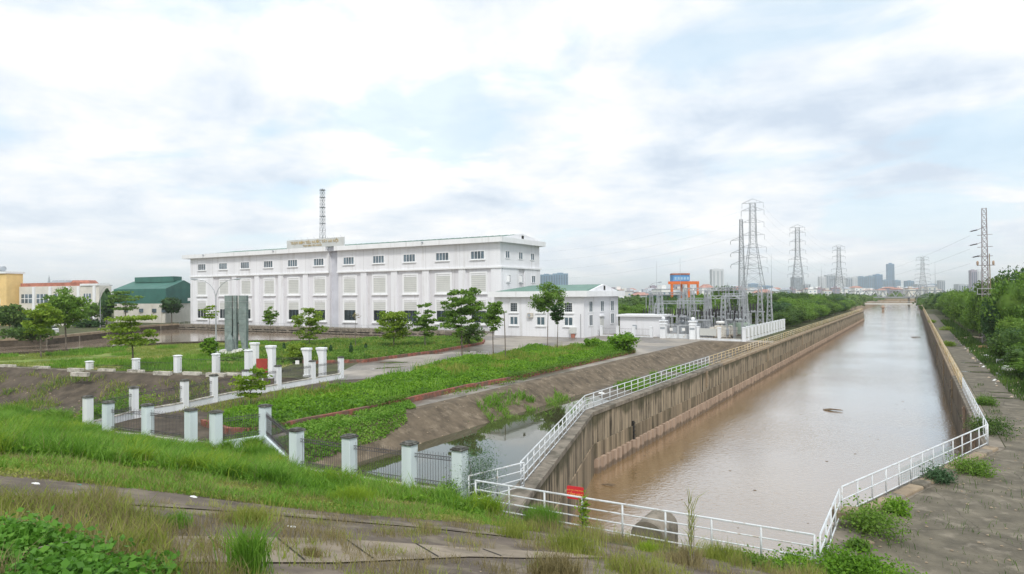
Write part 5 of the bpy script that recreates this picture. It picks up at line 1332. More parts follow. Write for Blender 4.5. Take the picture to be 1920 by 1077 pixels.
# litter
def litter(name, label, x, y, kind_, s, mt, rot=0, z=0):
    p = G(x, y) if y > 850 and x < 1500 else W(x, y, z); rt = empty(name, p, label, name.replace('_', ' '))
    m = MB()
    if kind_ == 'box':
        m.cbox((p.x, p.y, p.z), s, s * .7, .03, rot); 
        for a, b, w, d in ((0, .35, 1, .06), (0, -.35, 1, .06), (.5, 0, .06, .7), (-.5, 0, .06, .7)):
            m.cbox((p.x + (a * math.cos(rot) - b * math.sin(rot)) * s, p.y + (a * math.sin(rot) + b * math.cos(rot)) * s, p.z), w * s, d * s, .4 * s, rot)
        m.build('box', mt, rt); MB().cbox((p.x + .1 * s, p.y, p.z + .4 * s), s * 1.08, s * .78, .1 * s, rot + .15).build('lid', mt, rt)
    else:
        g = random.Random(int(x)); pts = []
        for i in range(9): t = 2 * math.pi * i / 9; k = .5 + .5 * g.random(); pts.append((p.x + math.cos(t) * s * k, p.y + math.sin(t) * s * k * .6, p.z + .02 + .12 * s * g.random()))
        n = len(pts); m.add(pts + [(p.x, p.y, p.z + .22 * s)] + [(q[0], q[1], p.z) for q in pts], [(i, (i + 1) % n, n) for i in range(n)] + [(n + 1 + i, n + 1 + (i + 1) % n, (i + 1) % n, i) for i in range(n)]); m.build('sheet', mt, rt)


litter('foam_box', 'white foam box lying at the edge of the bushes nearest the camera', 1893, 696, 'box', 1.1, M_foam, .3)
litter('foam_box', 'white foam box upright at the bushes beyond the nearer one', 1879, 682, 'box', 1.0, M_foam, .1)
litter('cardboard_box', 'flattened orange brown cardboard box in the litter heap', 1842, 655, 'box', 1.0, M_card, .5)
litter('litter_bag', 'white plastic bag in the litter heap by the bushes', 1856, 652, 'bag', .9, M_foam); litter('litter_bag', 'pale plastic sheet on the path by the litter heap', 1849, 668, 'bag', 1.0, M_foam)
litter('sack', 'heap of tan sacking on the far right path', 1806, 636, 'bag', 1.6, M_cloth); litter('sack', 'second heap of tan sacking nearer the bushes', 1826, 634, 'bag', 1.7, M_cloth)
litter('litter_bag', 'scrap of white litter far up the right path', 1782, 611, 'bag', 1.0, M_foam)
litter('litter_bag', 'white scrap on the slope path at far left', 65, 909, 'bag', .16, M_foam); litter('litter_bag', 'teal scrap on the slope path at left', 148, 911, 'bag', .08, M_teal); litter('litter_bag', 'pale blue scrap at the grass edge', 362, 934, 'bag', .16, M_foam)
litter('litter_bag', 'white scrap near the yellow tuft', 545, 990, 'bag', .14, M_foam); litter('litter_bag', 'white scrap beside the oblique railing block', 1628, 1018, 'bag', .35, M_copew)
litter('litter_bag', 'white rag on the weeds beside the railing', 1128, 738, 'bag', .5, M_foam)
for x, y, s in ((1562, 770, 1.0), (1717, 633, 1.2), (1140, 910, .5)):
    p = W(x, y, -4.38); rt = empty('driftwood', p, {1562: 'dark piece of floating debris in the middle of the canal', 1717: 'floating branch near the right canal wall', 1140: 'small floating twig near the left canal wall'}[x], 'debris')
    m = MB()
    for k in range(5): a = random.uniform(-.3, .3); q = Vector((random.uniform(-.3, .3) * s, random.uniform(-.2, .2) * s, .03)); m.path([q - Vector((math.cos(a), math.sin(a), 0)) * s * .8, q + Vector((0, 0, .1 * s)), q + Vector((math.cos(a), math.sin(a), .1)) * s * .8], [.04 * s, .08 * s, .03 * s], 5)
    o = m.build('branches', M_wood); o.parent = rt

# small stones, leaves and scraps strewn over paving
def strew(name, label, poly, n, smin, smax, mt, seed, zc=None):
    g = np.random.default_rng(seed); q = sample_poly(poly, n, g); Vs = []; Fs = []; o_ = 0
    for x, y in q:
        s_ = g.uniform(smin, smax); z = zc if zc is not None else hzf(x, y) + .03; a = g.random() * 6.28; k = 5
        ring = [(x + math.cos(a + 6.283 * i / k) * s_ * g.uniform(.6, 1.1), y + math.sin(a + 6.283 * i / k) * s_ * g.uniform(.4, .9), z) for i in range(k)]
        Vs += ring + [(x, y, z + s_ * (.45 if zc is None else .12))]; Fs += [(o_ + i, o_ + (i + 1) % k, o_ + k) for i in range(k)]; o_ += k + 1
    npmesh(name, np.array(Vs), [np.array(Fs)], mt, label=label, cat='debris', kind='stuff')


strew('scattered_stones', 'small pale stones strewn over the dark apron', [(-1.4, 22.6), (14, 22.6), (14, 40), (7, 60), (4.2, 60), (4.2, 45.6), (-1.4, 29)], 1.3, .02, .09, M_copew, 1)
strew('scattered_stones', 'small stones on the slope path', path_poly, 1.6, .008, .035, M_copew, 3)
strew('scattered_stones', 'stones and rubble on the stained bank', [(-32.5, 27), (-28.5, 27), (-28.5, 115), (-32.5, 115)], .8, .04, .14, M_copew, 4)
strew('scattered_stones', 'rubble on the drain slope', [(-95, 33), (-55, 33), (-57, 46), (-80, 41.5), (-95, 38.5)], .35, .06, .2, M_copew, 5)
strew('scattered_litter', 'pale litter flecks along the far side of the right path', [(6.2, 66), (8, 62), (8, 130), (6.2, 130)], .35, .05, .2, M_foam, 6)
strew('scattered_litter', 'dark and tan litter along the right path edge', [(6.1, 66), (8.4, 62), (8.2, 160), (6.2, 160)], .5, .06, .3, M_cloth, 7)

for i_, (pl_a, dn) in enumerate((([(-1.2, 22.7), (2.5, 22.7), (5.2, 44), (3.9, 44.8), (-.6, 30)], 14), ([(4.3, 46), (5.0, 46), (5.2, 75), (4.3, 75)], 55))):
    stuff_blades('edge_weeds', pl_a, dn, (.08, .35), .02, L_wild, ['sparse weeds on the apron below the oblique railing', 'weeds along the foot of the receding white railing'][i_], lean=.7, clump=.8, patch=.05)
strew('canal_scum', 'flecks of scum and twigs floating on the canal', [(-19, 30), (-4, 30), (2.5, 46), (2.5, 150), (-19, 150)], .035, .04, .16, M_wood, 8, zc=-4.385)
strew('canal_scum', 'line of floating debris along the left canal wall', [(-19.6, 46), (-18.6, 46), (-18.9, 140), (-19.6, 140)], .5, .04, .14, M_copew, 9, zc=-4.385)

# ================================================================== monument, street lamps
mo = Vector(W(446, 664, 0)); k_ = mo.xy.length and (Vector((mo.x, mo.y, -EYE)).dot(CF) / FPX)
mon = empty('stone_monument', mo, 'green grey stone monument of tall slabs on white steps behind the far fence', 'monument')
fx = Vector((_r.x, _r.y, 0)); ra = YAW


def mslab(x0, x1, zt, zb_, taper, dpt, yo, nm='slab', mt=M_stone):
    """upright slab with its foot narrowed, split in courses"""
    lv = [zb_] + [zb_ + (zt - zb_) * q / 9 for q in range(1, 10)]
    for a, b in zip(lv[:-1], lv[1:]):
        def span(z):
            t = max(0, 1 - (z - zb_) / ((zt - zb_) * .33)); return (x0 + taper[0] * t, x1 - taper[1] * t)
        vs = []
        for z in (a + .012, b - .012):
            s0, s1 = span(z)
            for xx, yy in ((s0, -dpt / 2), (s1, -dpt / 2), (s1, dpt / 2), (s0, dpt / 2)):
                q = fx * xx + Vector((-math.sin(ra), math.cos(ra), 0)) * (yy + yo); vs.append((mo.x + q.x, mo.y + q.y, z))
        MB().add(vs, [(0, 3, 2, 1), (4, 5, 6, 7), (0, 1, 5, 4), (1, 2, 6, 5), (2, 3, 7, 6), (3, 0, 4, 7)]).build(nm, mt, mon)


mslab(-1.78, -.7, 8.7, .75, (.05, .5), .9, 0); mslab(.32, 1.42, 8.7, .75, (.5, .05), .9, 0); mslab(-.44, .02, 8.7, .75, (.05, .05), .8, -.2)
mslab(-.7, .32, 6.7, 4.4, (.35, .35), .6, .15, 'infill')
for u_, w_ in ((-.57, .2), (.17, .22)): q = fx * u_; MB().cbox((mo.x + q.x, mo.y + q.y, 6.72), w_, .3, 1.95, ra).build('white_bar', M_mstone, mon)
for w_, h0, h1 in ((6.6, 0, .25), (5.2, .25, .5), (4.2, .5, .75)): MB().cbox((mo.x, mo.y, h0 - .01), w_, w_ * .7, h1 - h0, ra).build('step', M_mstone, mon)
m = MB(); m.lathe((mo.x + .1 * _r.x, mo.y - 1.4, .6), [(.5, 0), (.55, .8), (.45, 1.7), (.2, 2.3), (.05, 2.5)], 8); m.build('stone_figure', M_stone, mon)


def lamp(lab, x, y, h, double):
    p = W(x, y, 0); rt = empty('street_lamp', p, lab, 'street lamp'); o = MB().tube((0, 0, 0), (0, 0, h * .78), .11, .07, 8).build('pole', M_steel); o.parent = rt
    m = MB(); m.tube((0, 0, 0), (0, 0, .8), .17, .15, 8); o = m.build('base', M_steel); o.parent = rt
    for s in ((-1, 1) if double else (1,)):
        pts = [(0, 0, h * .78)] + [(_r.x * s * 2.6 * t ** 1.6, _r.y * s * 2.6 * t ** 1.6, h * .78 + h * .22 * math.sin(t * 1.57)) for t in (.25, .5, .75, 1)]
        o = MB().path(pts, [.06, .05, .045, .04, .035], 6).build('arm', M_steel); o.parent = rt
        e = Vector(pts[-1]); o = MB().path([e, e + Vector((_r.x * s * .5, _r.y * s * .5, .03)), e + Vector((_r.x * s * 1.0, _r.y * s * 1.0, .08))], [.06, .14, .06], 6).build('lamp_head', M_grey); o.parent = rt


lamp('double armed grey street lamp left of the stone monument', 405, 668, 11, True)
lamp('tall grey lamp pole beyond the basin by the white factory', 188, 614, 12, False)
lamp('slim street lamp behind the annex by the trees', 1212, 622, 11, False)

# ================================================================== buildings at left
gw = empty('green_warehouse', (-259, 150, 0), 'dark green metal warehouse with a raised ridge vent and cream lower wall', 'warehouse')
a = Vector(W(214, 604, 0)); c = Vector(W(310, 606, 0)); b2 = c + Vector((-12.8, 21.5, 0)); a2 = a + Vector((-12.8, 21.5, 0))
dd = (c - a)
def quadwall(mb, p, q, z0, z1): mb.add([(p.x, p.y, z0), (q.x, q.y, z0), (q.x, q.y, z1), (p.x, p.y, z1)], [(0, 1, 2, 3)])


MB().prism([tuple(a.xy), tuple(c.xy), tuple(b2.xy), tuple(a2.xy)], 0, 6.4).build('lower_wall', M_cwall, gw)
ox = [a - dd * .01, c + dd * .01, b2 + dd * .01, a2 - dd * .01]
MB().prism([tuple(p.xy) for p in ox], 6.4, 11.4).build('cladding', M_gwall, gw)
mid1, mid2 = (a + c) / 2, (a2 + b2) / 2
m = MB(); e = .6
P4 = [ox[0], ox[1], ox[2], ox[3]]; r1, r2 = ox[0].lerp(ox[3], .5), ox[1].lerp(ox[2], .5)
m.add([(*P4[0].xy, 11.4), (*P4[1].xy, 11.4), (*P4[2].xy, 11.4), (*P4[3].xy, 11.4), (*r1.xy, 14.4), (*r2.xy, 14.4)], [(0, 1, 5, 4), (2, 3, 4, 5), (1, 2, 5), (3, 0, 4)]); m.build('roof', M_groofd, gw)
v1, v2 = r1.lerp(r2, .12), r1.lerp(r2, .88); dn = Vector((-12.8, 21.5, 0)).normalized() * 3
MB().prism([tuple((v1 - dn).xy), tuple((v2 - dn).xy), tuple((v2 + dn).xy), tuple((v1 + dn).xy)], 13.9, 15.8).build('ridge_vent', M_groofd, gw)
for q in (.2, .5, .75, .93):
    p = a.lerp(c, q); MB().cbox((p.x, p.y - .1, 0), .4, .4, 6.4, .2).build('pier', M_cwall, gw); MB().cbox((p.x + 1.5, p.y - .0, 3.5), 1.8, .5, 1.2, .2).build('window', M_glass, gw)
g2 = empty('lean_to', (-206, 140, 0), 'grey lean-to with a pale roof between the green warehouse and the station', 'shed')
pa, pb_ = W(340, 605), W(358, 605); MB().box(pa.x, pa.y + 4, 0, pb_.x + 1, pa.y + 12, 7.2).build('wall', M_grey, g2); MB().box(pa.x - 1, pa.y + 3, 7.2, pb_.x + 2, pa.y + 13, 8.2).build('roof_slab', M_trim, g2)

wb = empty('white_factory', (-247, 126, 0), 'cream two storey factory building with a red roof strip beyond the basin', 'building')
pa, pb_ = W(36, 610), W(186, 612); dv = Vector((pb_.x - pa.x, pb_.y - pa.y)); Lw = dv.length; dv.normalize(); nv = Vector((-dv.y, dv.x))
def fac(par, u0, u1, z0, z1, off, dep_, nm, mt):
    A_, B_ = pa.xy + dv * u0 + nv * off, pa.xy + dv * u1 + nv * off
    return MB().prism([tuple(A_), tuple(B_), tuple(B_ + nv * dep_), tuple(A_ + nv * dep_)], z0, z1).build(nm, mt, par)


fac(wb, 0, Lw, 0, 12.2, 0, 4, 'wall', M_cwall); fac(wb, 0, Lw * .78, 12.2, 13.3, .4, 3.4, 'roof', M_tile); fac(wb, Lw * .78, Lw, 12.2, 12.8, -.3, 4, 'parapet', M_trim)
for u, w_ in ((.1, 5), (.3, 5), (.52, 5), (.86, 3)):
    for z0, z1 in ((7.0, 9.8), (1.8, 4.8)):
        fac(wb, Lw * u - w_ / 2, Lw * u + w_ / 2, z0, z1, -.06, .1, 'window', M_glass)
        for q in (-.17, .17): fac(wb, Lw * u + w_ * q - .12, Lw * u + w_ * q + .12, z0, z1, -.14, .07, 'mullion', M_trim)
        fac(wb, Lw * u - w_ / 2, Lw * u + w_ / 2, z0 + 1.3, z0 + 1.5, -.16, .09, 'transom', M_trim)
for u in (.2, .41, .63, .76, .95): fac(wb, Lw * u - .5, Lw * u + .5, 0, 12.1, -.4, .38, 'pier', M_trim)
yb = empty('yellow_block', (-300, 128, 0), 'ochre yellow end block of the factory with white window frames', 'building')
fac(yb, -26, -1.3, 0, 16.4, -3, 5, 'wall', M_ochre); fac(yb, -26.2, -1.1, 16.4, 17.0, -3.4, 6, 'parapet', M_trim)
fac(yb, -26, -5, 9.6, 14.6, -3.5, .45, 'white_panel', M_trim); fac(yb, -26, -4.2, 1.5, 8.4, -3.4, .38, 'window_frame', M_trim)
for q in range(5): fac(yb, -24.6 + q * 4, -21.4 + q * 4, 3.0, 7.6, -3.6, .12, 'window', M_glass)
rt = empty('water_tank', (-300, 130, 19), 'grey water tank on the roof of the yellow block', 'tank'); p = pa.xy + dv * -9 + nv * 1; MB().tube((p.x - 3, p.y, 18.2), (p.x, p.y, 18.2), .8, n=12).build('tank', M_grey, rt); MB().cbox((p.x - 1.5, p.y, 17.0), 3, 1.4, .5).build('stand', M_steel, rt)
for lab, x, y, s, mt, rm in [('far house with a red hipped roof behind the white factory', 158, 541, 9, M_cwall, M_tile), ('grey far house behind the red roofed one', 118, 541, 8, M_grey, M_grey)]:
    p = at_range(x, y, 380); rt = empty('far_house', (p.x, p.y, 0), lab, 'house'); MB().cbox((p.x, p.y, 0), s * 1.6, s, p.z + 0, .4).build('wall', mt, rt); MB().cbox((p.x, p.y, p.z), s * 1.8, s * 1.2, 4.5, .4, .55).build('roof', rm, rt)
p = at_range(92, 535, 1500); rt = empty('far_spire', (p.x, p.y, 0), 'tiny far spire on the skyline at left', 'tower'); MB().cbox((p.x, p.y, 0), 20, 20, p.z).build('base', M_grey, rt); m = MB(); m.cbox((p.x, p.y, p.z), 6, 6, 22, 0, .05); m.build('spire', M_grey, rt)
# parked van beyond the basin
p = W(88, 627, 0); rt = empty('parked_van', (p.x, p.y, 0), 'small white van parked among the trees beyond the basin', 'van')
m = MB(); m.bevbox((p.x, p.y, .35), 4.6, 1.9, 1.0, .12, .5); m.cbox((p.x, p.y, 1.33), 3.6, 1.75, .75, .5, .88); m.build('body', M_foam, rt); MB().cbox((p.x, p.y, 1.4), 3.64, 1.79, .45, .5, .95).build('windows', M_glassd, rt)
for a_, b_ in ((-1.4, -.95), (1.4, -.95), (-1.4, .95), (1.4, .95)):
    q = Vector((p.x + a_ * math.cos(.5) - b_ * math.sin(.5), p.y + a_ * math.sin(.5) + b_ * math.cos(.5), .36)); ax = Vector((-math.sin(.5), math.cos(.5), 0)) * .12
    MB().tube(q - ax, q + ax, .36, n=12).build('wheel', M_dark, rt)
p = W(98, 632, 0); rt = empty('utility_box', p, 'small white utility box on the verge beyond the basin', 'box'); o = MB().bevbox((0, 0, 0), 2.0, 1.2, 1.5, .06).build('casing', M_foam); o.parent = rt; o = MB().bevbox((0, 0, 1.5), 2.2, 1.4, .15, .03).build('lid', M_grey); o.parent = rt

#PART2
# ================================================================== substation
def finish_lattice(root, legs, br, r, mt, n=4):
    for a, b in legs: MB().tube(a, b, r, r * .8, n=n).build('leg', mt, root)
    br.build('bracing', mt, root, kind='stuff')


sx0, sx1, sy0, sy1 = -41.8, -25.7, 125.0, 164.0
# side wall of white pillars and pale panels along the canal
side = [(-25.7, 122.4 + i * 3.2) for i in range(14)]
fence('substation_fence', 'white pillared fence with pale panels along the canal side of the substation', side, .55, 2.5, M_postw, M_postw, 0, plinth=.6, pt=.3)
rt = empty('fence_infill', (-25.7, 122.4, 0), 'pale infill panels between the canal side pillars of the substation', 'fence')
for (x, y), (x2, y2) in zip(side[:-1], side[1:]): MB().box(x - .04, y + .55, .75, x + .04, y2 - .55, 2.15).build('panel', M_shut, rt); MB().box(x - .05, y + .33, .62, x + .05, y2 - .33, .7).build('panel_rail', M_steel, rt)
front = [(-34.3, 124.6), (-30.2, 123.4), (-25.7, 122.4)]
fence('substation_fence', 'white front fence at the right of the substation gate', front, .55, 2.4, M_postw, M_postw, 2.0, plinth=.45, pt=.3, rings=False, step=.3)
rt = empty('fence_infill', (-34, 124.5, 0), 'pale board fixed on the front fence of the substation', 'board'); MB().prism([(-33.9, 124.2), (-30.7, 123.3), (-30.7, 123.22), (-33.9, 124.12)], .8, 2.1).build('panel', M_shut, rt)
for x, y, nm in ((-41.2, 125.6, 'big white gate pillar at the left of the substation gate'), (-35.3, 124.7, 'big white gate pillar with ball finial at the right of the substation gate')):
    rt = empty('substation_pillar', (x, y, 0), nm, 'pillar'); MB().bevbox((x, y, -.2), 1.15, 1.15, 3.4, .05).build('shaft', M_postw, rt); MB().bevbox((x, y, 2.6), 1.3, 1.3, .2, .03).build('band', M_postw, rt); MB().bevbox((x, y, 3.2), 1.45, 1.45, .2, .04).build('cap', M_postw, rt)
    m = MB(); m.lathe((x, y, 3.4), [(.1, 0), (.3, .15), (.38, .35), (.3, .6), (.1, .72)], 12); m.build('finial', M_postw, rt)
    MB().box(x - .45, y - .6, 1.75, x + .45, y - .578, 2.15).build('plate', M_grey, rt)
rt = empty('substation_gate', (-38.2, 125.1, 0), 'white double leaf steel gate of the substation', 'gate')
for a, b in ((-40.55, -38.3), (-38.2, -35.95)):
    y = 125.15
    MB().box(a, y - .03, .05, b, y + .03, .9).build('solid_panel', M_white, rt)
    for xx in (a, b - .08): MB().box(xx, y - .05, .03, xx + .08, y + .05, 2.6).build('stile', M_white, rt)
    MB().box(a, y - .05, 2.5, b, y + .05, 2.6).build('top_rail', M_white, rt); m = MB()
    for i in range(1, 9): xx = a + (b - a) * i / 9; m.tube((xx, y, .9), (xx, y, 2.5), .02, n=4)
    m.build('bars', M_steel, rt, kind='stuff'); MB().box((a + b) / 2 - .4, y - .08, 1.5, (a + b) / 2 + .2, y - .05, 2.0).build('notice', M_foam, rt)
sheet('gravel_yard', [(-56, 126.5), (-26, 123.5), (-26, 164), (-56, 164)], 0, 8, M_pave, lift=.03, kind='structure')


def gantry_col(x, y, h, lab=None, w=.9):
    rt = empty('gantry_column', (x, y, 0), lab or 'galvanised lattice column of the substation gantry', 'column', 'lattice columns of the substation')
    legs, br = [], MB(); lattice(legs, br, (x, y, 0), (x, y, h), w * 1.5, w * .6, 9, rb=.035, horiz=False); finish_lattice(rt, legs, br, .075, M_steel)
    MB().tube((x, y, h), (x, y, h + 1.1), .06, .02, 5).build('tip', M_steel, rt)


def beam(x0, y0, x1, y1, z, lab):
    rt = empty('gantry_beam', (x0, y0, z), lab, 'beam'); a, b = Vector((x0, y0, z)), Vector((x1, y1, z)); d = (b - a).normalized(); n = Vector((-d.y, d.x, 0)) * .3; up = Vector((0, 0, .55))
    for o_ in (n, -n, n + up, -n + up): MB().tube(a + o_, b + o_, .055, n=4).build('chord', M_steel, rt)
    m = MB(); k = max(3, int((b - a).length / .9))
    for i in range(k):
        p, q = a.lerp(b, i / k), a.lerp(b, (i + 1) / k)
        for s in (1, -1): m.tube(p + n * s, q + n * s + up, .03, n=3); m.tube(p + n * s + up, q + n * s, .03, n=3) if i % 2 else None
    m.build('bracing', M_steel, rt, kind='stuff')
    for i in range(3):
        p = a.lerp(b, (i + .7) / 3.4); m = MB()
        for q in range(7): m.lathe((p.x, p.y, z - .25 - q * .16), [(.05, 0), (.15, .03), (.05, .1)], 7)
        m.build('insulator', M_insul if i % 2 else M_grey, rt)


cols = [(-52, 150, 8.4), (-46, 136, 6.6), (-40.5, 138, 9.3), (-34.5, 132, 7.8), (-33.5, 144, 9.6), (-29.8, 140, 9.8), (-27.8, 134, 8.3), (-27.6, 147, 9.9), (-40, 152, 9.4), (-31, 130, 8.0), (-48, 158, 7), (-43.5, 131, 8.8), (-37, 130.5, 9.0), (-36.5, 141, 9.2), (-43.5, 145, 8.6), (-31.5, 150, 9.0), (-27.3, 156, 9.0)]
for i, (x, y, h) in enumerate(cols): gantry_col(x, y, h)
for i, (a, b, z) in enumerate([(2, 4, 9.0), (4, 7, 9.0), (0, 2, 8.2), (1, 3, 6.4), (3, 6, 7.4), (8, 5, 9.1), (9, 5, 7.8), (10, 8, 6.8)]):
    A_, B_ = cols[a], cols[b]; beam(A_[0], A_[1], B_[0], B_[1], z, ['lattice beam across the middle of the substation', 'lattice beam at the right end of the substation', 'long beam over the left of the substation', 'low beam above the substation gate', 'low beam near the front fence of the substation', 'rear beam of the substation', 'short beam beside the transformer', 'rear left beam of the substation'][i])


def bushing(root, x, y, z, h, r=.16, mt=None):
    m = MB(); m.tube((x, y, z), (x, y, z + h), r * .45, n=7); k = int(h / .16)
    for i in range(k): m.lathe((x, y, z + .05 + i * h / k), [(r * .45, 0), (r, .03), (r * .45, .09)], 8)
    m.build('bushing', mt or M_insul, root)


def transformer(x, y, lab, body, s=1.0):
    rt = empty('transformer', (x, y, 0), lab, 'transformer')
    MB().bevbox((x, y, .4), 3.6 * s, 2.4 * s, 2.6 * s, .08).build('tank', body, rt); MB().bevbox((x, y, 0), 4.2 * s, 3 * s, .4, .05).build('base', M_cope, rt)
    for k, sx in enumerate((-1, 1)):
        m = MB()
        for i in range(9): m.box(x + sx * 1.85 * s if sx > 0 else x - 2.9 * s, y - 1.1 * s + i * .27 * s, .7, x + (2.9 * s if sx > 0 else -1.85 * s), y - 1.1 * s + i * .27 * s + .1, 2.7 * s)
        m.build('radiator', body, rt)
    m = MB(); m.tube((x - 1.4 * s, y - .8 * s, 3.8 * s), (x + .5 * s, y - .8 * s, 3.8 * s), .34 * s, n=14); m.build('conservator', M_foam if body is M_cream else M_grey, rt, True)
    for q in (-1.2, .6): MB().tube((x + q * s, y - .8 * s, 2.9 * s), (x + q * s, y - .8 * s, 3.5 * s), .08, n=5).build('support', M_grey, rt)
    for q in (-.9, 0, .9): bushing(rt, x + q * s, y + .5 * s, 3.0 * s, 1.7 * s)
    MB().box(x + 1.0 * s, y - 1.5 * s, .8, x + 1.6 * s, y - 1.23 * s, 2.0).build('control_box', M_grey, rt)


transformer(-30.6, 128.2, 'large cream transformer with rusty stains behind the front fence', M_cream, .8)
transformer(-38.6, 133, 'grey transformer behind the substation gate', M_grey, .95)
transformer(-29.6, 138.5, 'grey green transformer at the right of the cream one', mat('green grey paint', (.33, .42, .33), .6, .1, .5, 0), .85)
# equipment rows: steel stand with three dark porcelain columns
n_ = 0
for j, (y, xs_, z) in enumerate([(141, [-50, -47.5, -45, -42.5], 4.1), (133, [-44.5, -42.8], 4.0), (146, [-38, -36, -34.5, -31.8], 4.4), (128.5, [-35.5, -33.8], 3.6), (136, [-36, -34], 4.0), (152, [-30, -28.5, -34, -37], 4.6), (131, [-40.5, -39, -33.2, -32], 4.2), (126.8, [-29, -27.6], 3.8), (143, [-31, -29.4, -33], 4.4), (158, [-44, -41, -36, -31], 4.6)]):
    for x in xs_:
        rt = empty('switchgear_stand', (x, y, 0), 'grey steel switchgear stand topped with dark porcelain insulators', 'switchgear', 'switchgear stands inside the substation'); z_0 = z; z = z + .9
        for a_, b_ in ((-.6, -.4), (.6, -.4), (-.6, .4), (.6, .4)): MB().tube((x + a_, y + b_, 0), (x + a_, y + b_, z - 1.2), .06, n=4).build('leg', M_steel, rt)
        MB().box(x - .85, y - .5, z - 1.2, x + .85, y + .5, z - .95).build('frame', M_steel, rt)
        for q in (-.65, 0, .65): bushing(rt, x + q, y, z - .95, 1.35 + .2 * (j % 2))
        z = z_0
        if j % 2 == 0: MB().box(x - .35, y - .62, .9, x + .35, y - .42, 1.9).build('cabinet', M_grey, rt)
# thin lightning rods
for i, (x, y, top) in enumerate([(1231, 622, 490), (1275, 622, 484), (1446, 610, 476), (1540, 575, 500), (1753, 560, 490)]):
    D_ = [150, 150, 160, 300, 420][i]; a = at_range(x, top, D_); rt = empty('lightning_rod', (a.x, a.y, 0), ['thin lightning rod left of the orange crane', 'thin lightning rod in front of the orange crane', 'thin lightning rod right of the big pylon', 'distant thin mast between two pylons', 'distant thin mast right of the faint pylon'][i], 'mast')
    m = MB(); m.tube((a.x, a.y, 0), (a.x, a.y, a.z * .55), .09 if i < 3 else .2, n=5); m.build('lower_tube', M_steel, rt); MB().tube((a.x, a.y, a.z * .55), a, .05 if i < 3 else .12, .02, n=4).build('upper_tube', M_steel, rt)


# ================================================================== pylons and masts
def pylon(lab, x, top, dep, base_w, waist_w, arms, mt, r=.16, rb=.07, rot=0.0, zbase=0, crown=True):
    t = at_range(x, top, dep); H_ = t.z; rt = empty('pylon', (t.x, t.y, 0), lab, 'pylon'); c = (t.x, t.y)
    z1 = H_ * .38; legs, br = [], MB()
    lattice(legs, br, (*c, 0), (*c, z1), base_w, base_w * .52, 4, rb=rb); l2 = []; lattice(l2, br, (*c, z1), (*c, H_ * .66), base_w * .52, waist_w, 6, rb=rb * .85)
    lattice(l2, br, (*c, H_ * .66), (*c, H_), waist_w, waist_w * .8, 9, rb=rb * .8)
    finish_lattice(rt, legs + l2, br, r, mt)
    d = Vector((math.cos(rot), math.sin(rot), 0)); n = Vector((-d.y, d.x, 0))
    for f_, hl in arms:
        z = H_ * f_; w_ = waist_w * .5
        for s in (-1, 1):
            tip = Vector((*c, z)) + d * s * hl; m = MB()
            for q in (-1, 1):
                m.tube(Vector((*c, z - .05)) + n * w_ * q * .8, tip, rb, n=3); m.tube(Vector((*c, z + H_ * .035)) + n * w_ * q * .8, tip, rb, n=3)
            for q in (.35, .65): m.tube(Vector((*c, z)) + d * s * hl * q, Vector((*c, z + H_ * .035 * (1 - q))) + d * s * hl * q, rb * .8, n=3)
            m.build('crossarm', mt, rt)
            m = MB(); m.tube(tip, tip - Vector((0, 0, H_ * .045)), rb * 1.2, n=5); m.build('insulator', M_steeld, rt)
    return rt, c, H_


ARMS6 = [(1.0, 5.0), (.935, 5.3), (.83, 5.2), (.72, 5.4), (.61, 6.2), (.52, 6.4), (.43, 6.8)]
rt1, c1, H1 = pylon('tall double circuit pylon with seven pairs of crossarms behind the substation', 1411, 381, 235, 9.8, 2.2, [(a, b * .70) for a, b in ARMS6], M_steeld, .10, .04, rot=R(8))
rt2, c2, H2 = pylon('second pylon up the left bank seen above the trees', 1495, 427, 345, 9, 2.2, [(a, b * .70) for a, b in ARMS6], M_steeld, .12, .05, rot=R(8))
rt3, c3, H3 = pylon('third smaller pylon farther up the left bank', 1572.5, 463, 480, 9, 2.4, [(a, b * .78) for a, b in ARMS6], M_steeld, .14, .065, rot=R(8))
rt4, c4, H4 = pylon('faint distant pylon over the bridge', 1729.5, 483, 640, 11, 3, [(a, b * 1.0) for a, b in ARMS6], M_steeld, .15, .08, rot=R(8))
# the slim mast before the tall pylon
t = at_range(1389.5, 412, 185); rt = empty('lattice_mast', (t.x, t.y, 0), 'slim lattice mast with arms on its left side in front of the tall pylon', 'mast')
legs, br = [], MB(); lattice(legs, br, (t.x, t.y, 0), (t.x, t.y, t.z), 1.9, .7, 26, rb=.035); finish_lattice(rt, legs, br, .075, M_steeld)
MB().tube((t.x, t.y, t.z), (t.x, t.y, t.z + 2.2), .04, .02, n=4).build('spike', M_steel, rt)
for f_, s_ in ((.82, -1), (.70, -1), (.59, -1)):
    z = t.z * f_; m = MB(); tip = Vector((t.x - 2.7, t.y, z - .5)); 
    for q in (-.3, .3): m.tube((t.x, t.y + q, z + .5), tip, .045, n=3); m.tube((t.x, t.y + q, z - .35), tip, .045, n=3)
    m.build('arm', M_steeld, rt); MB().path([tip, tip + Vector((-.25, 0, -.6)), tip + Vector((-.1, 0, -1.1))], [.05, .06, .05], 5).build('insulator', M_insul, rt)
mast1 = t
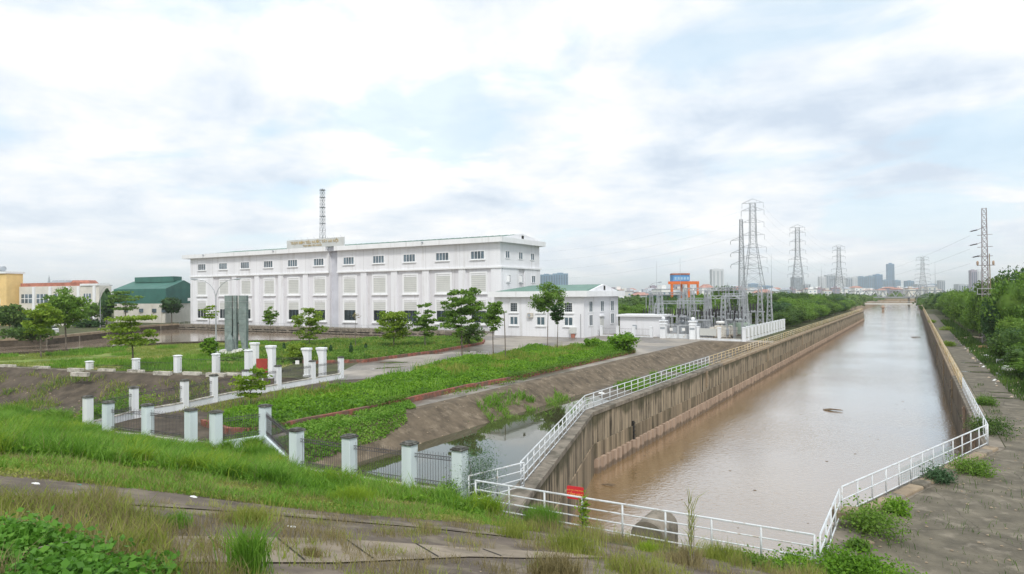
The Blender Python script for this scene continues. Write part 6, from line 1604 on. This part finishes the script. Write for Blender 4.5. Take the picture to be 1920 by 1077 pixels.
# right hand mast with transformer drums and a yellow pole beside it
t = at_range(1845, 391, 112); rt = empty('lattice_mast', (t.x, t.y, 0), 'reddish lattice mast with slack arms rising from the bushes at right', 'mast')
legs, br = [], MB(); lattice(legs, br, (t.x, t.y, 0), (t.x, t.y, t.z), 1.05, .62, 22, rb=.028); finish_lattice(rt, legs, br, .055, M_rsteel)
for f_, l_ in ((.86, 2.1), (.755, 2.2), (.665, 1.8)):
    z = t.z * f_; m = MB(); m.path([(t.x, t.y, z), (t.x - l_ * .5, t.y, z - .45), (t.x - l_, t.y, z - .65)], [.05, .045, .03], 5); m.build('arm', M_rsteel, rt)
    MB().tube((t.x - l_ * .9, t.y, z - .62), (t.x - l_ * .45, t.y, z - .4), .09, n=6).build('insulator', M_insul, rt)
for f_ in (.80, .71, .64): z = t.z * f_; m = MB(); m.tube((t.x - 1.0, t.y, z), (t.x + 1.1, t.y, z + .1), .045, n=4); m.build('crossbar', M_rsteel, rt)
z = t.z * .575; MB().tube((t.x - 1.1, t.y, z), (t.x + 1.4, t.y, z), .05, n=4).build('crossbar', M_rsteel, rt)
for s in (-1.0, 1.15): MB().lathe((t.x + s, t.y, z), [(.08, 0), (.16, .15), (.18, .55), (.08, .75)], 8).build('insulator', M_pile, rt)
z = t.z * .36; m = MB()
for a_, b_ in (((-1.1, -.5), (1.3, -.5)), ((1.3, -.5), (1.3, .6)), ((1.3, .6), (-1.1, .6)), ((-1.1, .6), (-1.1, -.5))):
    for q in (0, .9): m.tube((t.x + a_[0], t.y + a_[1], z + q), (t.x + b_[0], t.y + b_[1], z + q), .035, n=4)
for a_ in (-1.1, 1.3): m.tube((t.x + a_, t.y - .5, z), (t.x + a_, t.y - .5, z + .9), .035, n=4)
m.build('work_platform', M_white, rt); MB().tube((t.x + .8, t.y - .3, 0), (t.x + .6, t.y - .3, t.z * .66), .1, .07, n=7).build('side_pole', M_copew, rt)
mast2 = t
# pole at far right with arm
t = at_range(1892, 521, 101); rt = empty('utility_pole', (t.x, t.y, 0), 'short concrete utility pole with a side arm among the trees at far right', 'pole')
MB().tube((t.x, t.y, 0), t, .15, .11, n=8).build('pole', M_copew, rt); MB().tube((t.x, t.y, t.z - .3), (t.x + 1.1, t.y, t.z - .25), .05, n=5).build('arm', M_steel, rt); MB().tube((t.x, t.y, t.z - 1.9), (t.x + 1.0, t.y, t.z - 1.9), .04, n=5).build('arm', M_steel, rt)
# radio tower behind the station
t = on_y(604.5, 355, 168); rt = empty('radio_tower', (t.x, t.y, 0), 'slim lattice radio tower rising behind the roof sign', 'tower')
legs, br = [], MB(); lattice(legs, br, (t.x, t.y, 0), (t.x, t.y, t.z * .74), 2.6, 1.25, 14, rb=.05); l2 = []; lattice(l2, br, (t.x, t.y, t.z * .74), (t.x, t.y, t.z), 1.25, 1.15, 9, rb=.045); finish_lattice(rt, legs + l2, br, .09, M_steeld)
for f_ in (.99, .86, .935, .79, .735): z = t.z * f_; MB().box(t.x - .75, t.y - .75, z, t.x + .75, t.y + .75, z + .16).build('platform_ring', M_steeld, rt)
# power lines
pl_ = 0


def wire(lab, a, b, sag, r=.035, grp='slack power lines in the sky'):
    a, b = Vector(a), Vector(b); pts = [a.lerp(b, i / 16) - Vector((0, 0, sag * 4 * (i / 16) * (1 - i / 16))) for i in range(17)]
    MB().path(pts, [r] * 17, 4).build('power_line', M_iron, label=lab, cat='power line', group=grp)


for f_ in (1.0, .935, .83, .72, .61, .52):
    for (ca, Ha), (cb_, Hb) in (((c1, H1), (c2, H2)), ((c2, H2), (c3, H3))):
        wire('thin power line running between the pylons', (ca[0] + 3.5, ca[1], Ha * f_ - 1), (cb_[0] + 3.5, cb_[1], Hb * f_ - 1), 4, .011)
for i, f_ in enumerate((.935, .83, .72, .61)): wire('thin power line running from the tall pylon to the left', (c1[0] - 3.5, c1[1], H1 * f_), (c1[0] - 150, c1[1] + 60, H1 * f_ - 6), 5, .012)
for f_ in (.80, .70, .59): wire('thin power line running from the reddish mast', (mast2.x - 2, mast2.y, mast2.z * f_), (mast2.x - 60, mast2.y + 420, 22 * f_ + 6), 5, .011)

# ================================================================== orange gantry crane
D_ = 290
p = at_range(1283, 530, D_); rt = empty('gantry_crane', (p.x, p.y, 0), 'orange gantry crane carrying a blue cabin with a red top', 'crane')
k_ = D_ / FPX; zt = p.z
def cr(x, off): q = at_range(x, 530, D_ + off); return Vector((q.x, q.y, 0))
fl, fr, bl, br_ = cr(1259.5, 0), cr(1291, 0), cr(1277.5, 10), cr(1308, 10)
for q in (fl, fr): MB().cbox((q.x, q.y, 0), .95, .95, zt - .6, ra).build('leg', M_orange, rt)
for q in (bl, br_): MB().cbox((q.x, q.y, 0), .8, .8, zt - .6, ra).build('leg', M_orange, rt)
e1, e2 = cr(1253, 0), cr(1311, 0); MB().prism([(e1.x, e1.y), (e2.x, e2.y), (e2.x - .4, e2.y + 1), (e1.x - .4, e1.y + 1)], zt - .7, zt + .5).build('girder', M_orange, rt)
e1, e2 = cr(1262, 10), cr(1311, 10); MB().prism([(e1.x, e1.y), (e2.x, e2.y), (e2.x - .4, e2.y + 1), (e1.x - .4, e1.y + 1)], zt - .7, zt + .4).build('girder', M_orange, rt)
a, b = cr(1261.5, 1), cr(1293.5, 1); n = Vector((-math.sin(ra), math.cos(ra), 0)) * 5
MB().prism([tuple(a.xy), tuple(b.xy), tuple((b + n).xy), tuple((a + n).xy)], zt + .6, zt + 3.3).build('cabin', M_blue, rt)
MB().prism([tuple((a - n * .03).xy), tuple((b - n * .03).xy), tuple((b + n * 1.02).xy), tuple((a + n * 1.02).xy)], zt + 3.3, zt + 4.0).build('cabin_roof', M_tile, rt)
for i in range(5): q = a.lerp(b, .1 + i * .18); q2 = a.lerp(b, .1 + i * .18 + .12); MB().prism([tuple((q - n * .012).xy), tuple((q2 - n * .012).xy), tuple(q2.xy), tuple(q.xy)], zt + 1.2, zt + 2.4).build('window', mat('pale blue panel', (.35, .55, .72), .5, .05, 1, 0), rt)
# dark hall behind with teal doors
a, b = at_range(1225, 560, 330), at_range(1312, 560, 330); rt = empty('dark_hall', (a.x, a.y, 0), 'long dark hall with teal doors behind the crane legs', 'building')
MB().prism([(a.x, a.y), (b.x, b.y), (b.x - 8, b.y + 14), (a.x - 8, a.y + 14)], 0, 7.6).build('wall', M_gwall, rt); MB().prism([(a.x - .5, a.y - .8), (b.x + .5, b.y - .8), (b.x - 8, b.y + 15), (a.x - 8, a.y + 15)], 7.6, 8.1).build('roof', M_steel, rt)
for u in (.76, .9): q, q2 = a.lerp(b, u), a.lerp(b, u + .07); MB().prism([(q.x, q.y - .1), (q2.x, q2.y - .1), (q2.x, q2.y), (q.x, q.y)], 0, 6).build('door', M_teal, rt)

# ================================================================== tree belts
protos = []
for i, (lm, st) in enumerate([(L_wild, 'dense'), (L_dark, 'dense'), (L_mid, 'dense'), (L_wild, 'round'), (L_mid, 'round')]):
    protos.append(tree('bushy green tree in the dense belt', (0, 0, 0), 8, 9, .6 if st == 'dense' else 1.2, lm, 500 + i, n=6500, ls=.42, style=st, tr=.22, core=True, clumps=90, name='belt_tree'))
used = set()


def belt(label, pts, grp, cat='tree'):
    g = random.Random(len(pts) * 7 + 1)
    for i_, (x, y, h, w) in enumerate(sorted(pts, key=lambda t_: t_[1])):
        k = g.randrange(5)
        if k not in used: o = protos[k]; used.add(k)
        else: o = copy_tree(protos[k])
        o.location = (x, y, hzf(x, y) if y < 400 else 0); o.scale = (w / 9, w / 9 * g.uniform(.85, 1.15), h / 8); o.rotation_euler = (0, 0, g.uniform(0, 6.28)); o['label'] = label + (', ' + ['nearest', 'second nearest', 'third in depth', 'fourth in depth', 'farthest'][i_] + ' of the five' if len(pts) == 5 else ''); o['group'] = grp; o['category'] = cat


gq = random.Random(4)
# right side: wall of trees rising to the right
rb_ = []
def rh(y): return float(np.interp(y, [60, 90, 112, 128, 160, 200, 260, 350], [2.8, 3.6, 5.4, 9.4, 10.0, 9.2, 8.6, 7.8]))
for i in range(46):
    y = 64 + i * 6.4 + gq.uniform(-2, 2); x = 10.2 + gq.uniform(-.2, 1.3) - (.8 if y > 180 else 0) + (.7 if y < 125 else 0); rb_.append((x, y, rh(y) * gq.uniform(.5, 1.05), gq.uniform(4.0, 7.4)))
for i in range(34):
    y = 74 + i * 9 + gq.uniform(-4, 4); rb_.append((15 + gq.uniform(-2, 3), y, rh(y + 6) * gq.uniform(.7, 1.15), gq.uniform(5.5, 10)))
for i in range(22):
    y = 90 + i * 12; rb_.append((25 + gq.uniform(-4, 6), y, rh(y + 20) * gq.uniform(.9, 1.12), gq.uniform(9, 12)))
belt('bushy green tree in the dense belt beside the right hand path', rb_, 'trees beside the right hand path')
belt('taller tree standing above the belt at far right', [(13.2, 122, 11.8, 8), (15.5, 134, 12.8, 9), (11.6, 141, 11.6, 7.5), (18, 118, 13, 10), (15, 152, 12.2, 9)], 'tall trees at far right')
belt('overhanging dark bush where the path bends at right', [(11.2, 60, 2.6, 5), (12.5, 66, 3.2, 5), (9.6, 73, 2.6, 4), (9.3, 84, 3.2, 4.4), (9.4, 96, 4.2, 5)], 'bushes at the bend of the right path', 'bush')
lb = []
for i in range(22):
    y = 172 + i * 8.5 + gq.uniform(-2, 2); lb.append((-25.5 - gq.uniform(0, 2), y, gq.uniform(4, 5.5), gq.uniform(6, 8)))
for i in range(26):
    y = 168 + i * 8 + gq.uniform(-3, 3); lb.append((-34 + gq.uniform(-3, 3), y, gq.uniform(6, 8.2), gq.uniform(8, 11)))
for i in range(16):
    y = 175 + i * 12 + gq.uniform(-3, 3); lb.append((-46 + gq.uniform(-4, 4), y, gq.uniform(7.8, 9.2), gq.uniform(9, 13)))
lb.append((-45, 190, 11, 11))
belt('bushy green tree in the belt along the left canal wall', lb, 'trees along the left canal wall beyond the substation')
mb_ = []
for i in range(42): 
    mb_.append((gq.uniform(-190, -45), gq.uniform(172, 330), gq.uniform(5, 8), gq.uniform(9, 14)))
for i in range(12): mb_.append((-92 + i * 4.2, 176 + gq.uniform(-5, 5), gq.uniform(4, 6.5), gq.uniform(7, 10)))
belt('green tree in the wood behind the substation', mb_, 'trees behind the substation')
lf = [(-330 + i * 9 + gq.uniform(-3, 3), 175 + gq.uniform(0, 40), gq.uniform(7, 11), gq.uniform(8, 13)) for i in range(10)]
belt('green tree behind the white factory beyond the basin', lf, 'trees behind the white factory')
# far woods as one mass each
for nm, lab, x0, x1, y0, y1, n, seed in (('far_wood', 'far wood on the left beyond the bridge', -420, -36, 350, 900, 300, 1), ('far_wood', 'far wood on the right beyond the path', 8, 260, 340, 900, 240, 2), ('far_wood', 'low distant wood across the horizon', -900, 500, 900, 1900, 340, 3), ('far_wood', 'distant green belt behind the pumping station', -900, -200, 260, 900, 260, 4)):
    g = np.random.default_rng(seed); Vs = []; Fs = []; n0 = 0
    for i in range(n):
        x, y = g.uniform(x0, x1), g.uniform(y0, y1); w_ = g.uniform(6, 11) * (1 + y / 900); h = g.uniform(4.5, 8.3) if y < 900 else g.uniform(6, 9); q = 150 if y < 900 else 70
        if -70 < x < 20 and 560 < y < 640: continue
        P = g.normal(size=(q, 3)); P /= np.linalg.norm(P, axis=1)[:, None]; P *= (.75 + .3 * g.random(q))[:, None]; P[:, 2] = np.abs(P[:, 2]); P *= np.array([w_ * .6, w_ * .6, h]); P += np.array([x, y, -.3])
        V, F = quad_leaves(P, (1.6 if y < 900 else 3.6) * (.6 + g.random(q)), g, .5, .8); Vs.append(V); Fs.append(F + n0); n0 += len(V)
        K, J = 4, 9; vs = [(x + math.sin(math.pi / 2 * a / K) * math.cos(b * 6.283 / J) * w_ * .52, y + math.sin(math.pi / 2 * a / K) * math.sin(b * 6.283 / J) * w_ * .52, math.cos(math.pi / 2 * a / K) * h * .9) for a in range(K + 1) for b in range(J)]
        Vs.append(np.array(vs)); Fs.append(np.array([(a * J + b, a * J + (b + 1) % J, (a + 1) * J + (b + 1) % J, (a + 1) * J + b) for a in range(K) for b in range(J)]) + n0); n0 += len(vs)
    npmesh(nm, np.concatenate(Vs), Fs, L_wild if seed != 4 else L_mid, label=lab, cat='wood', kind='stuff')
stuff_blades('verge_grass', [(6.7, 66), (9, 60), (12, 56), (14, 62), (11, 75), (9, 112), (6.6, 112)], 22, (.2, .6), .07, L_wild, 'green grass on the verge of the right path')
stuff_blades('verge_grass', [(6.4, 112), (9, 110), (9, 230), (6.2, 230)], 8, (.3, .7), .14, L_wild, 'green grass farther along the verge of the right path')

# ================================================================== bridge and city
by = 598; rt = empty('foot_bridge', (-15, by, 0), 'low concrete bridge across the far end of the canal', 'bridge')
MB().box(-36, by, -1.3, 8, by + 6, -.5).build('deck', M_shut, rt)
for i in range(4): MB().box(-33 + i * 11.5, by - .05, -.1, -32.4 + i * 11.5, by + .2, 1.1).build('post', M_copew, rt)
MB().box(-36, by - .04, .55, 8, by + .1, .8).build('handrail', M_shut, rt)
m = MB(); x, y = -18.5, 520; m.lathe((x, y, -5), [(1.2, 0), (1.0, .4), (.7, 1.4), (.7, 2.2), (1.5, 2.9), (1.5, 3.3), (.9, 3.5), (.4, 4.4), (.1, 4.7)], 10); m.build('channel_marker', M_pile, label='small red brown marker pillar standing in the canal before the bridge', cat='pillar')
by2 = 760; rt = empty('truss_bridge', (-15, by2, 0), 'dark steel truss bridge behind the concrete bridge', 'bridge')
MB().box(-62, by2, 2.5, 30, by2 + 6, 3.6).build('deck', M_steeld, rt)
for q in (0, 6):
    m = MB(); N_ = 12
    for i in range(N_):
        x0, x1 = -60 + i * 7.3, -60 + (i + 1) * 7.3; xm = (x0 + x1) / 2; m.tube((x0, by2 + q, 3.4), (xm, by2 + q, 9.5), .35, n=4); m.tube((xm, by2 + q, 9.5), (x1, by2 + q, 3.4), .35, n=4); 
    m.tube((-56, by2 + q, 9.5), (24, by2 + q, 9.5), .4, n=4); m.build('truss', M_steeld, rt)
for xx in (-40, -5, 22): MB().box(xx - 1, by2 + 1, -6, xx + 1, by2 + 5, 2.5).build('pier', M_cope, rt)

M_t1 = mat('pale grey tower cladding', (.42, .45, .48), .7, .05, .01, 0); M_t2 = mat('blue glass tower cladding', (.12, .25, .40), .3, .1, .01, 0); M_t3 = mat('white tower cladding', (.62, .64, .66), .7, .05, .01, 0)
M_t4 = mat('steel blue tower cladding', (.17, .28, .38), .4, .1, .01, 0); M_t5 = mat('mauve tower cladding', (.34, .31, .36), .7, .08, .01, 0); M_band = mat('dark window bands', (.10, .14, .19), .3, .1, .01, 0)
TW = [(1013, 1037, 515, 1900, M_t4, 'wide blue grey apartment slab behind the annex roof'), (1037, 1065, 513, 1950, M_t4, 'right half of the blue grey slabs behind the annex roof'), (1335, 1357, 505, 1500, M_t3, 'pale apartment tower with vertical stripes standing alone'),
      (1406, 1422, 532, 3200, M_t2, 'low blue block right of the tall pylon'), (1424, 1449, 536, 3300, M_t2, 'low blue block under the far hill shape'), (1487, 1505, 520, 2500, M_t1, 'pale grey tower behind the second pylon'), (1506, 1520, 533, 2300, M_t1, 'low pale block right of the second pylon'),
      (1537, 1549, 519, 2400, M_t3, 'white tower left of the pale tower group'), (1550, 1566, 516, 2500, M_t1, 'pale tower second in the group by the third pylon'), (1567, 1585, 518, 2600, M_t3, 'white tower behind the third pylon'), (1588, 1598, 521, 2700, M_t1, 'narrow pale tower right of the third pylon'), (1599, 1608, 520, 2800, M_t3, 'narrow white tower beside the narrow pale one'),
      (1609, 1625, 519, 3000, M_t4, 'steel blue tower left of the blue pair'), (1627, 1640, 518, 3100, M_t4, 'left tower of the blue pair'), (1641, 1655, 515, 3100, M_t2, 'right tower of the blue pair'), (1657, 1665, 525, 3200, M_t4, 'low blue block left of the tallest tower'),
      (1665.5, 1677, 495, 3600, M_t2, 'tallest blue glass tower on the skyline'), (1678, 1689, 526, 3000, M_t4, 'blue block right of the tallest tower'), (1700, 1714, 527, 2800, M_t4, 'blue grey block left of the faint pylon'), (1720, 1742, 533, 2600, M_t1, 'low block behind the faint pylon'), (1745, 1758, 533, 2500, M_t4, 'low blue block right of the faint pylon'),
      (1761, 1772, 526, 2300, M_t1, 'pale grey block above the right trees'), (1797, 1817, 533, 1800, M_t1, 'low grey building among the tree tops at right'), (1821, 1832, 507, 1500, M_t5, 'mauve apartment tower left of the reddish mast'), (1833, 1845, 506, 1520, M_t3, 'white apartment tower touching the mauve one'), (1220, 1232, 536, 900, M_t5, 'dark grey unfinished block left of the crane'), (1265, 1285, 534, 1300, M_t5, 'grey block seen between the crane legs')]
for (x0, x1, top, D_, mt, lab) in TW:
    a, b = at_range(x0, top, D_), at_range(x1, top, D_); w_ = (b - a).length; c = (a + b) / 2; H_ = c.z; rt = empty('city_tower', (c.x, c.y, 0), lab, 'tower block')
    dp = w_ * .7; co = c + Vector((-math.sin(ra), math.cos(ra), 0)) * dp / 2
    MB().cbox((co.x, co.y, 0), w_, dp, H_, ra).build('wall', mt, rt)
    nb_ = max(3, int(w_ / 7)); m = MB(); fx_ = Vector((_r.x, _r.y, 0)); fy_ = Vector((-math.sin(ra), math.cos(ra), 0))
    for i in range(nb_):
        q = co + fx_ * (w_ * ((i + .5) / nb_ - .5)) - fy_ * (dp / 2 + .15); m.cbox((q.x, q.y, 2), w_ / nb_ * .42, .5, H_ - 6, ra)
    m.build('window_bands', M_band if mt is not M_t3 else M_t1, rt, kind='stuff')
    m = MB()
    for i in range(int(H_ / 9)): m.cbox((co.x, co.y, 6 + i * 9), w_ * 1.008, dp * 1.008, 1.2, ra)
    m.build('floor_bands', mt, rt, kind='stuff')
    MB().cbox((co.x, co.y, H_), w_ * .4, dp * .4, H_ * .035, ra).build('roof_house', mt, rt)
# low houses of the town
M_ft = mat('faded terracotta roofing', (.42, .24, .20), .8, .15, .5, 0)
wallm = [M_cwall, M_trim, M_t1, M_shut, M_t5, M_foam, M_shut]; roofm = [M_ft, M_grey, M_t1, M_ft, M_steel]
hp = []
gh = random.Random(12)
for i in range(75): hp.append((gh.uniform(1165, 1480), gh.uniform(420, 900)))
for i in range(70): hp.append((gh.uniform(1480, 1760), gh.uniform(700, 1700)))
for i in range(16): hp.append((gh.uniform(1070, 1165), gh.uniform(500, 900)))
hp += [(x, 700) for x in (1172, 1184, 1205)]
for i, (x, D_) in enumerate(hp):
    w_ = gh.uniform(5, 12) * (1 if D_ < 900 else 1.5); H_ = gh.uniform(7.0, 12.0) + (D_ / 420 if D_ > 700 else 0) ; p = at_range(x, 540, D_); wm, rm = wallm[gh.randrange(7)], roofm[gh.randrange(5)]
    rt = empty('town_house', (p.x, p.y, 0), 'small far town house on the skyline', 'house', 'houses of the far town'); r_ = ra + gh.uniform(-.5, .5)
    MB().cbox((p.x, p.y, 0), w_, w_ * 1.1, H_, r_).build('wall', wm, rt)
    if gh.random() < .55: MB().cbox((p.x, p.y, H_), w_ * 1.1, w_ * 1.2, 2.2, r_, .35).build('roof', rm, rt)
    else: MB().cbox((p.x, p.y, H_), w_ * 1.05, w_ * 1.15, .5, r_).build('roof', rm, rt); MB().cbox((p.x, p.y, H_ + .5), w_ * .4, w_ * .5, 2.4, r_).build('stair_house', wm, rt)
    d = Vector((math.cos(r_), math.sin(r_), 0)); n = Vector((-d.y, d.x, 0))
    for f_ in range(3):
        for q in (-.25, .25):
            c = Vector((p.x, p.y, 0)) + d * w_ * q - n * (w_ * .55 + .05); MB().cbox((c.x, c.y, H_ - 3 - f_ * 3.4), w_ * .15, .16, 1.2, r_).build('window', M_t4, rt)

# ================================================================== haze
hm = bpy.data.materials.new('thin air'); hm.use_nodes = True; nt = hm.node_tree; nt.nodes.clear(); pv = nt.nodes.new('ShaderNodeVolumePrincipled'); ho = nt.nodes.new('ShaderNodeOutputMaterial')
pv.inputs['Color'].default_value = (.93, .97, 1, 1); pv.inputs['Density'].default_value = .00014; pv.inputs['Anisotropy'].default_value = .3; nt.links.new(pv.outputs[0], ho.inputs['Volume'])
HAZE = True
if HAZE:
    tag(MB().box(-15900, -199, -8, 15900, 15900, 200).build('haze', hm), kind='stuff')
print('TRIS', sum(sum(p.loop_total - 2 for p in me.polygons) for me in bpy.data.meshes if len(me.polygons) < 3000) + sum(len(me.polygons) for me in bpy.data.meshes if len(me.polygons) >= 3000), 'OBJ', len(bpy.data.objects))
